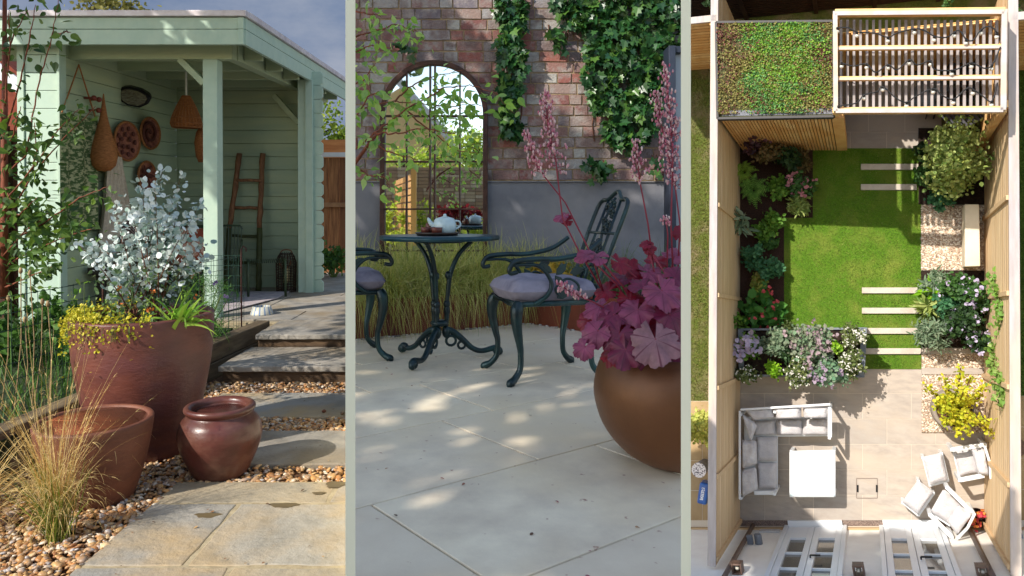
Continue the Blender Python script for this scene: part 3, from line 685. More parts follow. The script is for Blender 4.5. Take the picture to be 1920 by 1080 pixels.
# feather grass
gold = M('golden_grass', S(224, 190, 116), island=L4((226, 192, 116), (244, 220, 158), (190, 150, 80), (216, 178, 100)), trans=.3)
grn = M('green_grass_blade', S(110, 128, 40), island=L4((118, 136, 44), (84, 108, 34), (150, 150, 60)), trans=.3)
c = V((-1.965, 3.22, -1.51)); t = thing('feather_grass', 'golden feather grass clump growing in the shingle in front of the wide planter', 'ornamental grass', c)
n = 330; B = np.array(c)[None] + rng.normal(size=(n, 3)) * [.014, .014, 0]; az = rng.uniform(0, 6.28, n); tl = np.abs(rng.normal(.0, .17, n)); D = np.stack([np.cos(az) * tl - .08, np.sin(az) * tl * .6, np.ones(n)], 1)
g = MB(); blades(g, B, D, rng.uniform(.4, .84, n), .0024, rng.uniform(.0, .85, n) ** 1.4, 11, curl=.42); obj('stems', g, gold, t)
A_ = np.array(g.v).reshape(n, -1, 3); P_ = []; D_ = []
for k in rng.choice(n, 130, replace=False):
    for i in range(10, 22, 1): q_ = (A_[k, 2 * (i // 2)] + A_[k, 2 * (i // 2) + 1]) / 2; P_.append(q_); D_.append(A_[k, 2 * (i // 2)] - A_[k, 2 * (i // 2) - 2] + rng.normal(size=3) * .02)
g = MB(); blades(g, P_, D_, rng.uniform(.03, .06, len(P_)), .0018, .5, 3); obj('seed_plumes', g, M('pale_plume', S(240, 214, 150), island=L4((244, 220, 158), (226, 196, 128)), trans=.4), t)
n = 260; B = np.array(c)[None] + rng.normal(size=(n, 3)) * [.02, .02, 0]; D = np.stack([rng.normal(-.12, .3, n), rng.normal(0, .2, n), np.ones(n)], 1)
g = MB(); blades(g, B, D, rng.uniform(.2, .5, n), .004, rng.uniform(.0, .4, n), 6); obj('foliage', g, grn, t)
# gold wispy leaves to the far left
c = V((-2.45, 3.3, -1.51)); t = thing('arching_grass', 'second golden grass clump arching in from the left edge', 'ornamental grass', c); n = 240
B = np.array(c)[None] + rng.normal(size=(n, 3)) * [.03, .03, 0]; D = np.stack([rng.normal(.25, .4, n), rng.normal(0, .3, n), np.ones(n)], 1)
g = MB(); blades(g, B, D, rng.uniform(.4, .75, n), .003, rng.uniform(.2, .9, n), 9, curl=.08); obj('stems', g, gold, t)
c = C2 + V((.03, 0, .29)); t = thing('dry_grass_tuft', 'dry curled grass tuft lying in the wide planter', 'plant', c); n = 140
B = np.array(c)[None] + rng.normal(size=(n, 3)) * [.05, .05, .0]; D = np.stack([rng.normal(.2, .8, n), rng.normal(0, .6, n), np.full(n, .5)], 1)
g = MB(); blades(g, B, D, rng.uniform(.12, .24, n), .003, rng.uniform(.4, 1.0, n), 6, curl=.3); obj('stems', g, gold, t)

# ---- birch on the left
birchm = M('birch_leaf', S(70, 100, 40), island=L4((64, 94, 42), (90, 124, 48), (48, 76, 40), (112, 140, 50), (74, 96, 60)), trans=.35, rough=.45)
bark = M('reddish_bark', S(140, 74, 48), S(96, 50, 36), 9, .6, .3, 20, stretch=(4, 4, .8))
c = V((-3.35, 4.9, -1.285)); t = thing('young_birch', 'young birch with slender red-brown stems and small pointed leaves at the left edge', 'tree', c); st = MB(); pts = []
trunks = [[(6, 560), (8, 400), (10, 200), (12, -20)], [(-20, 560), (-15, 300), (-10, 0)]]
for tr in trunks: st.tube([P1(x, y, 4.9) for x, y in tr], [.026, .022, .018, .012][:len(tr)], 8)
obj('trunk', st, bark, t, smooth=True); st = MB()
br = [[(10, 330), (50, 290), (75, 150), (100, 70), (112, 0)], [(8, 420), (60, 330), (120, 260), (180, 200)], [(8, 460), (80, 420), (150, 370), (205, 350)], [(8, 380), (50, 330), (110, 245), (150, 205)], [(8, 500), (60, 470), (130, 440), (170, 430)],
      [(10, 250), (40, 150), (60, 60), (70, 10)], [(10, 200), (20, 100), (20, 20)], [(8, 540), (50, 520), (100, 500)], [(8, 300), (30, 240), (40, 200)], [(60, 330), (70, 280), (66, 230)], [(100, 70), (125, 60), (135, 62)],
      [(10, 350), (30, 400), (60, 410)], [(5, 480), (40, 440), (90, 400)], [(8, 420), (40, 400), (70, 370)], [(10, 130), (30, 60), (55, 20)]]
for b in br:
    d0 = 4.9; q = [P1(x, y, d0 - .12 * i + random.uniform(-.08, .08)) for i, (x, y) in enumerate(b)]
    qq = []
    for i in range(len(q) - 1):
        for s in range(6): qq.append(q[i].lerp(q[i + 1], s / 6) + V((random.uniform(-.005, .005), 0, random.uniform(-.005, .005))))
    qq.append(q[-1]); st.tube(qq, [.007 * (1 - .75 * i / len(qq)) for i in range(len(qq))], 5)
    for i, p in enumerate(qq):
        s = i / len(qq)
        for _ in range(int(1.6 + 1.5 * (s > .3)) if b[-1][1] > 100 else 1): pts.append(p + V([random.gauss(0, .045) for _ in range(3)]))
extra, _k = crown_pts(P1(30, 430, 4.8), (.34, .25, .45), 22, 330, .075); pts += [V(p) for p in extra]
extra, _k = crown_pts(P1(15, 290, 4.8), (.16, .2, .5), 10, 70, .07); pts += [V(p) for p in extra]
extra, _k = crown_pts(P1(110, 470, 4.6), (.22, .2, .22), 10, 80, .06); pts += [V(p) for p in extra]
extra, _k = crown_pts(P1(20, 60, 4.8), (.1, .2, .3), 8, 30, .06); pts += [V(p) for p in extra]
obj('branches', st, bark, t, smooth=True); g = MB(); leaves(g, pts, .056, OVATE, nrm=(.1, -.6, .3), nb=.8, axis=(0, 0, -1), ab=.7, fold=.15); obj('foliage', g, birchm, t)
# low ivy-like spray near the silver shrub (sunlit leaves round x=160,y=300)
# bed: weeds and the wire fence
weed = M('weed_green', S(60, 96, 34), island=L4((56, 92, 34), (84, 124, 44), (40, 70, 28)), trans=.3)
n = 2600; X = rng.uniform(-5.6, -2.72, n); Yb = rng.uniform(3.6, 7.0, n)
g = MB(); blades(g, np.stack([X, Yb, np.full(n, -1.29)], 1), np.stack([rng.normal(0, .3, n), rng.normal(0, .3, n), np.ones(n)], 1), rng.uniform(.12, .42, n), .009, rng.uniform(.1, .7, n), 5)
obj('long_grass', g, weed, label='rough long grass and weeds in the bed behind the wire fence', cat='grass', kind='stuff')
def bushy(name, c, R, K, n, sig, leaf, m_, lb, cat, T=ROUND, group=None, up=.3, stm=None, flowers=None, fm=None, fsz=.02):
    c = V(c); t = thing(name, lb, cat, c, group); cc = c + V((0, 0, R[2] * .9)); pts, ks = crown_pts(cc, R, K, n, sig, up)
    g = MB(); leaves(g, pts, leaf, T, nrm=(0, -.1, .6), nb=.8); obj('foliage', g, m_, t)
    g = MB()
    for k in ks[:14]: g.tube([c, c.lerp(V(k), .5) + V((0, 0, R[2] * .15)), V(k)], [.008, .006, .003], 4)
    obj('stems', g, stm or stem_gr, t)
    if flowers is not None:
        idx = rng.choice(len(pts), flowers); q = pts[idx] + rng.normal(size=(flowers, 3)) * [sig * .5, sig * .5, .01] + [0, -.02, .03]
        g = MB(); leaves(g, q, fsz, DISC, nrm=(0, -.2, 1), nb=1.5); obj('flowers', g, fm, t)
    return t
for px, py, R, lb in ((60, 640, .3, 'dark leafy clump in the bed at the foot of the birch'), (175, 560, .26, 'dark leafy clump in the bed behind the tall planter'), (20, 560, .35, 'dark leafy clump under the birch at the left edge')):
    d = 1.28 * F / (py - 358) if py > 600 else 5.6; q = P1(px, py, d); bushy('leafy_clump', (q.x, q.y, -1.29), (R, R, .22), 14, 420, .07, .06, weed, lb, 'plant', BIRCH, 'leafy clumps in the bed')
fern = M('feathery_green', S(64, 110, 44), island=L4((60, 108, 44), (92, 140, 56), (44, 84, 38)), trans=.3)
c = V((-2.62, 6.25, -1.29)); t = thing('feathery_plant', 'feathery green cosmos plant beside the steps, in the corner of the wire fence', 'plant', c); n = 1800
pts, ks = crown_pts(c + V((.05, 0, .3)), (.19, .25, .33), 26, n, .06); g = MB(); blades(g, pts, rng.normal(size=(n, 3)) + [0, 0, .8], rng.uniform(.03, .09, n), .0035, .2, 3); obj('foliage', g, fern, t)
g = MB()
for k in ks: g.tube([c + V((random.gauss(0, .05), random.gauss(0, .05), 0)), c.lerp(V(k), .5), V(k)], .004, 4)
obj('stems', g, stem_gr, t)
lm_ = M('lilac_petals', S(150, 120, 180), trans=.2)
for k in ks[:5]: g = MB(); leaves(g, [V(k) + V((0, -.05, .04 + random.gauss(0, .005))) for _ in range(6)], .022, DISC, nrm=(0, -1, .4), nb=1); obj('flower', g, lm_, t)
g = MB(); n = 500; blades(g, np.stack([rng.uniform(-2.78, -2.5, n), rng.uniform(5.6, 6.6, n), np.full(n, -1.27)], 1), rng.normal(size=(n, 3)) * .4 + [.1, 0, 1], rng.uniform(.06, .2, n), .007, .4, 4); obj('edge_grass', g, weed, label='fine grass tufts spilling over the sleeper by the steps', cat='grass', kind='stuff')
wire = M('green_wire', S(30, 62, 50), rough=.5)
t = thing('wire_fence', 'green plastic-coated wire mesh fence along the planted bed', 'fence', (-2.75, 5.3, -1.29)); g = MB()
A_ = V((-2.86, 3.45, 0)); B_ = V((-2.50, 6.95, 0))
for k in range(8): z = -1.24 + .094 * k; g.tube([A_ + V((0, 0, z)), B_ + V((0, 0, z - .02))], .0022, 4)
for k in range(36): p = A_.lerp(B_, k / 35); g.tube([p + V((0, 0, -1.28)), p + V((0, 0, -.58))], .002, 4)
g2 = MB(); C_ = V((-2.92, 6.95, 0))
for k in range(8): z = -1.24 + .094 * k; g.tube([B_ + V((0, 0, z - .02)), C_ + V((0, 0, z - .02))], .0022, 4)
for k in range(7): p = B_.lerp(C_, k / 6); g.tube([p + V((0, 0, -1.28)), p + V((0, 0, -.60))], .002, 4)
obj('mesh', g, wire, t)
for p in (A_.lerp(B_, .06), A_.lerp(B_, .42), A_.lerp(B_, .98), C_):
    g = MB(); g.tube([p + V((.01, 0, -1.3)), p + V((.01, 0, -.54)), p + V((.03, 0, -.51)), p + V((.055, 0, -.53)), p + V((.055, 0, -.56))], .007, 6); obj('stake', g, M('rusty_stake', S(70, 40, 34), rough=.8), t, smooth=True)
# seed-head stems at the left
sdm = M('dry_stalk', S(170, 146, 104), S(130, 106, 76), 20, .8); t = thing('seed_heads', 'dry seed heads on pale stalks in the bed at the left edge', 'plant', P1(40, 700, 4.4)); g = MB(); h = MB()
for px, py in ((38, 508), (55, 512), (14, 560), (88, 570), (78, 566), (45, 600)):
    tip = P1(px, py, 4.4); b = V((tip.x + random.uniform(-.06, .03), 4.4, -1.29)); g.tube([b, b.lerp(tip, .5) + V((.02, 0, 0)), tip], .003, 5); h = MB(); h.blob(tip, (.011, .011, .02), 7, 5, .15); obj('seed_head', h, sdm, t, smooth=True)
obj('stems', g, sdm, t)

# ---- background left: neighbour house and dark fence
brk = M('neighbour_brick', S(140, 66, 44), S(110, 50, 34), 12, .9, .3); white = M('white_paint', S(225, 225, 225), S(205, 205, 208), 5, .5)
t = thing('neighbour_house', 'red brick gable with a white bargeboard glimpsed behind the birch', 'house', (-9, 13.5, -1.3))
g = MB(); g.prism([V((-13, 13.5, -1.3)), V((-8.4, 13.5, -1.3)), V((-8.4, 13.5, 1.45)), V((-10.5, 13.5, 3.2)), V((-13, 13.5, 1.2))], (0, .3, 0)); obj('wall', g, brk, t)
g = MB(); g.bar((-10.6, 13.4, 3.35), (-8.1, 13.4, 1.3), .2, .22, up=(0, 0, 1)); obj('bargeboard', g, white, t)
g = MB(); g.bar((-10.6, 13.7, 3.5), (-8.0, 13.7, 1.42), .7, .06); obj('roof', g, brk, t)
dkf = M('dark_stained_fence', S(86, 50, 32), S(58, 34, 24), 5, .8, .3, 20, stretch=(8, 8, .7))
t = thing('boundary_fence', 'dark stained board fence behind the birch at the left edge', 'fence', (-5.8, 7.6, -1.3)); g = MB(); x = -7.4
while x < -4.82: g.box(x, x + .115, 7.6, 7.625, -1.29, .62); x += .122
obj('boards', g, dkf, t, bev=.003)
for x in (-7.0, -5.2): g = MB(); g.box(x, x + .1, 7.5, 7.598, -1.29, .66); obj('post', g, dkf, t, bev=.004)
# right-hand fence
t = thing('panel_fence', 'brown vertical-board fence with horizontal rails to the right of the shelter', 'fence', (-2.4, 10.6, -1.3)); x = P1(600, 0, 11.6).x - .2; g = MB(); yy = 11.6
zb, zt = (358 - 505) / F * yy - .2, (358 - 296) / F * yy
while x < -2.2: g.box(x, x + .16, yy, yy + .02, zb, zt); x += .168
obj('boards', g, fencem, t, bev=.003)
for py in (384, 488): z = (358 - py) / F * yy; g = MB(); g.box(-3.3, -2.2, yy - .05, yy - .002, z - .035, z + .035); obj('rail', g, M('fence_rail', S(170, 126, 88), S(130, 92, 62), 4, .8), t, bev=.004)
z = (358 - 291) / F * yy; g = MB(); g.box(-3.3, -2.2, yy - .08, yy + .04, z - .03, z + .04); obj('cap_rail', g, white, t, bev=.004)
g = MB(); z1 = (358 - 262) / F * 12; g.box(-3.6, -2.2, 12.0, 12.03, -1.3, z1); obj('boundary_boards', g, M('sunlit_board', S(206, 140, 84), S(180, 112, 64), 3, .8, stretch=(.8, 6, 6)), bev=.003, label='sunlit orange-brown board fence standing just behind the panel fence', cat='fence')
lk = M('sunny_tree_leaf', S(120, 150, 40), island=L4((124, 152, 42), (168, 182, 60), (88, 120, 36), (150, 160, 50)), trans=.4)
trk = M('trunk_bark', S(70, 54, 40), S(48, 38, 30), 8, .9, .5)
def tree(c, R, trunk_h, K, n, sig, leaf, m_, lb, name='garden_tree', cat='tree', group=None, T=ROUND):
    c = V(c); t = thing(name, lb, cat, c, group); cc = c + V((0, 0, trunk_h + R[2])); pts, ks = crown_pts(cc, R, K, n, sig)
    g = MB(); g.tube([c, c + V((.05, 0, trunk_h * .6)), cc - V((0, 0, R[2] * .3)), cc + V((0, 0, R[2] * .5))], [.11, .09, .06, .02], 8); obj('trunk', g, trk, t, smooth=True)
    g = MB()
    for k in ks: s = cc - V((0, 0, R[2] * random.uniform(.2, .8))); g.tube([s, s.lerp(V(k), .55) + V((0, 0, .1)), V(k)], [.03, .018, .006], 5)
    obj('limbs', g, trk, t, smooth=True); g = MB(); leaves(g, pts, leaf, T, nrm=(-.2, -.3, .6), nb=.6); obj('crown', g, m_, t)
tree((-3.8, 14.2, -1.3), (.9, .8, .95), 1.5, 26, 3200, .17, .075, lk, 'bright green tree beyond the fence at the right of the shelter')
olv = M('olive_tree_leaf', S(104, 104, 40), island=L4((110, 108, 44), (140, 132, 60), (80, 84, 34)), trans=.3)
tree((-8.0, 15.0, -1.3), (1.0, .9, .62), 3.95, 22, 1500, .14, .09, olv, 'tree top showing above the middle of the shelter roof', group='trees behind the shelter')
tree((-5.2, 14.0, -1.3), (.52, .5, .55), 3.2, 12, 330, .08, .085, olv, 'thin tree top showing above the right end of the shelter roof', group='trees behind the shelter')
q = P1(628, 540, 11); bushy('low_shrub', (q.x, 10.9, -1.3), (.5, .2, .26), 16, 700, .07, .06, weed, 'low green shrub at the foot of the panel fence', 'shrub', BIRCH)

# ---- painted retaining walls between the three gardens, each ending in a post
sagew = M('pale_sage_render', S(242, 238, 212), rough=.9, spec=.1)
FR = Matrix.Identity(4); TRIM = False
for k, lb in ((KL, 'pale sage post and low wall dividing the pot garden from the brick terrace'), (KR, 'pale sage post and low wall at the right of the brick terrace')):
    d = V((k, 1, 0)).normalized(); s = V((d.y, -d.x, 0)); hw = .5 * 18.6 / F * 1.7 * d.y * 1.0
    a = d * (1.7 / d.y)
    t = thing('divider_wall', lb, 'divider wall', a + V((0, 0, -1.6)), 'pale sage divider walls')
    def slabw(a, b, hw, z0, z1): g = MB(); g.prism([a - s * hw + V((0, 0, z0)), a + s * hw + V((0, 0, z0)), b + s * hw + V((0, 0, z0)), b - s * hw + V((0, 0, z0))], (0, 0, z1 - z0)); return g
    obj('end_post', slabw(a, a + d * .025, hw, -1.6, .62), sagew, t)
    obj('wall_panel', slabw(a + d * .026, d * (5.2 / d.y), hw * .98, -1.6, -.98), sagew, t)
# =================================================================== BRICK TERRACE (middle)
FR = FR2; TRIM = True; FL = -.88
brickm = M('reclaimed_brick', S(150, 80, 70), S(150, 140, 134), 11, .9, .9, 60, island=L4((136, 84, 76), (162, 158, 154), (132, 104, 100), (144, 92, 82), (148, 144, 144), (140, 104, 96), (124, 112, 112), (166, 162, 154), (124, 78, 74), (112, 104, 110), (142, 120, 112), (152, 146, 142)), lo=.46, hi=.66, c3=S(104, 84, 80), scale3=6, bdist=.008)
mortar = M('lime_mortar', S(160, 138, 108), S(126, 106, 84), 14, .95, .6, 60)
conc = M('rendered_plinth', S(122, 122, 128), S(98, 98, 104), 2.2, .85, .25, 30, c3=S(136, 132, 132), scale3=1.2)
corten = M('rusted_steel', S(112, 54, 34), S(74, 36, 26), 4, .75, .2, 30, c3=S(134, 66, 38), stretch=(1, 1, .6))
lime2 = M('honed_limestone', S(244, 228, 200), S(218, 202, 178), 4.5, .42, .14, 30, c3=S(238, 218, 182), scale3=.9, island=L4((244, 228, 200), (230, 216, 192), (246, 232, 204)), spec=.45)
nt = lime2.node_tree; bs = nt.nodes['Principled BSDF']; lk_ = bs.inputs['Base Color'].links[0].from_socket          # rusty flecks
tcn = nt.nodes.new('ShaderNodeTexCoord'); nz = nt.nodes.new('ShaderNodeTexNoise'); nz.inputs['Scale'].default_value = 22; nz.inputs['Detail'].default_value = 3
nt.links.new(tcn.outputs['Object'], nz.inputs[0]); mr = nt.nodes.new('ShaderNodeMapRange'); mr.inputs[1].default_value = .70; mr.inputs[2].default_value = .76; nt.links.new(nz.outputs[0], mr.inputs[0])
mx = nt.nodes.new('ShaderNodeMix'); mx.data_type = 'RGBA'; nt.links.new(mr.outputs[0], mx.inputs[0]); nt.links.new(lk_, mx.inputs[6]); mx.inputs[7].default_value = S(168, 118, 96); nt.links.new(mx.outputs[2], bs.inputs['Base Color'])
grout = M('pale_grout', S(246, 242, 234), S(232, 228, 218), 30, .85)
iron = M('verdigris_iron', S(16, 42, 46), S(10, 26, 32), 7, .33, .25, 40, c3=S(28, 64, 64), scale3=5, metal=.35, spec=.6)
tablem = M('painted_table_top', S(30, 72, 84), S(20, 50, 62), 8, .3, .1, 40, metal=.2)

g = MB(); g.box(-1.6, 1.7, .9, 6.6, -1.02, FL - .012); obj('terrace_base', g, grout, kind='structure')
def onf(px, py): return P2(px, py, -FL * F / (py - 400))
# limestone flags: two joint directions taken from the photo, stretcher-laid rows
pA = onf(697, 942); qA = onf(1125, 828); dA = (qA - pA).normalized(); dA.z = 0; dA.normalize(); dB = V((-dA.y, dA.x, 0))
rowh = abs((onf(822, 788) - pA).dot(dB)); 
g = MB(); zt = FL
L_ = .94
for r in range(-4, 9):
    off = {0: 0.0}.get(r, 0)
    # joints measured on rows -1 and 0, alternate for the others
    y0 = r * rowh; a0 = ((onf(697, 942) - pA).dot(dA)) if r % 2 == 1 or r % 2 == -1 else ((onf(1008, 858) - pA).dot(dA))
    for k in range(-6, 7):
        xa = a0 + k * L_ + .004; xb = a0 + (k + 1) * L_ - .004
        c4 = [pA + dA * xa + dB * (y0 + .004), pA + dA * xb + dB * (y0 + .004), pA + dA * xb + dB * (y0 + rowh - .004), pA + dA * xa + dB * (y0 + rowh - .004)]
        if all((p.y < 1.0 or p.y > 6.3 or abs(p.x) > 2.2) for p in c4): continue
        c4 = [V((p.x, p.y, zt - .009)) for p in c4]; g.prism(c4, (0, 0, .009))
obj('terrace_paving', g, lime2, bev=.0025, kind='structure')

P_ = [(random.uniform(-.8, 1.0), random.uniform(1.8, 5.2), FL + .004) for _ in range(60)]
g = MB(); leaves(g, P_, .011, OVATE, nrm=(0, 0, 1), nb=4, sv=.7); obj('fallen_debris', g, M('dry_petals', S(150, 104, 80), island=L4((150, 100, 76), (176, 136, 100), (96, 70, 54), (160, 80, 84))), label='tiny dry petals and leaf bits scattered on the pale terrace paving', cat='leaf litter', kind='stuff')
# wall
wl = thing('brick_wall', 'old reclaimed brick garden wall with a grey rendered plinth, ivy growing on it', 'wall', (0, 6.45, -.95))
g = MB(); BH = .0925; z = .285; r = 0
while z < 2.15:
    x = -1.75 - random.uniform(0, .2) - (r % 2) * .17
    st_ = r
    while x < 1.85:
        bw = (.118 if (st_ % 2) else .236) * random.uniform(.92, 1.06); st_ += 1
        j = lambda s_=.0035: random.uniform(-s_, s_)
        d0 = 6.40 + random.uniform(-.004, .004)
        x0, x1, z0, z1 = x + .006, x + bw - .006, z + .005, z + BH - .007
        f = [V((x0 + j(), d0, z0 + j())), V(((x0 + x1) / 2, d0, z0 + j())), V((x1 + j(), d0, z0 + j())), V((x1 + j(), d0, z1 + j())), V(((x0 + x1) / 2, d0, z1 + j())), V((x0 + j(), d0, z1 + j()))]
        g.prism(f, (0, .06, 0)); x += bw
    z += BH; r += 1
obj('brickwork', g, brickm, wl, bev=.005)
g = MB(); g.box(-1.8, 1.9, 6.409, 6.62, .27, 2.15); obj('mortar', g, mortar, wl)
g = MB(); g.box(-1.8, 1.9, 6.37, 6.62, -1.0, .262); g.box(-1.8, 1.9, 6.355, 6.39, .2625, .274); obj('plinth', g, conc, wl, bev=.004)
# mirror
mc = P2(813.5, 213, 6.33); Rm = 101 / F * 6.33; rust = M('rusty_brown_frame', S(84, 54, 42), S(52, 34, 28), 12, .5, .3, 40, metal=.4)
mt = thing('arched_mirror', 'tall arched garden mirror with brown glazing bars hung on the brick wall', 'mirror', (mc.x, 6.33, -.6)); zb = -.55
def arch(r, n=28): return [V((mc.x - r, 6.33, zb)), V((mc.x - r, 6.33, mc.z))] + [V((mc.x - r * math.cos(PI * k / n), 6.33, mc.z + r * math.sin(PI * k / n))) for k in range(1, n)] + [V((mc.x + r, 6.33, mc.z)), V((mc.x + r, 6.33, zb))]
g = MB(); oo = arch(Rm); ii = arch(Rm - .042); n = len(oo); vs = []; fs = []
for dy in (-.02, .025):
    vs += [p + V((0, dy, 0)) for p in oo] + [p + V((0, dy, 0)) for p in ii]
for i in range(n - 1):
    fs += [(i, i + 1, n + i + 1, n + i), (2 * n + i, 3 * n + i, 3 * n + i + 1, 2 * n + i + 1), (i, 2 * n + i, 2 * n + i + 1, i + 1), (n + i, n + i + 1, 3 * n + i + 1, 3 * n + i)]
g.add(vs, fs); obj('frame', g, rust, mt, bev=.004)
def chordz(x): return mc.z + math.sqrt(max((Rm - .03) ** 2 - (x - mc.x) ** 2, 0))
for px, w_ in ((806, .014), (815, .014), (762, .012), (862, .012)):
    x = P2(px, 0, 6.33).x; g = MB(); g.box(x - w_ / 2, x + w_ / 2, 6.314, 6.344, zb + .01, chordz(x)); obj('glazing_bar', g, rust, mt, bev=.002)
for py in (217, 303, 392, 470):
    z = P2(0, py, 6.33).z; g = MB(); g.box(mc.x - Rm + .03, mc.x + Rm - .03, 6.318, 6.341, z - .007, z + .007); obj('glazing_bar', g, rust, mt, bev=.002)
mir = bpy.data.materials.new('mirror_glass'); mir.use_nodes = True; b = mir.node_tree.nodes['Principled BSDF']; b.inputs['Metallic'].default_value = 1; b.inputs['Roughness'].default_value = .015; b.inputs['Base Color'].default_value = (.93, .95, .94, 1)
g = MB(); g.prism([p + V((0, .016, 0)) for p in arch(Rm - .03)], (0, .005, 0)); obj('mirror_glass', g, mir, mt)

# raised corten planter with grasses
a = onf(665, 637); b_ = onf(990, 606); c_ = onf(1112, 624); a2 = a + (a - b_) * .6; c2 = c_ + (c_ - b_) * 3.2; HB = .27
pl = thing('corten_planter', 'low rusted steel raised planter running along the foot of the wall', 'raised planter', (b_.x, b_.y, FL))
def strip3(p, q, h, th): d = (q - p).normalized(); nn = V((-d.y, d.x, 0)); return MB().prism([p, q, q + nn * th, p + nn * th], (0, 0, h))
obj('side_panel', strip3(V((a2.x, a2.y, FL)), V((b_.x, b_.y, FL)), HB, .01), corten, pl, bev=.002)
obj('side_panel', strip3(V((b_.x + .002, b_.y, FL)), V((c2.x, c2.y, FL)), HB, .01), corten, pl, bev=.002)
g = MB(); g.prism([V((a2.x, a2.y + .02, FL)), V((b_.x, b_.y + .015, FL)), V((c2.x, c2.y + .02, FL)), V((2.2, 6.36, FL)), V((-1.7, 6.36, FL))], (0, 0, HB - .04)); obj('soil', g, soil, pl)
carex = M('carex_blades', S(170, 176, 74), island=L4((168, 176, 70), (206, 196, 110), (132, 152, 56), (220, 206, 136), (150, 168, 74)), trans=.3, rough=.5)
def tuft(x, y, n, L_, lb, spread=.55, dr=.75, m_=None, kind=None, w_=.0048, bias=-.25, z=FL + HB - .04):
    t = thing('grass_tuft', lb, 'ornamental grass', (x, y, z), 'grass tufts in the steel planter')
    B = np.stack([rng.normal(x, .035, n), rng.normal(y, .035, n), np.full(n, z)], 1); az = rng.uniform(0, 6.28, n); tl = np.abs(rng.normal(0, spread, n))
    D = np.stack([np.cos(az) * tl, np.sin(az) * tl + bias, np.ones(n)], 1); g = MB()
    blades(g, B, D, L_ * rng.uniform(.55, 1.1, n), w_, dr * rng.uniform(.4, 1.35, n), 8, curl=.08); obj('blades', g, m_ or carex, t)
places = ['left end, against the post', 'beside the left chair cushion', 'left of the table legs', 'behind the table legs', 'right of the table legs', 'under the mirror right side', 'behind the chair front leg', 'behind the chair seat', 'in the planter corner']
d = (b_ - a2); 
for i in range(9):
    p = a2.lerp(b_, .30 + .68 * i / 8); tuft(p.x, p.y + .16 + .05 * (i % 2), 800, .80, 'arching olive grass tuft in the front of the steel planter, ' + places[i])
pb = ['behind the left chair', 'under the mirror left leg', 'under the mirror middle', 'under the mirror right leg', 'in front of the bare plinth', 'behind the chair arms']
for i in range(6):
    x = -1.25 + .37 * i; tuft(x, 6.15, 340, .74, 'taller grass tuft at the back of the planter ' + pb[i], .4, .5, bias=-.05)
gp = M('green_lax_grass', S(92, 116, 62), island=L4((92, 116, 64), (120, 134, 80), (70, 96, 52)), trans=.3)
for i, (x, lb) in enumerate(((.55, 'behind the chair seat back'), (.85, 'right of the iron chair'), (1.15, 'above the magenta leaves'), (1.4, 'at the far right of the planter'))):
    tuft(x, 5.95 - .08 * i, 420, .72, 'soft green grass tuft ' + lb, .5, .7, gp)
yl = M('yellow_foliage', S(196, 160, 50), island=L4((206, 166, 56), (176, 140, 46), (160, 150, 60)), trans=.3)
FRb = FR; bushy('golden_plant', (.33, 5.95, FL + HB - .04), (.22, .12, .13), 10, 420, .05, .05, yl, 'low golden-leaved plant behind the seat of the iron chair', 'plant', IVY)
# pebbles at planter foot
g = MB()
for k in range(330):
    t_ = random.random(); p = (a2.lerp(b_, t_) if k % 3 else b_.lerp(c2, t_)); nn = V((.1, -1, 0)).normalized(); p = p + nn * random.uniform(.008, .045); s_ = random.uniform(.006, .013)
    g.blob((p.x, p.y, FL + s_ * .4), (s_ * 1.2, s_, s_ * .7), 6, 4, .2)
obj('gravel_strip', g, M('pale_pebbles', S(170, 160, 150), island=L4((190, 180, 170), (150, 140, 130), (120, 112, 108))), smooth=True, label='narrow strip of pale pebbles along the foot of the steel planter', cat='gravel', kind='stuff')

# ivy
ivym = M('ivy_leaf', S(36, 76, 38), island=L4((32, 72, 38), (50, 94, 42), (26, 58, 34), (84, 120, 46), (34, 78, 46)), trans=.2, rough=.35, spec=.5)
def ivy(poly, n, lb, sz=.072):
    pts = []; xs = [p[0] for p in poly]; ys = [p[1] for p in poly]
    while len(pts) < n:
        x = random.uniform(min(xs), max(xs)); y = random.uniform(min(ys), max(ys)); ins = False; j = len(poly) - 1
        for i in range(len(poly)):
            if (poly[i][1] > y) != (poly[j][1] > y) and x < (poly[j][0] - poly[i][0]) * (y - poly[i][1]) / (poly[j][1] - poly[i][1]) + poly[i][0]: ins = not ins
            j = i
        if ins and math.sin(x * .11 + y * .05) + math.sin(y * .09 - x * .04) + random.uniform(-.6, 1.6) > -.35: pts.append(P2(x + random.gauss(0, 3), y, 6.33 - abs(random.gauss(0, .04))))
    t = thing('wall_ivy', lb, 'climbing plant', P2(sum(xs) / len(xs), max(ys), 6.38), 'climbers on the brick wall')
    g = MB(); leaves(g, pts, sz, IVY, nrm=(-.1, -.8, .35), nb=1.2, axis=(0, 0, -1), ab=1.0, fold=.12); obj('foliage', g, ivym, t)
    g = MB()
    for k in range(5):
        x = random.uniform(min(xs), max(xs)) * .5 + .5 * sum(xs) / len(xs); g.tube([P2(x + 10 * math.sin(y * .03 + k), y, 6.385) for y in np.linspace(max(ys) - 20, min(ys), 10)], .005, 4)
    obj('stems', g, stem_br, t)
ivy([(926, -20), (985, -20), (985, 110), (972, 200), (975, 262), (945, 262), (930, 180), (938, 120)], 560, 'narrow column of ivy hanging on the bricks right of the mirror')
ivy([(1036, -20), (1300, -20), (1300, 130), (1235, 200), (1222, 250), (1180, 285), (1150, 270), (1128, 220), (1105, 190), (1100, 120), (1100, 60), (1050, 45)], 2600, 'broad mass of ivy covering the top right of the brick wall')
ivy([(1095, 300), (1140, 300), (1150, 325), (1110, 342)], 34, 'small pale ivy spray just above the iron chair back')
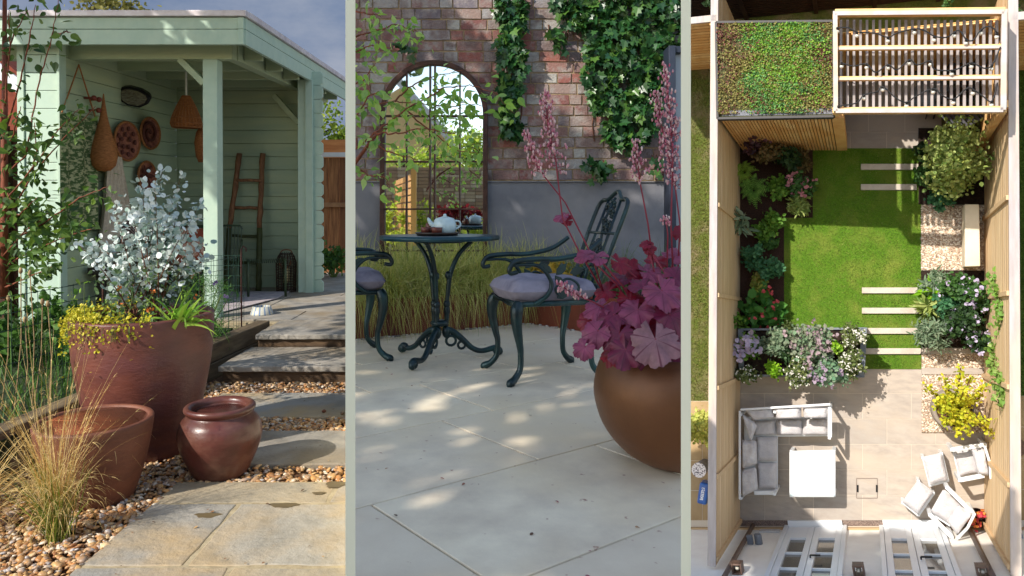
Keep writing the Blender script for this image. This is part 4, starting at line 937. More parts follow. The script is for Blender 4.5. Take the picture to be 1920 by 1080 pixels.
ivy([(1228, 290), (1290, 290), (1290, 330), (1200, 330)], 26, 'few ivy leaves at the far right above the plinth')
ivy([(1020, 55), (1060, 45), (1070, 95), (1040, 90)], 20, 'ivy sprig left of the broad ivy mass', .07)
ivy([(728, 78), (776, 84), (776, 104), (735, 96)], 16, 'ivy sprig on the bricks above the mirror', .07)
# dark window frame at right
t = thing('dark_metal_frame', 'dark blue-grey metal window frame standing at the far right of the terrace', 'frame', P2(1264, 420, 5.6)); dkb = M('dark_blue_paint', S(44, 50, 66), S(36, 42, 56), 8, .4)
x0 = P2(1255, 0, 5.6).x; x1 = P2(1268, 0, 5.6).x; g = MB(); g.box(x0, x1, 5.6, 5.8, FL + HB, P2(0, 84, 5.6).z); obj('upright', g, dkb, t, bev=.004)
g = MB(); g.box(x1 + .001, x1 + .3, 5.62, 5.78, P2(0, 96, 5.6).z, P2(0, 84, 5.6).z); obj('top_rail', g, dkb, t, bev=.004)
g = MB(); g.box(x1 + .001, x1 + .3, 5.68, 5.69, FL + HB, P2(0, 97, 5.6).z); obj('panel', g, M('grey_panel', S(150, 156, 164), rough=.3), t)

# ---- table
T0 = V((-.44, 4.55, FL)); t = thing('bistro_table', 'round cast-iron bistro table with scalloped edge and three scrolled feet', 'table', T0)
zt = P2(0, 441, 4.55).z; g = MB(); prof = []
n = 96; vs = []; fs = []
for (rr, z) in ((.05, -.012), (.34, -.03), (.357, -.028), (.362, -.014), (.357, -.002), (.345, 0), (.0, 0)):
    for k in range(n): a = 2 * PI * k / n; r_ = rr * (1 + (.016 * math.cos(12 * a) if rr > .3 else 0)); vs.append(V((T0.x + r_ * math.cos(a), T0.y + r_ * math.sin(a), zt + z)))
m_ = 7
for i in range(m_ - 1):
    for k in range(n): k2 = (k + 1) % n; fs.append((i * n + k, i * n + k2, (i + 1) * n + k2, (i + 1) * n + k))
g.add(vs, fs); obj('table_top', g, tablem, t, smooth=True)
for ang, L_ in ((math.atan2(-.37, -.12), .37), (math.atan2(.17, -.25), .30), (math.atan2(.08, .34), .36)):
    u = V((math.cos(ang), math.sin(ang), 0)); g = MB()
    q = lambda r, z: V((T0.x, T0.y, 0)) + u * r + V((0, 0, z))
    g.stube([q(.20, zt - .04), q(.17, zt - .06), q(.11, zt - .13), q(.065, zt - .24), q(.05, zt - .36), q(.045, zt - .40)], [.012, .013, .014, .015, .014, .013], 8)
    for z in (zt - .245, zt - .42): g.blob(q(.053 if z > zt - .3 else .044, z), (.021, .021, .028), 10, 7)
    g.stube([q(.044, zt - .40), q(.045, FL + .30), q(.042, FL + .2)], [.014, .017, .013], 8); g.blob(q(.044, FL + .29), (.02, .02, .04), 10, 7)
    g.blob(q(.04, FL + .16), (.026, .026, .04), 10, 7)
    lg = obj('leg', g, iron, t, smooth=True)
    g = MB(); g.stube([q(.02, FL + .18), q(.08, FL + .16), q(.14, FL + .11), q(.20, FL + .055), q(.26, FL + .035), q(L_ - .02, FL + .05), q(L_, FL + .045), q(L_ + .015, FL + .025), q(L_, FL + .012)], [.018, .02, .019, .017, .016, .019, .022, .02, .012], 8)
    side = V((-u.y, u.x, 0))
    g.tube([q(.07 + .03 * math.cos(b2), FL + .105 + .03 * math.sin(b2)) for b2 in np.linspace(0, 2 * PI, 14)[:-1]], .009, 6, True)
    g.tube([q(.135 + .022 * math.cos(b2), FL + .075 + .022 * math.sin(b2)) for b2 in np.linspace(0, 2 * PI, 12)[:-1]], .008, 6, True)
    g.blob(q(L_ - .003, FL + .035), (.028, .028, .03), 10, 7); obj('foot', g, iron, lg, smooth=True)
g = MB(); g.lathe([(.0, FL + .235), (.05, FL + .23), (.058, FL + .215), (.05, FL + .2), (0, FL + .19)], V((T0.x, T0.y, 0)), 20); g.lathe([(0, zt - .035), (.14, zt - .036), (.14, zt - .045), (0, zt - .046)][::-1], V((T0.x, T0.y, 0)), 24); obj('collar', g, iron, t, smooth=True)
# tea things
tr = V((T0.x - .01, T0.y - .05, zt + .002)); g = MB(); n = 40
g.lathe([(.0, .004), (.11, .004), (.125, .012), (.131, .018), (.135, .016), (.12, .0), (0, 0)][::-1], tr, n); obj('tray', g, M('dark_tray', S(44, 34, 32), S(60, 46, 40), 8, .35), smooth=True, label='dark round tray under the teapot on the bistro table', cat='tray')
por = M('pale_porcelain', S(196, 214, 218), S(186, 206, 212), 12, .16, coat=.5); c = P2(834, 437, T0.y - .06); c.z = tr.z + .0185 - .012
t = thing('teapot', 'pale blue-white round teapot with a short spout on the tray', 'teapot', c); g = MB()
g.lathe([(.038, 0), (.058, .006), (.068, .03), (.069, .055), (.064, .083), (.055, .095), (.03, .101), (.0, .103)], c, 36); obj('body', g, por, t, smooth=True)
g = MB(); g.blob(c + V((0, 0, .112)), (.011, .011, .011), 10, 8); g.lathe([(.03, .1015), (.012, .107), (0, .108)], c, 16); obj('lid', g, por, t, smooth=True)
g = MB(); g.stube([c + V((-.055, 0, .045)), c + V((-.08, 0, .06)), c + V((-.098, 0, .088)), c + V((-.104, 0, .092))], [.02, .015, .010, .009], 10); obj('spout', g, por, t, smooth=True)
g = MB(); g.stube([c + V((.06, .01, .08)), c + V((.085, .03, .075)), c + V((.09, .035, .05)), c + V((.064, .02, .03))], .006, 8); obj('handle', g, por, t, smooth=True)
cup = M('red_brown_cup', S(120, 62, 46), S(90, 46, 38), 20, .35)
for px, dd, lb in ((799, -.09, 'small red-brown cup at the left on the tray'), (819, -.13, 'small red-brown cup nearest the teapot')):
    c = P2(px, 437, T0.y + dd); c.z = tr.z + .013; g = MB(); g.lathe([(.022, 0), (.030, .004), (.033, .035), (.031, .036), (.028, .01), (0, .008)], c, 24); obj('tea_cup', g, cup, smooth=True, label=lb, cat='cup', group='cups on the tray')
c = P2(806, 437, T0.y + .0); c.z = tr.z + .014; g = MB(); g.lathe([(.02, 0), (.026, .01), (.024, .055), (.02, .06), (.018, .02), (0, .01)], c, 20); obj('small_jug', g, cup, smooth=True, label='small brown jug behind the two cups', cat='jug')

# ---- iron chairs
cushm = M('lilac_velvet', S(128, 122, 136), S(158, 152, 164), 5, .75, .6, 16, c3=S(98, 94, 112), scale3=4, spec=.3)
def iron_chair(c, rz, lb, cl, W_=.44, Dp=.46):
    """faces local -X; c is the floor point under the seat centre"""
    R = Matrix.Rotation(rz, 3, 'Z'); c = V(c); T = lambda x, y, z: c + R @ V((x, y, z)); t = thing('iron_armchair', lb, 'chair', c, 'iron garden armchairs')
    zs = .41
    for sx, sy in ((-1, -1), (-1, 1), (1, -1), (1, 1)):
        g = MB(); x, y = sx * Dp / 2, sy * W_ / 2; o = .035 * sx; p_ = .02 * sy
        g.stube([T(x * .9, y * .92, zs + .005), T(x * .97, y * .98, zs - .03), T(x * .98, y, zs - .10), T(x * .90, y * .96, zs - .2), T(x * .86, y * .92, .16), T(x * .88, y * .94, .08), T(x + o * .1, y, .035), T(x + o, y + p_, .015), T(x + o, y + p_, .004)],
               [.03, .034, .028, .019, .016, .0155, .018, .023, .016], 9); obj('leg', g, iron, t, smooth=True)
    g = MB(); hx, hy = Dp / 2 * .94, W_ / 2 * .98; rim = [T(-hx - .02, -hy * .6, zs), T(-hx, -hy, zs), T(hx, -hy, zs), T(hx, hy, zs), T(-hx, hy, zs), T(-hx - .02, hy * .6, zs)]
    g.tube(rim, .014, 8, True)
    for k in range(7): y = -hy + 2 * hy * (k + .5) / 7; g.stube([T(-hx, y, zs), T(hx, y, zs)], .006, 5)
    obj('seat_frame', g, iron, t, smooth=True)
    for s in (-1, 1):
        y = s * W_ / 2 * 1.03; g = MB(); yo = y + s * .02
        g.stube([T(hx + .03, y, zs + .33), T(hx - .07, yo, zs + .265), T(0, yo, zs + .235), T(-hx * .6, yo, zs + .235), T(-hx - .02, yo, zs + .225), T(-hx - .055, yo, zs + .19), T(-hx - .05, yo, zs + .165), T(-hx - .015, yo, zs + .17)], [.012, .014, .014, .014, .014, .013, .012, .011], 8)
        g.stube([T(-hx - .04, yo, zs + .205), T(-hx * .55, yo, zs + .2), T(-hx * .22, yo, zs + .12), T(-hx * .3, yo, zs + .05), T(-hx * .6, y, zs)], [.008, .01, .011, .012, .013], 7)
        g.stube([T(hx * .35, yo, zs + .02), T(hx * .5, yo, zs + .09), T(hx * .2, yo, zs + .13), T(-hx * .1, yo, zs + .08), T(hx * .05, yo, zs + .03)], .007, 6)
        obj('arm', g, iron, t, smooth=True)
        g = MB()
        for (x, z, aa) in ((-hx * .35, .185, -.5), (hx * .05, .18, .8), (hx * .45, .17, .3), (hx * .1, .05, .5), (-hx * .0, .115, 2.2)):
            L_ = .085; ca, sa = math.cos(aa), math.sin(aa); pts = []
            for (u, v) in ((0, 0), (.3, .24), (.65, .24), (1, 0), (.65, -.24), (.3, -.24)): pts.append(T(x + (u - .5) * L_ * ca - v * L_ * sa, yo - .004, zs + z + (u - .5) * L_ * sa + v * L_ * ca))
            g.prism(pts, R @ V((0, .008, 0)))
        obj('leaf_ornament', g, iron, t, bev=.002)
    # back, leaning away
    def Bk(v, z): return T(hx + .01 + .32 * z + .03 * (z / .5) ** 2, v, zs + z)
    g = MB(); w0, w1 = W_ / 2 * .80, W_ / 2 * .86
    out = [Bk(-w0, 0), Bk(-w0, .15), Bk(-w1, .33), Bk(-w1, .50), Bk(-w1 * .8, .545), Bk(-w1 * .45, .55), Bk(0, .595), Bk(w1 * .45, .55), Bk(w1 * .8, .545), Bk(w1, .50), Bk(w1, .33), Bk(w0, .15), Bk(w0, 0)]
    g.stube(out, .0125, 8); obj('back_frame', g, iron, t, smooth=True)
    g = MB(); g.tube([Bk(-w0 * 1.05, .36), Bk(w0 * 1.05, .36)], .008, 6); g.tube([Bk(-w0 * .45, 0), Bk(-w0 * .5, .25), Bk(-w0 * .45, .56)], .009, 6); g.tube([Bk(w0 * .45, 0), Bk(w0 * .5, .25), Bk(w0 * .45, .56)], .009, 6); g.tube([Bk(-w0, .08), Bk(w0, .08)], .009, 6); obj('back_bars', g, iron, t, smooth=True)
    g = MB(); pts = []
    for v, z in ((0, .05), (0, .2), (-.05, .14), (.05, .14), (0, .3), (-.04, .27), (.045, .28), (.02, .42), (-.03, .47), (.04, .5), (0, .52), (-.06, .4), (-.02, .38)):
        p0 = Bk(v, z)
        for k in range(7):
            a = 2 * PI * k / 7; g.blob(p0 + R @ V((.003, .022 * math.cos(a), .022 * math.sin(a))), (.011, .012, .012), 6, 4)
    g.tube([Bk(0, 0), Bk(.03, .15), Bk(-.03, .3), Bk(.03, .42), Bk(0, .56)], .009, 6); obj('floral_panel', g, iron, t, smooth=True)
    g = cushion(T(-.01, 0, zs + .065), Dp * 1.12, W_ * 1.14, .13, R, cushm, '', '', '')
    obj('seat_cushion', g, cushm, smooth=True, label=cl, cat='cushion', group='lilac cushions on the iron chairs')
iron_chair((.17, 4.115, FL), math.atan2(.15, .43) - .02, 'verdigris cast-iron armchair with leafy arms facing the table from the right', 'plump lilac velvet cushion on the whole iron chair at the right')
iron_chair((-1.06, 4.60, FL), math.atan2(.15, .43) + PI + .02, 'cast-iron armchair cut off at the left edge of the terrace', 'lilac velvet cushion on the partly seen iron chair at the left')

# ---- big bowl and the magenta plant
bowlm = M('bronze_bowl', S(116, 76, 46), S(92, 58, 36), 5, .42, .08, 40, metal=.35, c3=S(128, 82, 48)); CB = V((.60, 2.66, FL))
t = thing('bowl_planter', 'large round bronze-brown bowl planter in the right foreground of the terrace', 'planter', CB)
g = MB(); g.lathe([(.10, 0), (.15, .012), (.22, .06), (.28, .14), (.308, .235), (.302, .31), (.28, .37), (.262, .395), (.25, .40), (.24, .385)], CB, 72); obj('bowl', g, bowlm, t, smooth=True)
g = MB(); g.lathe([(0, .375), (.24, .37)], CB, 40); obj('soil', g, soil, t, smooth=True)
# heuchera
def heu_mat(nm, base, vein, back):
    m_ = M(nm, S(*base), S(*[int(v * .8) for v in base]), 22, .42, .25, 60, trans=.18, back=S(*back), spec=.4); nt = m_.node_tree; bs = nt.nodes['Principled BSDF']; src = bs.inputs['Base Color'].links[0].from_socket
    uv = nt.nodes.new('ShaderNodeUVMap'); sp = nt.nodes.new('ShaderNodeSeparateXYZ'); nt.links.new(uv.outputs[0], sp.inputs[0])
    pp_ = nt.nodes.new('ShaderNodeMath'); pp_.operation = 'PINGPONG'; pp_.inputs[1].default_value = .5; nt.links.new(sp.outputs[0], pp_.inputs[0])
    mr = nt.nodes.new('ShaderNodeMapRange'); mr.inputs[1].default_value = .055; mr.inputs[2].default_value = .015; nt.links.new(pp_.outputs[0], mr.inputs[0])
    mx = nt.nodes.new('ShaderNodeMix'); mx.data_type = 'RGBA'; nt.links.new(mr.outputs[0], mx.inputs[0]); nt.links.new(src, mx.inputs[6]); mx.inputs[7].default_value = S(*vein); nt.links.new(mx.outputs[2], bs.inputs['Base Color']); return m_
hm = [heu_mat('magenta_leaf', (122, 36, 70), (76, 18, 42), (150, 20, 44)), heu_mat('pink_leaf', (152, 70, 102), (104, 32, 62), (160, 24, 50)), heu_mat('mauve_leaf', (158, 112, 118), (96, 40, 58), (140, 30, 50)), heu_mat('crimson_leaf', (136, 16, 44), (90, 10, 30), (160, 16, 40)), heu_mat('plum_leaf', (98, 34, 62), (62, 18, 40), (120, 20, 40))]
def heuleaf(mb, c, nrm, ax, R_, lobes=6, ruf=.05):
    c = V(c); n = V(nrm).normalized(); a = V(ax); a = (a - n * a.dot(n)).normalized(); b = n.cross(a); NA = 84; NR = 7; uv = []; vs = []; fs = []; ph = random.uniform(0, 6)
    for i in range(NR + 1):
        r = i / NR
        for k in range(NA + 1):
            f = k / NA; th = PI - (f * 2 * PI * .93 + .035 * 2 * PI); th = -PI + .22 + f * (2 * PI - .44)
            u = f * lobes; lob = abs(math.cos((u - .0) * PI)) ; lb_ = .80 + .20 * (lob ** .7) + .03 * math.sin(u * 2 * PI * 3) + .025 * math.sin(u * 2 * PI * 5 + ph)
            rad = R_ * r * (1 if r < .3 else (1 + (lb_ - 1) * (r - .3) / .7)) * (.85 + .15 * math.cos(th))
            z = R_ * ((ruf * math.sin(u * 2 * PI + ph) + .10 * math.sin(2 * th + ph) + .05 * math.sin(5 * th + ph * 2)) * r * r + -.045 * r * (1 - lob) - .30 * r * r * (.6 + .4 * math.cos(th)) + .12 * r)
            vs.append(c + a * rad * math.cos(th) + b * rad * math.sin(th) + n * z); uv.append((u, r))
    for i in range(NR):
        for k in range(NA): j = i * (NA + 1) + k; fs.append((j, j + NA + 1, j + NA + 2, j + 1))
    mb.add(vs, fs); mb.uv = (mb.uv or []) + uv
ht_ = thing('magenta_heuchera', 'magenta and pink ruffled-leaf plant with tall flower stalks in the bronze bowl', 'plant', CB + V((0, 0, .38))); top = CB + V((0, 0, .38)); stalks = MB()
big = [(1228, 636, 2.34, .105, 2, (-.1, -.8, .75), (.1, -.3, -1)), (1172, 655, 2.36, .075, 0, (-.3, -.9, .5), (-.2, -.2, -1)), (1195, 580, 2.45, .078, 1, (-.1, -.8, .8), (-.3, 0, -1)), (1240, 545, 2.42, .088, 1, (0, -.8, .8), (.3, 0, -1)), (1150, 590, 2.45, .07, 0, (-.2, -.8, .8), (-1, 0, -.4)),
       (1120, 620, 2.42, .065, 1, (-.3, -.8, .6), (-.7, 0, -1)), (1096, 650, 2.40, .05, 1, (-.3, -.9, .5), (-.5, 0, -1)), (1125, 575, 2.5, .07, 1, (-.3, -.5, .9), (-1, -.1, -.3)), (1140, 545, 2.6, .062, 3, (-.3, -.6, .8), (-1, 0, .1)), (1170, 520, 2.6, .06, 0, (0, -.5, 1), (-.5, 0, .5)),
       (1120, 482, 2.5, .06, 1, (.1, -.5, .9), (-1, .2, .2)), (1160, 492, 2.55, .055, 3, (.3, -.7, .6), (1, 0, -.3)), (1185, 505, 2.6, .06, 3, (.2, -.8, .5), (1, 0, 0)), (1215, 510, 2.6, .065, 1, (.1, -.6, .8), (.6, 0, .2)), (1265, 520, 2.5, .07, 0, (.0, -.7, .8), (.7, 0, .2)), (1255, 590, 2.4, .085, 0, (.2, -.9, .5), (.6, 0, -.8)),
       (1205, 540, 2.5, .07, 0, (0, -.6, .9), (.2, 0, .6)), (1160, 625, 2.4, .075, 0, (-.2, -.9, .5), (-.4, 0, -1)), (1145, 660, 2.45, .06, 3, (-.6, -.6, .3), (-.3, 0, -1)), (1270, 640, 2.45, .08, 0, (.3, -.9, .4), (.6, 0, -1)), (1230, 490, 2.7, .06, 3, (0, -.6, .8), (.2, 0, 1)), (1265, 480, 2.65, .065, 1, (0, -.6, .8), (.4, 0, 1)),
       (1215, 465, 2.6, .026, 3, (0, -.9, .4), (1, 0, 0)), (1213, 458, 2.6, .022, 3, (0, -.6, .7), (-1, 0, 0)), (1065, 413, 2.62, .022, 3, (0, -1, .3), (-1, 0, 0)), (1055, 405, 2.6, .04, 1, (-.3, -.5, .9), (-1, 0, -.5)), (1275, 440, 2.6, .04, 3, (0, -1, .3), (.3, 0, 1)), (1240, 605, 2.5, .08, 3, (.1, -.8, .5), (0, 0, -1)), (1190, 610, 2.5, .075, 3, (0, -.9, .4), (-.5, 0, -1)), (1105, 600, 2.5, .055, 3, (-.4, -.7, .5), (-1, 0, -.6)),
       (1100, 478, 2.5, .05, 1, (-.2, -.5, .9), (-1, 0, -.2)), (1180, 560, 2.5, .065, 3, (.1, -.9, .4), (.5, 0, -.7)), (1270, 560, 2.5, .07, 2, (.2, -.8, .7), (.8, 0, -.4)), (1215, 660, 2.45, .07, 0, (0, -.9, .3), (0, 0, -1))]
def lf(mi, *a): g = MB(); heuleaf(g, *a); obj('leaf', g, hm[mi], ht_, smooth=True)
for px, py, d, R_, mi, nr, ax in big:
    c = P2(px, py, d); lf(mi, c, nr, ax, R_ * (.9 if R_ > .03 else 1.2), random.choice((5, 6, 6, 7)), random.uniform(.03, .07))
    if py > 440: b0 = V((top.x + random.uniform(-.12, .08), top.y + random.uniform(-.1, .1), top.z)); stalks.tube([b0, b0.lerp(c, .6) + V((0, 0, .04)), c], .0035, 5)
for k in range(64):
    a = random.uniform(0, 6.28); r = random.uniform(.05, .26); c = top + V((r * math.cos(a) - .02, r * math.sin(a), random.uniform(.0, .14 + .06 * (1 - r)))); lf(random.choice((0, 0, 3, 3, 4, 4)), c, (math.cos(a) * .6, math.sin(a) * .6 - .4, .8), (math.cos(a), math.sin(a), -.5), random.uniform(.035, .06), 6)
bell = M('pink_bell', S(222, 170, 178), island=L4((226, 178, 184), (206, 116, 140), (236, 214, 206), (190, 90, 120)), trans=.25); stk = M('red_stalk', S(132, 40, 58), rough=.5); fl = MB()
def spike(path, d, f0, n, wd, tap=1):
    fl = MB()
    q = [P2(x, y, d - .02 * i) for i, (x, y) in enumerate(path)]; m_ = len(q); stalks.tube(q, [.0034 - .002 * i / m_ for i in range(m_)], 5)
    for k in range(n):
        s = f0 + (1 - f0) * (k / n); i = min(int(s * (m_ - 1)), m_ - 2); p = q[i].lerp(q[i + 1], s * (m_ - 1) - i); w_ = wd * (1.1 - .85 * (k / n) ** tap) * random.uniform(.3, 1)
        e = p + V((random.uniform(-1, 1) * w_, random.uniform(-.6, .6) * w_, random.uniform(-.1, .6) * w_)); stalks.tube([p, e], .0012, 3)
        for _ in range(random.choice((2, 3, 4))):
            c = e + V([random.gauss(0, .007) for _ in range(3)]); fl.blob(c, (.0038, .0038, .0065), 5, 4, .15)
    obj('flower_spike', fl, bell, ht_, smooth=True, kind='stuff')
spike([(1130, 545), (1085, 470), (1055, 410), (1042, 300), (1028, 240), (1022, 172)], 2.6, .56, 66, .052)
spike([(1135, 560), (1110, 480), (1060, 380), (1020, 330), (1000, 290), (988, 250)], 2.62, .62, 34, .040)
spike([(1262, 520), (1258, 420), (1262, 300), (1258, 220), (1247, 122)], 2.6, .40, 96, .055)
spike([(1225, 500), (1215, 420), (1200, 340), (1192, 265)], 2.62, .66, 26, .034)
spike([(1270, 520), (1275, 420), (1265, 340), (1240, 230), (1232, 170)], 2.66, .45, 50, .045)
spike([(1160, 590), (1110, 565), (1070, 548), (1046, 530)], 2.5, .5, 20, .02)
spike([(1250, 520), (1252, 440), (1248, 405)], 2.58, .8, 8, .015)
obj('flower_stalks', stalks, stk, ht_, smooth=True); 

# ---- birch spray hanging in from the left
bl2 = M('fresh_birch_leaf', S(134, 180, 70), island=L4((130, 178, 66), (166, 204, 90), (96, 146, 60), (196, 220, 130), (116, 160, 76)), trans=.45, rough=.4)
t = thing('birch_spray', 'fresh green birch branches reaching in front of the brick wall and mirror from the left', 'tree', P2(662, 640, 4.2)); st = MB(); pts = []
brs = [[(655, 290), (700, 250), (760, 205), (830, 165), (880, 158), (930, 175), (965, 215)], [(655, 210), (690, 200), (740, 190), (800, 195), (860, 215)], [(655, 70), (690, 60), (740, 45), (772, 55), (785, 60)], [(655, 160), (680, 150), (708, 110)], [(655, 300), (690, 330), (720, 330), (735, 360)], [(700, 250), (740, 250), (790, 240), (850, 250), (890, 235)],
       [(655, 20), (700, 25), (720, 30)], [(760, 205), (800, 240), (850, 280), (905, 290)], [(655, 190), (665, 160), (660, 130)], [(740, 190), (770, 160), (820, 140), (875, 130)], [(690, 265), (740, 290), (790, 300)], [(655, 240), (690, 180), (715, 170)], [(655, 100), (690, 85), (740, 90)], [(800, 195), (840, 200), (880, 195)], [(820, 165), (860, 190), (920, 200)]]
for i, b in enumerate(brs):
    q = [P2(x, y, 4.3 - .05 * j + .1 * math.sin(i)) for j, (x, y) in enumerate(b)]; qq = []
    for j in range(len(q) - 1):
        for s in range(7): qq.append(q[j].lerp(q[j + 1], s / 7) + V((random.uniform(-.006, .006), 0, random.uniform(-.006, .006))))
    st.tube(qq, [.006 * (1 - .75 * j / len(qq)) for j in range(len(qq))], 5)
    for j, p in enumerate(qq):
        for _ in range(random.choice((0, 1, 2)) if j < 8 else 2): pts.append(p + V((random.gauss(0, .035), random.gauss(0, .05), random.gauss(-.02, .035))))
st.tube([P2(640, 340, 4.4), P2(700, 258, 4.35), P2(735, 232, 4.3)], [.014, .01, .006], 6)
obj('branches', st, bark, t, smooth=True); g = MB(); leaves(g, pts, .052, OVATE, nrm=(-.2, -.5, .5), nb=.8, axis=(.3, 0, -1), ab=.8); obj('foliage', g, bl2, t)

# ---- garden on the near side of the terrace, seen only in the mirror
TRIM = False
t = thing('yard_wall', 'pale brick yard wall seen reflected in the arched mirror', 'wall', (-1, -4.2, -1)); g = MB(); z = -1
while z < 1.0:
    x = -4.6 + (.12 if int(z * 100) % 2 else 0)
    while x < 3: g.box(x, x + .225, -4.25, -4.2, z, z + .068); x += .236
    z += .079
obj('brickwork', g, M('pale_yard_brick', S(190, 170, 140), island=L4((196, 176, 146), (176, 150, 120), (206, 190, 164), (166, 140, 118))), t); g = MB(); g.box(-4.6, 3.1, -4.4, -4.248, -1, 1.0); obj('mortar', g, mortar, t)
t = thing('slatted_yard_fence', 'honey-coloured slatted fence seen reflected in the left of the mirror', 'fence', (-2.3, -2.4, -1)); g = MB()
for k in range(13): g.bar((-2.6, -3.9, -.9 + .13 * k), (-1.75, -.6, -.9 + .13 * k), .03, .10)
obj('slats', g, M('honey_wood', S(216, 160, 84), S(190, 132, 66), 4, .7), t); g = MB(); g.bar((-1.75, -.6, -1), (-1.75, -.6, .8), .09, .09); obj('post', g, M('honey_post', S(226, 176, 100)), t)
t = thing('yard_house', 'yellow rendered gable with a white verge seen reflected at the top of the mirror', 'house', (-3, -9, -1)); g = MB(); g.prism([V((-6, -9, -1)), V((-1.6, -9, -1)), V((-1.6, -9, 1.9)), V((-3.2, -9, 3.7)), V((-6, -9, 2.0))], (0, -.4, 0)); obj('wall', g, M('yellow_render', S(226, 198, 140)), t)
g = MB(); g.bar((-3.3, -8.9, 3.85), (-1.3, -8.9, 1.6), .2, .22); obj('bargeboard', g, white, t)
g = MB(); g.box(-8, 8, -14, .85, -1.1, -.97); obj('yard_ground', g, M('yard_paving', S(190, 182, 168), S(160, 150, 138), 3, .8), kind='structure')
sunleaf = M('sunny_shrub_leaf', S(170, 196, 60), island=L4((168, 196, 62), (200, 214, 90), (120, 160, 50)), trans=.5)
for x, y, R_, lb in ((-1.75, -2.1, .55, 'at the left of the mirror'), (-1.05, -2.6, .5, 'behind the teapot'), (-.55, -2.4, .45, 'low at the right of the mirror'), (-2.2, -1.6, .6, 'at the mirror left edge')):
    bushy('yard_shrub', (x, y, -.97), (R_, R_, R_ * 1.15), 14, 800, .09, .07, sunleaf, 'bright yellow-green shrub reflected ' + lb, 'shrub', ROUND, 'shrubs reflected in the mirror')
tree((-.6, -5.6, -1), (1.0, .6, .9), 1.5, 26, 2600, .18, .09, sunleaf, 'bright green tree reflected in the upper half of the arched mirror')
tree((-2.6, -5.2, -1), (.8, .6, .8), 1.2, 22, 1800, .17, .09, sunleaf, 'lower green tree reflected at the upper left of the arched mirror')
bushy('red_maple', (-1.0, -1.9, -.3), (.42, .3, .22), 12, 420, .07, .08, M('maple_leaf', S(124, 34, 40), island=L4((130, 36, 42), (96, 24, 34)), trans=.4), 'dark red maple reflected in the middle of the mirror', 'shrub', IVY)
n = 500; B = np.stack([rng.normal(-.75, .06, n), rng.normal(-2.2, .06, n), np.full(n, -.6)], 1); g = MB(); blades(g, B, rng.normal(size=(n, 3)) * [.25, .2, 0] + [0, 0, 1], rng.uniform(.5, 1.0, n), .008, .4, 6); obj('yard_grass', g, sunleaf, label='tall pale grass reflected at the right of the mirror', cat='ornamental grass')
# unseen tree, added to shade the terrace and the divider posts
t = thing('added_shade_tree', 'unseen leafy tree added left of the terrace to throw dappled shade on it', 'tree', (-2.7, -2.9, -1)); g = MB(); g.tube([V((-2.7, -2.9, -1.1)), V((-2.75, -2.8, .6)), V((-2.9, -2.3, 2.2)), V((-3.2, -1.2, 3.6))], [.16, .13, .11, .06], 10); obj('trunk', g, trk, t, smooth=True)
off = SUN / SUN.z; pts = []
def blocks_post(p, r):
    for k in (KL, KR):
        q = V((k * 1.7, 1.7)); d = V((p.x, p.y)) - q; s = V((SUN.x, SUN.y)); L_ = s.length; s = s / L_
        a = d.dot(s)
        if a > 0 and abs(d.x * s.y - d.y * s.x) < r + .03 and -1.0 - r < p.z - a * SUN.z / L_ < .55 + r: return True
    return False
def shade(n, xr, yr, h0, h1, z0, dens=None):
    c = 0
    while c < n:
        x = random.uniform(*xr); y = random.uniform(*yr); gx = off.y / off.x
        if dens and random.random() > dens(x, y): continue
        zz = random.uniform(h0, h1); p = V((x, y, FL)) + off * (zz - FL); c += 1
        pts.append(p)
shade(5200, (-1.15, 1.9), (1.6, 6.9), 2.7, 4.4, FL, lambda x, y: 1.0 if (y > 4.2 or x > .5) else (.7 if math.sin(x * 8 + y * 2.5) * math.sin(y * 13 - x * 5) > -.12 else (.04 if (2.7 < y < 4.0 and x < .2) else .24)))
shade(4200, (-1.9, 2.1), (6.3, 10.6), 2.9, 5.0, FL)
for k in (KL, KR):
    for _ in range(190): z_ = random.uniform(-1.0, .6); pts.append(V((k * 1.7 + random.uniform(-.1, .1), 1.7, z_)) + off * (random.uniform(2.3, 4.4) - z_))  # extra leaves added in the sun's path to keep the end posts shaded
g = MB(); leaves(g, pts, .17, BIRCH, nrm=tuple(SUN), nb=.6); obj('crown', g, birchm, t)
g = MB()
for k in range(26):
    p = pts[random.randrange(len(pts))]; s = V((-2.7, -2.9, 1.4)).lerp(V((-3.2, -1.2, 3.6)), random.random())
    if True or not any(blocks_post(s.lerp(p, f / 20) + V((0, 0, .3 * (f / 20) * (1 - f / 20) * 2)), .1) for f in range(21)): g.tube([s, s.lerp(p, .5) + V((0, 0, .15)), p], [.045, .025, .008], 5)
obj('limbs', g, trk, t, smooth=True)
# =================================================================== THE LONG GARDEN SEEN FROM ABOVE (right)
FR = FR3; TRIM = False
def poly3(mb, px, h1, h0=0.0):
    """prism whose top outline was measured in the photo at height h1, standing on h0"""
    t = [G(x, y, h1) for x, y in px]; return mb.prism(t, (0, 0, -(h1 - h0) * U))
def base3(px, h=0.0): 
    p = [G(x, y, h) for x, y in px]; c = sum(p, V((0, 0, 0))) / len(p); return V((c.x, c.y, 0))
def lawn_mat(nm, a, b, c, sc=3.0):
    return M(nm, S(*a), S(*b), 26, .95, .9, 70, c3=S(*c), scale3=sc, lo=.3, hi=.7, bdist=.05)
lawnm = lawn_mat('lawn_grass', (106, 146, 30), (76, 116, 24), (130, 146, 54), 1.6)
rough = lawn_mat('patchy_grass', (112, 124, 50), (78, 92, 34), (150, 130, 104), 1.3)
green2 = lawn_mat('neighbour_lawn', (84, 112, 30), (56, 82, 24), (96, 118, 40), .7)
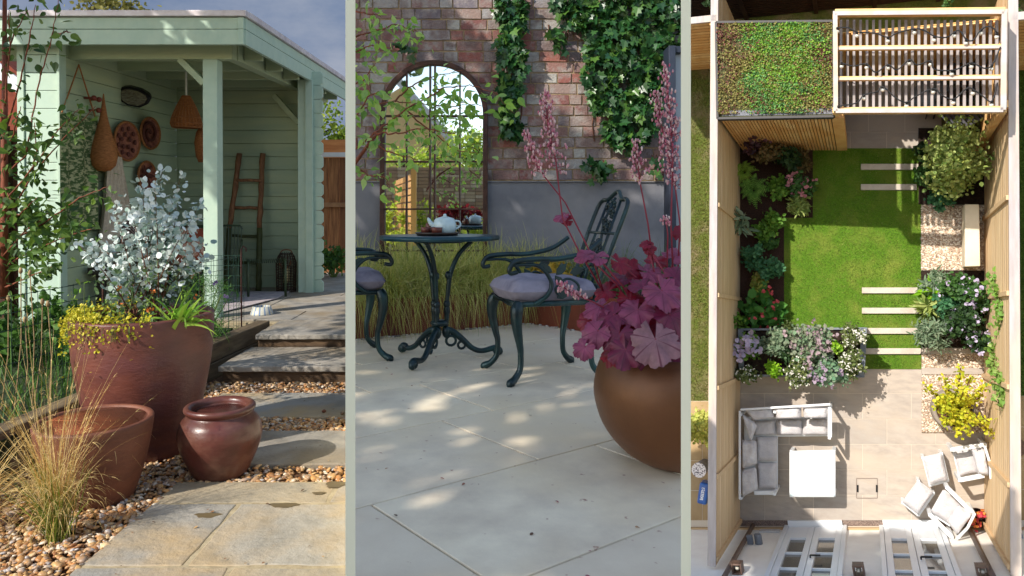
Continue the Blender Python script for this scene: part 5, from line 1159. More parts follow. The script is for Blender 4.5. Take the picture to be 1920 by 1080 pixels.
pave3 = M('beige_porcelain_paving', S(182, 170, 158), S(162, 150, 140), 2.5, .6, .12, 20, c3=S(190, 174, 156), scale3=.6, island=L4((182, 170, 158), (174, 164, 154), (188, 174, 160)), stretch=(1, 2.5, 1))
grout3 = M('beige_grout', S(208, 196, 180), rough=.9)
larch = M('larch_slats', S(246, 200, 134), S(230, 172, 104), 3, .6, .15, 30, stretch=(1, 1, .5), island=L4((248, 204, 136), (236, 184, 116), (252, 214, 152)))
larchp = M('larch_fence_boards', S(228, 198, 156), S(208, 176, 134), 3, .7, .15, 30, stretch=(4, .3, 4), island=L4((230, 202, 160), (220, 188, 146), (238, 210, 172), (224, 196, 156)))
capm = M('silvered_capping', S(190, 180, 178), S(172, 160, 156), 4, .7, .1, 30, stretch=(3, .4, 3), c3=S(214, 190, 160), scale3=.6)
darkf = M('dark_slatted_fence', S(70, 50, 44), S(50, 36, 32), 4, .8)
gravel3 = M('cream_gravel', S(206, 190, 172), S(166, 146, 130), 55, .9, .9, 60, lo=.42, hi=.58, c3=S(206, 190, 172), scale3=25, bdist=.03)
whst = M('white_stone_bars', S(204, 194, 180), S(184, 172, 158), 4, .8, .2, 30)
grey3 = M('zinc_grey', S(128, 134, 142), S(112, 118, 128), 3, .5, metal=.2)
cream = M('cream_stone_bench', S(232, 218, 192), S(218, 202, 174), 2, .7, .1, 30)
whm = M('white_powder_coat', S(226, 228, 230), rough=.35); fab = M('pale_grey_fabric', S(200, 195, 195), S(186, 182, 184), 5, .9, .8, 7, bdist=.05)
fabp = M('light_cushion_fabric', S(212, 208, 208), S(190, 186, 188), 5, .9, .9, 6, bdist=.06)
render3 = M('white_render', S(244, 240, 232), S(236, 230, 222), 2, .9, .1, 40); glass3 = M('door_glass', S(70, 70, 66), S(110, 104, 92), 1.6, .08, spec=.8)
ext = [(1180, -420), (2300, -420), (2300, 1500), (1180, 1500)]

g = MB(); poly3(g, ext, -.02, -.25); obj('ground', g, rough, kind='structure')
g = MB(); poly3(g, [(1894, 60), (2300, 60), (2300, 748), (1894, 748)], -.008, -.02); obj('neighbour_lawn', g, green2, kind='structure')
def paving(name, x0, x1, y0, y1, rows, cols, h=0.0, off=.5, mat_=None, th=.008):
    g = MB(); ys = np.linspace(y0, y1, rows + 1); 
    for r in range(rows):
        a = G(x0, ys[r]).lerp(G(x0, ys[r]), 0); w_ = (x1 - x0) / cols; s = -(r % 2) * off * w_
        k = x0 + s
        while k < x1 - 1:
            xa, xb = max(k, x0), min(k + w_, x1)
            if xb - xa > 2: poly3(g, [(xa + .55, ys[r] + .55), (xb - .55, ys[r] + .55), (xb - .55, ys[r + 1] - .55), (xa + .55, ys[r + 1] - .55)], h, h - th)
            k += w_
    return g
g = MB(); poly3(g, [(1380, 690), (1856, 690), (1856, 996), (1380, 996)], -.006, -.0195); poly3(g, [(1560, 150), (1765, 150), (1765, 280), (1560, 280)], -.006, -.0195); poly3(g, [(1180, 752), (1341, 752), (1341, 990), (1180, 990)], -.006, -.0195); poly3(g, [(1893, 742), (2100, 742), (2100, 990), (1893, 990)], -.006, -.0195); obj('paving_grout', g, grout3, kind='structure')
obj('patio', paving('p', 1388, 1846, 690, 976, 6, 5), pave3, kind='structure'); obj('shelter_patio', paving('p', 1560, 1765, 150, 280, 4, 3), pave3, kind='structure')
obj('side_path', paving('p', 1200, 1340, 752, 976, 4, 3), M('tan_paving', S(176, 150, 112), S(160, 134, 98), 2, .8, .1, 20), kind='structure')
obj('neighbour_patio', paving('p', 1894, 2060, 742, 976, 4, 3), M('tan_paving_two', S(168, 144, 104), S(148, 124, 86), 2, .8, .1, 20), kind='structure')
g = MB(); poly3(g, [(1468, 278), (1730, 278), (1730, 692), (1468, 692)], .012, -.019); obj('lawn', g, lawnm, kind='structure')
# real blades over the lawn so that it is not a flat sheet
def turf(x0, x1, y0, y1, n, L_, m_, lb, h=.012, w_=.012):
    P = []
    for _ in range(n):
        p = G(random.uniform(x0, x1), random.uniform(y0, y1), h); P.append((p.x, p.y, p.z))
    g = MB(); blades(g, P, rng.normal(size=(n, 3)) * [.55, .55, .1] + [0, 0, 1], rng.uniform(.5, 1.3, n) * L_, w_, .3, 2); return obj('turf_blades', g, m_, label=lb, cat='grass', kind='stuff')
tm = M('turf_blade', S(112, 146, 46), S(140, 146, 72), .9, lo=.45, hi=.7, c3=S(74, 116, 30), scale3=2.2, island=L4((110, 146, 40), (146, 164, 64), (84, 120, 34), (166, 168, 88), (102, 138, 38)), trans=.3)
turf(1468, 1729, 281, 690, 26000, .045, tm, 'short mown grass of the long garden lawn')
tm2 = M('rough_blade', S(112, 124, 50), island=L4((112, 126, 50), (140, 140, 70), (84, 96, 36), (164, 144, 100)), trans=.3)
turf(1290, 1336, 130, 750, 9000, .07, tm2, 'patchy rough grass outside the left fence', -.02, .016)
turf(1893, 1925, 130, 742, 5000, .06, M('rough_blade_two', S(92, 122, 36), island=L4((88, 118, 34), (64, 92, 28), (120, 138, 50)), trans=.3), 'green neighbouring grass outside the right fence', -.008, .016)
g = MB(); poly3(g, [(1380, 270), (1524, 270), (1524, 408), (1470, 408), (1470, 614), (1380, 614)], .03, -.018); obj('left_bed', g, M('bark_mulch', S(74, 48, 38), S(44, 30, 26), 30, .95, .9, 60, bdist=.04), kind='structure')
g = MB(); poly3(g, [(1722, 240), (1850, 240), (1850, 383), (1722, 383)], .03, -.018); poly3(g, [(1727, 508), (1850, 508), (1850, 652), (1727, 652)], .03, -.018); obj('right_bed', g, soil, kind='structure')
g = MB(); poly3(g, [(1727, 384), (1847, 384), (1847, 507), (1727, 507)], .022, -.018); poly3(g, [(1728, 653), (1847, 653), (1847, 811), (1728, 811)], .022, -.018); obj('gravel_squares', g, gravel3, kind='structure')
g = MB(); P = []
for (x0, x1, y0, y1, n) in ((1728, 1846, 386, 506, 4200), (1729, 1846, 656, 810, 3600)):
    for _ in range(n): P.append(G(random.uniform(x0, x1), random.uniform(y0, y1), .024))
t8 = np.array(T8, float)[None] * (1 + rng.uniform(-.2, .2, (len(P), 13, 3))) * rng.uniform(.014, .026, (len(P), 1, 1)) * [1.2, 1, .6]
g.addnp(t8 + np.array([tuple(p) for p in P])[:, None, :], TF); obj('gravel_stones', g, M('cream_pebbles', S(200, 180, 156), island=L4((214, 196, 172), (190, 162, 138), (232, 218, 200), (166, 140, 118))), smooth=True, label='cream gravel stones in the squares right of the lawn', cat='gravel', kind='stuff')
bars = [(1614, 1722, 307, 318), (1614, 1719, 345, 356), (1616, 1727, 539, 550), (1616, 1727, 577, 588), (1618, 1727, 615, 626), (1618, 1727, 653, 664)]
bl = ['first pale stone bar from the top, near the upper patio', 'second pale stone bar from the top', 'third pale stone bar, first below the open lawn', 'fourth pale stone bar from the top', 'fifth pale stone bar, beside the white flowers', 'lowest pale stone bar, next to the patio']
for b, lb in zip(bars, bl):
    g = MB(); poly3(g, [(b[0], b[2]), (b[1], b[2]), (b[1], b[3]), (b[0], b[3])], .05, .0); obj('stepping_bar', g, whst, bev=.008, label=lb + ' set across the lawn', cat='stepping stone', group='stone bars across the lawn')
for y0, y1, lb in ((652, 664, 'upper'), (690, 702, 'lower')):
    g = MB(); poly3(g, [(1728, y0), (1846, y0), (1846, y1), (1728, y1)], .045, .0); obj('edging_slab', g, pave3, bev=.006, label='long ' + lb + ' beige edging slab crossing the gravel by the yellow shrub', cat='slab')

# ---- fences
def fence_side(xb, xt, yb0, yb1, sgn, lb, battens, ytop=None):
    H = 2.37; pb0, pb1 = G(xb, yb0), G(xb, yb1); t = thing('slatted_fence', lb, 'fence', (pb0.x, (pb0.y + pb1.y) / 2, 0)); n = 15; g = MB()
    d = (pb1 - pb0).normalized(); nn = V((d.y, -d.x, 0)) * sgn; hh = H * U / n
    if nn.x * sgn < 0: nn = -nn
    for k in range(n):
        z0 = hh * k + .012; z1 = hh * (k + 1) - .012
        g.prism([pb0 + V((0, 0, z0)), pb1 + V((0, 0, z0)), pb1 + nn * .03 + V((0, 0, z0)), pb0 + nn * .03 + V((0, 0, z0))], (0, 0, z1 - z0))
    obj('slats', g, larchp, t)
    g = MB(); g.prism([pb0 + nn * .032, pb1 + nn * .032, pb1 + nn * .06, pb0 + nn * .06], (0, 0, H * U)); obj('backing', g, larchp, t)
    g = MB(); g.prism([pb0 + nn * (-.012) + V((0, 0, H * U)), pb1 + nn * (-.012) + V((0, 0, H * U)), pb1 + nn * .155 + V((0, 0, H * U)), pb0 + nn * .155 + V((0, 0, H * U))], (0, 0, .05)); obj('capping', g, capm, t, bev=.006)
    for yb in battens:
        p = G(xb, yb); g = MB(); g.prism([p, p + d * .09, p + d * .09 - nn * .05, p - nn * .05], (0, 0, H * U)); obj('batten', g, larchp, t, bev=.004)
    return t
fence_side(1388, 0, 62, 987, -1, 'tall pale timber slatted fence down the left side of the long garden', (415, 558, 704, 843, 972))
fence_side(1845, 0, 62, 990, 1, 'tall pale timber slatted fence down the right side of the long garden', (408, 556, 700, 850, 975))
def wing(x0, x1, yb, lb, m_=larch, H=2.37, n=18, post=(), cap=True, name='wing_fence'):
    a, b = G(x0, yb), G(x1, yb); t = thing(name, lb, 'fence', (a + b) / 2); g = MB(); hh = H * U / n; b.y = a.y
    for k in range(n): g.box(a.x, b.x, a.y - .02, a.y, hh * k + .02, hh * (k + 1) - .02)
    obj('slats', g, m_, t); g = MB(); g.box(a.x, b.x, a.y + .05, a.y + .07, 0, H * U); obj('backing', g, darkf, t)
    if cap: g = MB(); g.box(a.x, b.x, a.y - .03, a.y + .13, H * U, H * U + .05); obj('capping', g, capm, t, bev=.005)
    for p in post: q = G(p, yb); g = MB(); g.box(q.x - .05, q.x + .05, a.y - .09, a.y - .022, 0, H * U); obj('post', g, m_, t, bev=.004)
wing(1240, 1386, 135, 'short honey slatted fence leading off at the top left corner', post=(1378,))
wing(1847, 2000, 135, 'short honey slatted fence leading off at the top right corner', post=(1852,))
wing(1150, 2200, 58, 'dark brown slatted boundary fence across the very top', darkf, 2.6, 26, (1400, 1530, 1640, 1760, 1890), False, 'boundary_fence')

# ---- shed with the planted roof
sh = thing('garden_shed', 'garden shed with larch slatted front and a planted green roof', 'shed', base3([(1388, 279), (1587, 100)]))
ROOF = [(1343, 43), (1563, 41), (1563, 219), (1346, 223)]
r_ = [G(x, y, 2.38) for x, y in ROOF]; body = [V((p.x, p.y, 0)) for p in r_]
inn = [body[0].lerp(body[2], .02), body[1].lerp(body[3], .02), body[2].lerp(body[0], .02), body[3].lerp(body[1], .02)]
g = MB(); g.prism(inn, (0, 0, 2.28 * U)); obj('walls', g, darkf, sh)
g = MB(); a, b = inn[3], inn[2]; n = 33
for k in range(n):
    p = a.lerp(b, (k + .12) / n); q = a.lerp(b, (k + .86) / n); g.prism([V((p.x, p.y - .05, 0)), V((q.x, q.y - .05, 0)), V((q.x, q.y - .005, 0)), V((p.x, p.y - .005, 0))], (0, 0, 2.3 * U))
obj('front_slats', g, larch, sh)
g = MB(); p = inn[2]; g.prism([V((p.x + .01, p.y - .06, 0)), V((p.x + .24, p.y - .06, 0)), V((p.x + .24, p.y + .2, 0)), V((p.x + .01, p.y + .2, 0))], (0, 0, 2.32 * U)); obj('corner_post', g, larch, sh, bev=.006)
g = MB(); g.prism([V((p.x, p.y, 2.29 * U)) for p in body], (0, 0, .09 * U)); rf = obj('roof', g, M('green_roof_tray', S(84, 84, 50), rough=.9), sh)
g = MB()
for i in range(4):
    p, q = body[i], body[(i + 1) % 4]; g.bar(V((p.x, p.y, 2.37 * U)), V((q.x, q.y, 2.37 * U)), .05, .16)
obj('roof_edge', g, M('dark_roof_edge', S(70, 66, 64), rough=.6), sh)
g = MB(); a, b = body[3], body[2]
q4 = [a + (b - a) * .04 + V((0, .06, 0)), a + (b - a) * .99 + V((0, .06, 0)), a + (b - a) * .99 + V((0, .18, 0)), a + (b - a) * .04 + V((0, .18, 0))]; g.prism([V((p.x, p.y, 2.381 * U)) for p in q4], (0, 0, .012)); obj('gutter_pebbles', g, M('grey_gutter_pebbles', S(150, 150, 156), S(90, 90, 96), 60, .9, .9), sh)
cols = [M('sedum_green', S(116, 166, 54), island=L4((112, 160, 50), (150, 190, 66), (88, 134, 44)), trans=.2), M('sedum_olive', S(156, 150, 80), island=L4((156, 150, 80), (130, 122, 64), (176, 164, 100)), trans=.2), M('sedum_rust', S(128, 74, 60), island=L4((128, 76, 62), (96, 58, 50), (150, 96, 84)), trans=.2), M('sedum_mint', S(104, 156, 86), island=L4((104, 156, 86), (82, 134, 70), (130, 176, 100)), trans=.2)]
for ci, (m_, nm) in enumerate(zip(cols, ('fresh green', 'olive brown', 'rust red', 'mint green'))):
    K = (60, 90, 50, 34)[ci]; P = []
    ks = [(random.uniform(.03, .97), random.uniform(.03, .93)) for _ in range(K)]
    if ci in (0, 3): ks = [(min(.95, .28 + .62 * u), v) for u, v in ks]
    n = (8200, 9000, 3200, 6400)[ci]
    for _ in range(n):
        u, v = random.choice(ks); u = min(max(u + random.gauss(0, .055), .015), .985); v = min(max(v + random.gauss(0, .055), .02), .95)
        p = body[0].lerp(body[1], u).lerp(body[3].lerp(body[2], u), v); P.append((p.x, p.y, 2.39 * U + random.uniform(0, .07)))
    g = MB(); leaves(g, P, .038, ROUND, nrm=(0, 0, 1), nb=.7); obj('roof_sedum', g, m_, label=nm + ' sedum patches growing on the shed roof', cat='roof planting', kind='stuff')

# ---- pergola
hT = 2.72; pg = thing('pergola', 'timber slatted pergola with pale cross beams beside the planted roof', 'pergola', base3([(1620, 160), (1840, 160)]))
palew = M('silvered_pale_timber', S(196, 186, 182), S(178, 168, 164), 4, .7, .1, 30, c3=S(216, 186, 150), scale3=1)
def hbar(mb, x0, y0, x1, y1, h, w_, dpt): mb.bar(G(x0, y0, h), G(x1, y1, h), w_, dpt); return mb
fr_ = [(1566, 25), (1883, 22), (1881, 206), (1567, 208)]
for i in range(4):
    a, b = fr_[i], fr_[(i + 1) % 4]; g = MB(); hbar(g, *a, *b, hT, .075, .30); obj('frame_beam', g, palew if i in (1, 3) else larch, pg, bev=.006)
    g = MB(); hbar(g, *a, *b, hT + .115, .085, .02); obj('beam_top', g, palew, pg)
for y in (91, 148):
    g = MB(); hbar(g, 1568, y, 1880, y - 3, hT - .02, .05, .2); obj('cross_beam', g, larch, pg, bev=.005); g = MB(); hbar(g, 1568, y, 1880, y - 3, hT + .062, .055, .02); obj('beam_top', g, palew, pg)
slatm = M('grey_roof_slats', S(166, 158, 156), S(146, 138, 136), 4, .7, .1, 30)
for k in range(25):
    x = 1577 + 12.15 * k; g = MB(); hbar(g, x, 39, x, 205, hT - .24, .05, .10); obj('roof_slat', g, slatm, pg, bev=.004)
for x, y in ((1567, 30), (1881, 30), (1881, 205), (1567, 206)):
    c = G(x, y, hT - .15); g = MB(); g.box(c.x - .06, c.x + .06, c.y - .06, c.y + .06, 0, (hT - .16) * U); obj('post', g, larch, pg, bev=.006)
a, b = G(1570, 143), G(1846, 143); t = thing('slatted_back_wall', 'bright honey vertical slatted wall at the back of the pergola', 'screen', (a + b) / 2); g = MB(); n = 27
for k in range(n): x = a.x + (b.x - a.x) * k / n; g.box(x + .02, x + (b.x - a.x) / n * .72, a.y - .04, a.y, 0, 2.15 * U)
obj('slats', g, larch, t, bev=.004); g = MB(); g.box(a.x, b.x, a.y + .01, a.y + .03, 0, 2.15 * U); obj('backing', g, M('amber_backing', S(240, 184, 110), rough=.8), t)
g = MB(); p0, p1 = G(1845, 150), G(1845, 272)
for k in range(14): g.prism([p0 + V((-.07, 0, .2 * k + .03)), p1 + V((-.07, 0, .2 * k + .03)), p1 + V((-.02, 0, .2 * k + .03)), p0 + V((-.02, 0, .2 * k + .03))], (0, 0, .14))
g.prism([p1 + V((-.12, 0, 0)), p1 + V((-.0, 0, 0)), p1 + V((-.0, .14, 0)), p1 + V((-.12, .14, 0))], (0, 0, 2.4 * U)); obj('side_screen', g, larch, label='honey slatted side screen under the right end of the pergola', cat='screen')
# string lights
t = thing('string_lights', 'black festoon cable with small bulbs woven over the pergola', 'string lights', base3([(1700, 120)])); blk_ = M('black_cable', S(20, 20, 22), rough=.5); cab = MB(); nb = 0
bulbm = M('frosted_bulb', S(226, 220, 206), rough=.2)
for path in ([(1570, 52), (1590, 52), (1607, 60), (1640, 62), (1665, 70), (1682, 62), (1715, 54), (1735, 58), (1752, 68), (1775, 70), (1790, 60), (1800, 58), (1812, 74), (1825, 75), (1840, 55), (1858, 50), (1870, 62)],
             [(1578, 118), (1600, 124), (1625, 120), (1642, 136), (1665, 121), (1682, 131), (1705, 112), (1720, 122), (1745, 114), (1752, 130), (1785, 132), (1805, 125), (1822, 118), (1845, 128), (1860, 122), (1876, 88)],
             [(1572, 199), (1606, 193), (1620, 178), (1645, 172), (1655, 162), (1680, 184), (1700, 192), (1715, 182), (1750, 166), (1765, 178), (1788, 186), (1812, 166), (1825, 168), (1845, 182), (1860, 190), (1870, 155)]):
    q = [G(x, y, hT + .14) for x, y in path]; cab.stube(q, .014, 5, 4)
    for i, p in enumerate(q[::2]):
        g = MB(); g.tube([p, p + V((0, -.02, -.05))], .026, 6); cab.add(g.v, g.f); g = MB(); g.blob(p + V((0, -.05, -.08)), (.042, .042, .05), 8, 6); obj('bulb', g, bulbm, t, smooth=True)
obj('cable', cab, blk_, t, smooth=True)
# chairs and table in the pergola
slt = M('dark_slat_chair', S(74, 72, 78), S(54, 54, 60), 4, .6)
def slatchair(cx, cy, ang, lb):
    c = G(cx, cy); c.z = 0; R = Matrix.Rotation(ang, 3, 'Z'); t = thing('slatted_chair', lb, 'chair', c, 'dark slatted chairs in the pergola')
    T = lambda x, y, z: c + R @ V((x, y, z))
    for nm, y0, y1, z0, z1 in (('seat', -.35, .28, .55, .55), ('backrest', .30, .48, .57, 1.15)):
        g = MB()
        for k in range(8): x = -.35 + .7 * (k + .1) / 8; g.bar(T(x + .035, y0, z0), T(x + .035, y1, z1), .062, .025)
        obj(nm, g, slt, t, bev=.003)
    for sx in (-1, 1):
        g = MB(); g.tube([T(sx * .37, -.33, 0), T(sx * .37, -.33, .82), T(sx * .37, .33, .82), T(sx * .37, .33, 0)], .02, 6); obj('side_frame', g, slt, t)
slatchair(1795, 225, .6, 'dark slatted chair half out of the pergola above the bushy shrub')
slatchair(1805, 150, 2.6, 'dark slatted chair deep under the pergola slats')
c = G(1742, 196); c.z = 0; t = thing('side_table', 'small round grey table under the front of the pergola', 'table', c)
g = MB(); g.lathe([(0, .78), (.40, .78), (.41, .8), (.40, .82), (0, .82)], c, 32); obj('table_top', g, M('grey_table', S(120, 124, 128), rough=.3), t, smooth=True)
for k in range(3): g = MB(); a = 2.1 * k + .3; g.tube([c + V((.05 * math.cos(a), .05 * math.sin(a), .77)), c + V((.36 * math.cos(a), .36 * math.sin(a), 0))], .015, 6); obj('leg', g, slt, t)

# ---- bench and trough
t = thing('stone_bench', 'long cream block bench on the gravel beside the right fence', 'bench', base3([(1822, 440)]))
g = MB(); poly3(g, [(1809, 383), (1836, 383), (1838, 499), (1809, 500)], .5, .10); obj('seat', g, cream, t, bev=.015); g = MB(); poly3(g, [(1813, 388), (1833, 388), (1835, 495), (1813, 495)], .09, .0); obj('plinth', g, grey3, t)
TR = [(1383, 616), (1626, 614), (1621, 708), (1385, 706)]
t = thing('trough_planter', 'long grey raised trough planter full of flowers between lawn and patio', 'raised planter', base3(TR, .5)); o4 = [G(x, y, .5) for x, y in TR]
cc = sum(o4, V()) / 4; i4 = [p + (cc - p).normalized() * .14 for p in o4]; g = MB()
for i in range(4):
    p, q, p2, q2 = o4[i], o4[(i + 1) % 4], i4[i], i4[(i + 1) % 4]; g.prism([p, q, q2, p2], (0, 0, -.5 * U))
obj('walls', g, grey3, t, bev=.01); g = MB(); g.prism([p + V((0, 0, -.05)) for p in i4], (0, 0, -.6)); obj('soil', g, soil, t)

# ---- lounge furniture
def fcush(mb, px, h, th=.12):
    """upholstery pad over a measured quadrilateral whose top lies at height h"""
    q = [G(x, y, h) for x, y in px]; n = 12; vs = []; fs = []
    for s in (1, -1):
        for i in range(n):
            for k in range(n):
                u = i / (n - 1); v = k / (n - 1); e = ((1 - abs(2 * u - 1) ** 6) * (1 - abs(2 * v - 1) ** 6)) ** .4
                p = q[0].lerp(q[1], u).lerp(q[3].lerp(q[2], u), v); p = p.lerp(sum(q, V()) / 4, .02 * (1 - (2 * u - 1) ** 2) + .02 * (1 - (2 * v - 1) ** 2))
                vs.append(p + V((0, 0, -th * U / 2 + s * th * U / 2 * e * (1 + .05 * math.sin(9 * u + 4 * v)))))
    for b in (0, n * n):
        for i in range(n - 1):
            for k in range(n - 1):
                f = (b + i * n + k, b + (i + 1) * n + k, b + (i + 1) * n + k + 1, b + i * n + k + 1); fs.append(f[::-1] if b == 0 else f)
    mb.add(vs, fs); return mb
t = thing('corner_sofa', 'white framed L-shaped corner sofa on the beige patio', 'sofa', base3([(1470, 840)]))
for q in ([(1410, 790), (1452, 788), (1454, 816), (1412, 818)], [(1454, 787), (1503, 787), (1503, 817), (1455, 817)], [(1504, 786), (1552, 786), (1552, 817), (1504, 817)], [(1417, 820), (1457, 820), (1456, 866), (1416, 866)], [(1418, 869), (1456, 869), (1456, 918), (1420, 919)]):
    g = MB(); fcush(g, q, .42, .14); obj('seat_cushion', g, fab, t, smooth=True)
for q in ([(1391, 767), (1446, 766), (1451, 784), (1412, 790)], [(1449, 764), (1502, 764), (1502, 786), (1454, 787)], [(1504, 764), (1554, 764), (1552, 785), (1506, 786)], [(1389, 776), (1412, 792), (1418, 800), (1406, 832), (1392, 826)][:4], [(1389, 826), (1417, 828), (1418, 872), (1389, 882)], [(1388, 883), (1416, 878), (1420, 920), (1389, 936)]):
    g = MB(); fcush(g, q, .72, .24); obj('back_cushion', g, fabp, t, smooth=True)
def fbar(mb, pts, h, w_=.05, dpt=.05): 
    for a, b in zip(pts[:-1], pts[1:]): mb.bar(G(*a, h), G(*b, h), w_, dpt)
g = MB(); fbar(g, [(1388, 768), (1557, 758)], .74); obj('back_rail', g, whm, t, bev=.01); g = MB(); fbar(g, [(1387, 770), (1387, 936)], .74); obj('back_rail', g, whm, t, bev=.01)
g = MB(); fbar(g, [(1556, 760), (1556, 820)], .66, .09); obj('arm', g, whm, t, bev=.01); g = MB(); fbar(g, [(1414, 924), (1454, 924)], .5, .09); obj('arm', g, whm, t, bev=.01)
g = MB(); poly3(g, [(1395, 782), (1555, 782), (1555, 818), (1458, 819), (1458, 922), (1395, 922)], .28, .22); obj('seat_frame', g, whm, t, bev=.008)
for x, y in ((1392, 775), (1556, 763), (1556, 818), (1392, 930), (1454, 922), (1455, 770)):
    c = G(x, y, .5); g = MB(); g.box(c.x - .03, c.x + .03, c.y - .03, c.y + .03, 0, .7 * U); obj('leg', g, whm, t)
t = thing('coffee_table', 'square glass-topped white coffee table in the angle of the sofa', 'table', base3([(1523, 880)]))
g = MB(); poly3(g, [(1482, 847), (1565, 845), (1565, 930), (1482, 930)], .45, .43); obj('glass_top', g, M('frosted_glass_top', S(206, 226, 228), S(222, 234, 234), 2, .08, spec=.7), t, bev=.006)
g = MB(); fbar(g, [(1483, 848), (1564, 846), (1564, 929), (1483, 929), (1483, 848)], .415, .06, .05); obj('frame', g, whm, t, bev=.006)
for x, y in ((1484, 848), (1563, 847), (1563, 928), (1484, 929)): c = G(x, y, .4); g = MB(); g.box(c.x - .04, c.x + .04, c.y - .04, c.y + .04, 0, .40 * U); obj('leg', g, whm, t, bev=.005)
def ottoman(q, lb):
    t = thing('footstool', lb, 'footstool', base3(q, .4), 'grey footstools on the patio'); g = MB(); fcush(g, q, .46, .15); obj('cushion', g, fabp, t, smooth=True)
    c = sum((V((x, y, 0)) for x, y in q), V()) / 4; q2 = [(c.x + (x - c.x) * .96, c.y + (y - c.y) * .96) for x, y in q]; g = MB(); fbar(g, q2 + [q2[0]], .29); obj('frame', g, whm, t)
    for x, y in q2: p = G(x, y, .3); g = MB(); g.box(p.x - .03, p.x + .03, p.y - .03, p.y + .03, 0, .29 * U); obj('leg', g, whm, t)
ottoman([(1730, 858), (1766, 850), (1778, 902), (1744, 911)], 'grey footstool standing nearest the yellow shrub')
ottoman([(1722, 902), (1751, 925), (1722, 967), (1692, 943)], 'grey footstool standing furthest left of the armchairs')
def armchair(seat, pil, arms, back, lb):
    t = thing('lounge_armchair', lb, 'armchair', base3(seat, .4), 'white framed lounge armchairs'); g = MB(); fcush(g, seat, .42, .14); obj('seat_cushion', g, fab, t, smooth=True); g = MB(); fcush(g, pil, .72, .24); obj('back_cushion', g, fabp, t, smooth=True)
    for a in arms: g = MB(); fbar(g, list(a), .62, .09); obj('arm', g, whm, t, bev=.01)
    g = MB(); fbar(g, list(back), .72, .05); obj('back_rail', g, whm, t, bev=.01)
    for a in arms:
        for x, y in a: p = G(x, y, .6); g = MB(); g.box(p.x - .035, p.x + .035, p.y - .035, p.y + .035, 0, .62 * U); obj('leg', g, whm, t)
    g = MB(); fbar(g, list(seat) + [seat[0]], .27); obj('seat_frame', g, whm, t)
armchair([(1788, 846), (1834, 840), (1838, 888), (1800, 895)], [(1822, 843), (1848, 842), (1858, 896), (1836, 892)], [((1785, 843), (1846, 834)), ((1800, 900), (1842, 892))], [(1846, 836), (1856, 868), (1858, 898)], 'white framed armchair beside the right fence, nearest the yellow shrub')
armchair([(1770, 920), (1812, 952), (1782, 985), (1746, 962)], [(1798, 950), (1828, 964), (1796, 1008), (1776, 980)], [((1776, 914), (1824, 962)), ((1744, 965), (1784, 1006))], [(1828, 962), (1814, 990), (1794, 1010)], 'white framed armchair turned diagonally by the house wall')
g = MB(); 
for a, b in (((1606, 897), (1645, 897)), ((1645, 897), (1645, 934)), ((1645, 934), (1606, 934)), ((1606, 934), (1606, 897))): g.bar(G(*a, .002), G(*b, .002), .016, .012)
obj('inspection_cover', g, M('dark_cover_joint', S(138, 124, 114), rough=.9), label='square inspection cover outline in the patio paving', cat='inspection cover')
for x in (1608, 1644):
    p = G(x, 916, .004); g = MB(); g.box(p.x - .02, p.x + .02, p.y - .08, p.y + .08, .004, .014); obj('cover_handle', g, darkm, label='small dark lifting slot at the %s of the inspection cover' % ('left' if x < 1620 else 'right'), cat='cover handle')
g = MB(); poly3(g, [(1388, 976), (1846, 976), (1846, 986), (1388, 986)], .006, -.018); obj('drain_gravel', g, M('grey_gravel_strip', S(150, 130, 118), S(96, 82, 76), 50, .9, .9, 60, lo=.42, hi=.58), kind='structure')
# bowl planter with yellow shrub
c = G(1790, 770, .45); c.z = 0; t = thing('round_planter', 'large round stone-coloured planter holding the yellow shrub', 'planter', c); Rb = (G(1790 + 44, 770, .45) - G(1790, 770, .45)).length
g = MB(); g.lathe([(Rb * .5, 0), (Rb * .8, .12), (Rb * 1.03, .35), (Rb * 1.02, .55), (Rb * .97, .66), (Rb * .80, .66), (Rb * .78, .55)], c, 56); obj('pot', g, M('stone_grey_pot', S(152, 140, 128), S(136, 124, 114), 6, .8, .15), t, smooth=True)
g = MB(); g.lathe([(0, .58), (Rb * .79, .56)], c, 40); obj('mulch', g, M('bark_chips', S(110, 72, 52), S(60, 40, 32), 40, .95, .9, 60), t)
yel = M('acid_yellow_leaf', S(206, 204, 40), island=L4((206, 204, 42), (230, 220, 60), (160, 180, 40), (222, 200, 70)), trans=.35)
t = thing('yellow_shrub', 'acid yellow shrub with long leafy shoots in the round planter', 'shrub', c + V((0, 0, .6))); pts = []; st = MB(); c0 = G(1790, 768, .5)
for (x, y) in ((1735, 725), (1771, 712), (1801, 690), (1820, 708), (1848, 722), (1838, 745), (1856, 790), (1862, 812), (1795, 815), (1818, 812), (1760, 748), (1755, 762), (1780, 740), (1806, 735), (1770, 795), (1815, 775), (1790, 790), (1828, 790), (1780, 770)):
    tip = G(x, y, 1.15 + random.uniform(-.2, .25)); m_ = c0.lerp(tip, .5) + V((0, 0, .16)); cv = [c0 * (1 - s) ** 2 + m_ * 2 * s * (1 - s) + tip * s * s for s in np.linspace(0, 1, 22)]; st.tube(cv, .012, 5)
    for i in range(5, 22):
        for _ in range(5): pts.append(cv[i] + V([random.gauss(0, .045) for _ in range(3)]))
obj('stems', st, stem_br, t); g = MB(); leaves(g, pts, .075, ROUND, nrm=(0, 0, 1), nb=.5); obj('foliage', g, yel, t)

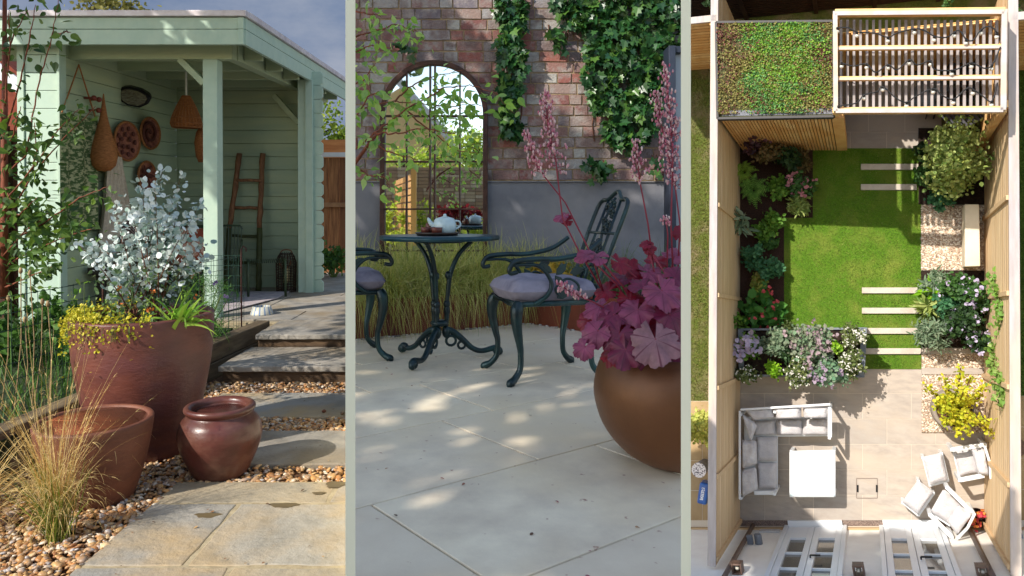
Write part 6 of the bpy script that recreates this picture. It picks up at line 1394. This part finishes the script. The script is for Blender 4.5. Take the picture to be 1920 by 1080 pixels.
# ---- planting
def lm(nm, *cs, tr=.3): return M(nm, S(*cs[0]), island=L4(*cs), trans=tr)
G1 = lm('leaf_fresh', (110, 156, 50), (84, 128, 44), (140, 176, 70)); G2 = lm('leaf_mid', (70, 112, 50), (52, 88, 42), (96, 136, 60)); G3 = lm('leaf_blue_green', (72, 130, 84), (54, 104, 70), (100, 152, 104)); G4 = lm('leaf_dark', (48, 78, 40), (36, 60, 32), (66, 98, 46))
G5 = lm('leaf_purple', (100, 64, 76), (76, 50, 62), (130, 92, 100)); G6 = lm('leaf_grey', (130, 150, 118), (104, 130, 100), (160, 172, 142)); G7 = lm('leaf_lime', (140, 190, 30), (116, 168, 30), (170, 206, 60)); G8 = lm('leaf_variegated', (150, 168, 88), (190, 200, 120), (110, 140, 66), (170, 180, 90)); G9 = lm('leaf_bronze', (120, 96, 60), (90, 84, 46), (146, 120, 78))
PK = lm('pink_flowers', (208, 120, 136), (226, 160, 170)); LI = lm('lilac_flowers', (190, 174, 210), (212, 200, 226)); WH = lm('white_flowers', (250, 248, 240), (244, 240, 224)); RD = lm('red_flowers', (200, 60, 76), (220, 96, 104))
def plant3(name, px, py, rpx, h, m_, lb, cat='shrub', n=420, leaf=.09, T=ROUND, K=14, fm=None, nf=0, fsz=.06, ry=None, group='plants in the garden beds', stem=True, z0=0.0, sig=None):
    c = G(px, py, h * .55 + z0); c.z = z0 * U; R_ = (G(px + rpx, py, h * .55 + z0) - G(px, py, h * .55 + z0)).length; Ry = R_ * (ry or 1); t = thing(name, lb, cat, c, group)
    pts, ks = crown_pts(c + V((0, 0, h * U * .55)), (R_ * .85, Ry * .85, h * U * .45), K, n, sig or R_ * .2, .2); pts[:, 2] = np.maximum(pts[:, 2], c.z + .02)
    g = MB(); leaves(g, pts, leaf, T, nrm=(0, 0, 1), nb=.9); obj('foliage', g, m_, t)
    if stem:
        g = MB()
        for k in ks: g.tube([c, c.lerp(V(k), .5) + V((0, 0, .05)), V(k)], [.016, .012, .006], 4)
        obj('stems', g, stem_gr, t)
    if nf:
        idx = rng.choice(len(pts), nf); q = pts[idx]; q[:, 2] = np.maximum(q[:, 2], c.z + h * U * .6) + rng.uniform(0, .15, nf); q[:, :2] += rng.normal(size=(nf, 2)) * R_ * .12; rep = np.repeat(q, 4, 0) + rng.normal(size=(nf * 4, 3)) * fsz * .35
        if nf <= 30:
            for i in range(nf): g = MB(); leaves(g, rep[4 * i:4 * i + 4], fsz, DISC, nrm=(0, 0, 1), nb=1.2); obj('flower', g, fm, t)
        else: g = MB(); leaves(g, rep, fsz, DISC, nrm=(0, 0, 1), nb=1.2); obj('flowers', g, fm, t, kind='stuff')
    return t
def fern3(px, py, rpx, m_, lb, n=13):
    c = G(px, py, .25); c.z = 0; R_ = (G(px + rpx, py) - G(px, py)).length; t = thing('fern', lb, 'fern', c, 'ferns in the left bed'); P = []; A = []; g = MB(); Ts = FERN
    for k in range(n):
        a = 2 * PI * k / n + random.uniform(-.2, .2); Lf = R_ * random.uniform(.8, 1.1); u = V((math.cos(a), math.sin(a), 0)); s = V((-u.y, u.x, 0))
        for i in range(11):
            f = (i + 1) / 12; p = c + u * Lf * f + V((0, 0, .1 + .9 * f * (1 - f) * 1.6)); w_ = Lf * .26 * math.sin(PI * min(1, f * .85 + .15)) ** .8 * (1 - f * .5)
            for sg in (-1, 1):
                e = p + s * sg * w_ + u * w_ * .35; d = u * Lf * .035; g.add([p - d, p + d, e + d * .4, e - d * .2], [(0, 1, 2, 3)])
    obj('fronds', g, m_, t)
plant3('airy_purple_shrub', 1415, 262, 30, 1.5, G5, 'airy purple-leaved shrub against the slatted shed front', n=330, leaf=.10, K=16, sig=.12)
fern3(1412, 356, 34, lm('fern_green', (112, 160, 52), (90, 138, 44), (136, 178, 70)), 'bright green fern nearest the left fence')
fern3(1395, 322, 26, lm('fern_lime', (150, 184, 56), (124, 162, 50)), 'yellow-green fern just above the larger fern')
plant3('bronze_shrub', 1440, 292, 34, .9, G9, 'bronze and green leafy shrub below the shed front', n=600)
plant3('dark_shrub', 1478, 296, 26, .8, G4, 'dark green shrub under the middle of the shed front', n=520)
plant3('bronze_ground_cover', 1506, 300, 18, .5, G9, 'bronze grassy clump at the top right corner of the left bed', n=360, T=LONG, leaf=.16)
plant3('pink_flowering_shrub', 1500, 345, 30, .5, G2, 'green plant with pink flower heads at the lawn corner of the left bed', n=700, fm=PK, nf=26, fsz=.07)
plant3('light_green_shrub', 1462, 352, 22, .5, G1, 'light green mound between fern and pink flowers', n=420)
plant3('grassy_clump', 1498, 386, 22, .35, G8, 'pale grassy clump at the bottom of the wide part of the left bed', n=420, T=LONG, leaf=.15)
plant3('light_green_shrub', 1452, 412, 20, .5, G1, 'light green shrub beside the lawn, first below the wide part of the bed', n=380)
plant3('light_green_shrub', 1432, 432, 20, .5, G1, 'light green shrub against the mulch, just below its lighter neighbour', n=360)
plant3('grey_leaf_plant', 1388, 418, 16, 1.0, G6, 'grey-green long-leaved plant leaning out from the left fence', n=46, T=LONG, leaf=.3, K=6)
plant3('low_plant', 1443, 455, 14, .3, G2, 'small mid-green plant in the middle of the left bed', n=200)
plant3('round_shrub', 1412, 480, 24, .6, G3, 'blue-green round shrub close to the left fence', n=520)
plant3('round_shrub', 1443, 503, 25, .6, G3, 'deep blue-green shrub touching the lawn edge', n=620)
plant3('lime_shrub', 1421, 536, 18, .45, lm('leaf_lime_soft', (128, 160, 56), (150, 140, 70), (104, 140, 50)), 'yellow-green mound below the blue-green shrubs', n=420)
plant3('broad_leaf_plant', 1428, 575, 36, .55, lm('leaf_broad', (72, 128, 48), (54, 104, 42), (90, 146, 60)), 'broad-leaved plant with red flower spikes at the foot of the left bed', n=210, leaf=.24, fm=RD, nf=24, fsz=.06)
plant3('small_climber', 1386, 605, 18, .9, G1, 'thin climber at the corner of the left fence and trough', n=140)
plant3('bushy_shrub', 1790, 300, 60, 1.7, G8, 'large variegated bushy shrub in the top right corner of the garden', n=4800, leaf=.09, K=60, ry=1.25, sig=.14)
plant3('dark_shrub', 1745, 330, 30, .7, G2, 'dark green shrub at the left foot of the variegated bush', n=800)
plant3('dark_shrub', 1765, 368, 26, .5, G3, 'low green shrub at the edge of the upper gravel square', n=500)
plant3('low_plant', 1730, 285, 18, .4, G4, 'low dark plant beside the first stone bar', n=300)
plant3('feathery_shrub', 1748, 530, 26, .6, G6, 'grey-green feathery mound at the top left of the lower right bed', n=700, T=LONG, leaf=.13)
plant3('green_shrub', 1790, 545, 34, .8, G2, 'mid-green shrub below the stone bench', n=1100, fm=LI, nf=14)
plant3('flowering_shrub', 1825, 560, 34, 1.0, G2, 'dark green shrub dotted with lilac flowers beside the right fence', n=1200, fm=LI, nf=26, fsz=.06)
plant3('grassy_clump', 1748, 548, 14, .4, G7, 'small lime grass clump in the lower right bed', n=140, T=LONG, leaf=.3)
plant3('grassy_clump', 1741, 575, 14, .4, G8, 'small pale grass clump touching the lawn at the lower right bed', n=140, T=LONG, leaf=.3)
plant3('flowering_shrub', 1800, 600, 40, .9, G4, 'wide dark shrub with scattered lilac flowers at the lower right', n=1400, fm=LI, nf=22, fsz=.055)
plant3('green_shrub', 1778, 572, 26, .7, G3, 'fresh green shrub in the middle of the lower right bed', n=760)
plant3('silver_mound', 1750, 625, 34, .7, G6, 'silvery green mound beside the fifth stone bar', n=1200, T=LONG, leaf=.13)
plant3('flowering_shrub', 1828, 640, 30, .9, G4, 'dark shrub above the gravel by the right fence', n=700, fm=LI, nf=16)
# climbers on right fence
cl = lm('climber_leaf', (130, 170, 70), (104, 146, 56), (170, 190, 110)); P = []; st = MB(); pth = [(1858, 700), (1868, 640), (1880, 590), (1872, 560), (1866, 535), (1862, 515)]; q = [G(x, y, h) for (x, y), h in zip(pth, (.8, 1.2, 1.9, 1.7, 1.3, .9))]; pth2 = [(1858, 640), (1862, 680), (1870, 705), (1876, 735), (1872, 755)]; q2 = [G(x, y, h) for (x, y), h in zip(pth2, (.9, 1.2, 1.7, 2.0, 1.8))]
for qq in (q, q2):
    st.stube(qq, .01, 5); 
    for i in range(len(qq) - 1):
        for _ in range(44): P.append(qq[i].lerp(qq[i + 1], random.random()) + V([random.gauss(0, .07) for _ in range(3)]))
t = thing('fence_climber', 'light green climber trailing over the right fence', 'climbing plant', base3([(1850, 650)])); obj('stems', st, stem_gr, t); g = MB(); leaves(g, P, .10, ROUND, nrm=(-.5, 0, .8), nb=.8); obj('foliage', g, cl, t)
# trough planting
GD = lm('leaf_olive_daisy', (112, 128, 70), (90, 104, 56), (134, 144, 84)); tz = .44; gp_ = 'plants in the grey trough'
plant3('flowering_plant', 1408, 655, 30, .5, G1, 'lilac-headed flowers at the left end of the trough', n=420, fm=LI, nf=26, fsz=.10, z0=tz, group=gp_)
plant3('grey_shrub', 1452, 640, 28, .5, G6, 'grey-green mound left of the middle of the trough', n=800, z0=tz, group=gp_)
plant3('lime_mound', 1449, 694, 16, .35, G7, 'bright lime dome at the front of the trough', n=620, leaf=.07, z0=tz, group=gp_)
plant3('lime_mound', 1568, 650, 12, .4, G7, 'small bright lime dome at the right of the trough', n=460, leaf=.07, z0=tz, group=gp_)
plant3('daisy_cushion', 1397, 698, 20, .35, GD, 'brown-green cushion with cream flowers at the left front corner of the trough', n=420, fm=WH, nf=50, fsz=.022, z0=tz, group=gp_)
plant3('daisy_cushion', 1500, 692, 32, .45, GD, 'olive cushion dotted with cream flowers in the middle of the trough front', n=820, fm=WH, nf=90, fsz=.024, z0=tz, group=gp_, leaf=.07)
plant3('silver_shrub', 1530, 650, 46, .55, lm('leaf_silver_green', (126, 160, 120), (150, 150, 130), (100, 134, 96)), 'large silvery green shrub with pinkish tips filling the trough', n=1900, fm=lm('dusty_pink_tips', (186, 160, 164), (170, 150, 158)), nf=80, fsz=.06, z0=tz, group=gp_)
plant3('silver_shrub', 1550, 692, 36, .5, lm('leaf_silver_mint', (112, 158, 120), (140, 160, 130), (92, 136, 96)), 'silvery mint shrub spilling over the trough front', n=1300, fm=lm('mauve_tips', (170, 150, 176), (186, 166, 180)), nf=50, fsz=.06, z0=tz, group=gp_)
plant3('daisy_shrub', 1602, 635, 28, .5, GD, 'bronze bush covered in small white flowers at the right end of the trough', n=1000, fm=WH, nf=150, fsz=.024, z0=tz, group=gp_, leaf=.07)
plant3('daisy_shrub', 1598, 682, 26, .5, GD, 'bronze bush with small white flowers at the front right corner of the trough', n=900, fm=WH, nf=80, fsz=.024, z0=tz, group=gp_, leaf=.07)
plant3('dark_grass', 1484, 660, 20, .5, G4, 'dark wispy plant in the middle of the trough', n=300, T=LONG, leaf=.2, z0=tz, group=gp_)
plant3('dark_grass', 1485, 625, 24, .3, lm('leaf_moss', (88, 100, 50), (70, 84, 40)), 'mossy green mat at the back of the trough', n=500, z0=tz, group=gp_, leaf=.06)
# outside the fences
plant3('neighbour_shrub', 1308, 800, 30, 1.0, lm('leaf_pale_yellow', (190, 196, 90), (210, 210, 120), (150, 164, 70)), 'pale yellow-green shrub outside the left fence', n=1300, K=22, group=None)
plant3('overhanging_leaves', 1338, 36, 12, 2.6, G4, 'dark leaves over the fence in the top left corner', n=80, K=5, group=None); plant3('overhanging_leaves', 1780, 6, 16, 2.8, G2, 'green leaves overhanging the dark fence at the top', n=90, K=6, group=None); plant3('overhanging_leaves', 1898, 10, 16, 2.8, G2, 'green leaves in the top right corner', n=110, K=6, group=None)
c = G(1312, 880, .5); c.z = 0; t = thing('storage_tub', 'round grey tub with a perforated white lid outside the left fence', 'tub', c); g = MB(); g.lathe([(.14, 0), (.16, .55), (.16, .8)], c, 24); obj('body', g, M('grey_tub', S(110, 112, 122), rough=.6), t, smooth=True)
g = MB(); g.lathe([(.175, .801), (.175, .84), (.0, .845)], c, 24); ld_ = obj('lid', g, M('spotted_lid', S(226, 222, 226), S(70, 64, 84), 26, .5, lo=.52, hi=.56), t)
g = MB(); poly3(g, [(1312, 904), (1330, 908), (1324, 948), (1306, 944)], .3, 0); t = thing('compost_bag', 'blue and white plastic bag lying outside the left fence', 'bag', base3([(1318, 926)])); obj('sack', g, M('blue_plastic', S(40, 84, 160), S(60, 110, 190), 6, .3), t, bev=.05, seg=3)
g = MB(); poly3(g, [(1316, 914), (1322, 915), (1318, 938), (1312, 937)], .306, .3005); obj('printed_band', g, M('white_print', S(220, 226, 236), S(60, 100, 180), 40, .4, lo=.5, hi=.55), t)
g = MB(); c = G(1905, 838); g.lathe([(.0, .02), (.2, .02), (.2, 0)], V((c.x, c.y, -.012)), 24); obj('round_cover', g, M('brown_cover', S(120, 92, 72), S(90, 68, 54), 30, .8), label='round brown drain cover on the path outside the right fence', cat='drain cover')
c = G(1832, 970, .2); c.z = 0; t = thing('log_basket', 'dark wicker basket with orange flowers by the diagonal armchair', 'basket', c); g = MB(); g.lathe([(.14, 0), (.2, .3), (.19, .31), (.13, .05), (0, .04)], c, 20); obj('basket', g, wk, t)
pts_, _k = crown_pts(c + V((0, 0, .4)), (.14, .14, .1), 6, 70, .05); g = MB(); leaves(g, pts_, .06, DISC, nrm=(0, 0, 1), nb=1); obj('flowers', g, M('orange_red_flowers', S(214, 120, 60), island=L4((218, 130, 60), (190, 60, 70))), t)

# ---- house (its wall line measured between the two fences)
_pv = G(1624, 983); _d = G(1845, 985) - G(1388, 985); FR = FR3 @ Matrix.Translation(_pv) @ Matrix.Rotation(math.atan2(_d.y, _d.x), 4, 'Z') @ Matrix.Translation(-_pv)
FR3I = FR.inverted(); EYE3 = FR3I @ V((0, 0, 0)); YW = G(1624, 983).y
hs = thing('house_wall', 'white rendered rear wall of the house with glazed double doors, seen from above', 'house', (G(1624, 983).x, YW, 0))
a, b = G(1180, 985), G(2100, 985); g = MB(); g.box(a.x, b.x, YW - .6, YW - .10, 0, 6.0); obj('wall', g, render3, hs)
g = MB(); g.box(a.x, b.x, YW - .099, YW - .06, 0, .12); obj('plinth', g, M('tan_plinth', S(188, 158, 120), rough=.9), hs)
def wq(px, py, off=0.0): p = W(px, py, off - .10); return p
def french(x0, x1, lb):
    l = wq(x0, 985).x; r = wq(x1, 985).x; top = 4.95; fr = MB(); w_ = r - l; yo = YW - .10
    sl_ = MB(); sl_.box(l, r, yo + .001, yo + .20, 0, .09); d = thing_part = None
    obj('threshold', sl_, whm, hs, bev=.006)
    for s in range(2):
        a_ = l + w_ * .5 * s; b_ = a_ + w_ * .5; f = MB()
        for (xa, xb, za, zb) in ((a_ + .005, a_ + .13, .1, top), (b_ - .13, b_ - .005, .1, top), (a_ + .131, b_ - .131, .1, 1.12), (a_ + .131, b_ - .131, top - .14, top)): f.box(xa, xb, yo + .001, yo + .07, za, zb)
        for z in (2.24, 3.36, 4.3): f.box(a_ + .131, b_ - .131, yo + .01, yo + .062, z, z + .06)
        fo = obj('french_door', f, whm, hs, bev=.006); BASE[fo] = BASE[hs]
        p = MB(); p.box(a_ + .12, b_ - .12, yo + .012, yo + .02, 1.1, top - .1); obj('pane', p, glass3, fo)
        if s == 1: h_ = MB(); h_.bar((a_ + .06, yo + .12, 2.7), (a_ + .26, yo + .12, 2.7), .03, .03); h_.bar((a_ + .06, yo + .07, 2.7), (a_ + .06, yo + .12, 2.7), .03, .03); obj('handle', h_, darkm, fo)
    e = MB(); e.box(l - .09, l - .002, yo + .001, yo + .09, 0, top + .1); e.box(r + .002, r + .09, yo + .001, yo + .09, 0, top + .1); obj('door_frame', e, whm, hs, bev=.006)
french(1482, 1582, ''); french(1657, 1758, '')
lampm = M('brown_wall_light', S(110, 84, 70), S(80, 60, 52), 8, .5)
for px, py, lb in ((1383, 1064, 'brown box wall light at the left of the first double doors'), (1610, 1068, 'brown box wall light between the two double doors'), (1842, 1070, 'brown box wall light at the right of the second double doors')):
    p = wq(px, py, .1); t = thing('wall_light', lb, 'wall light', p, 'brown wall lights on the house'); g = MB()
    for (xa, xb, ya, yb) in ((-.10, -.07, 0, .2), (.07, .10, 0, .2), (-.069, .069, 0, .03), (-.069, .069, .17, .2)): g.box(p.x + xa, p.x + xb, YW - .098 + ya, YW - .098 + yb, p.z - .15, p.z + .15)
    obj('casing', g, lampm, t, bev=.006); g = MB(); g.blob((p.x, YW + .0, p.z), (.05, .05, .1), 10, 7); obj('bulb', g, bulbm, t, smooth=True)
p = wq(1412, 1003, .2); t = thing('flood_light', 'grey twin floodlight on the house wall near the left fence', 'wall light', p); g = MB(); g.box(p.x - .15, p.x - .02, YW - .098, YW + .1, p.z - .05, p.z + .05); g.tube([(p.x + .1, YW - .095, p.z), (p.x + .1, YW + .12, p.z)], .085, 14); obj('housing', g, grey3, t, bev=.01)
p = wq(1446, 993, 0); g = MB(); g.box(p.x - .25, p.x + .22, YW - .098, YW - .06, .22, .42); obj('air_vent', g, M('vent_white', S(206, 206, 206), S(190, 190, 190), 30, .5), bev=.01, label='pale rectangular vent low on the house wall left of the doors', cat='vent')
for xs, lb in ((1388, 'left'), (1845, 'right')):
    p = G(xs, 985); s = 1 if xs < 1600 else -1; g = MB(); g.tube([(p.x + s * .32, YW - .0, .1), (p.x + s * .32, YW - .0, 4.2)], .05, 10); obj('downpipe', g, M('brown_downpipe', S(104, 84, 72), rough=.5), smooth=True, label='brown downpipe on the house wall beside the %s fence' % lb, cat='pipe')
g = MB(); p = wq(1905, 1008, 0); g.box(p.x - .1, p.x + .12, YW - .098, YW + .02, p.z - .12, p.z + .1); obj('utility_box', g, grey3, bev=.03, label='small grey box on the house wall outside the right fence', cat='box')
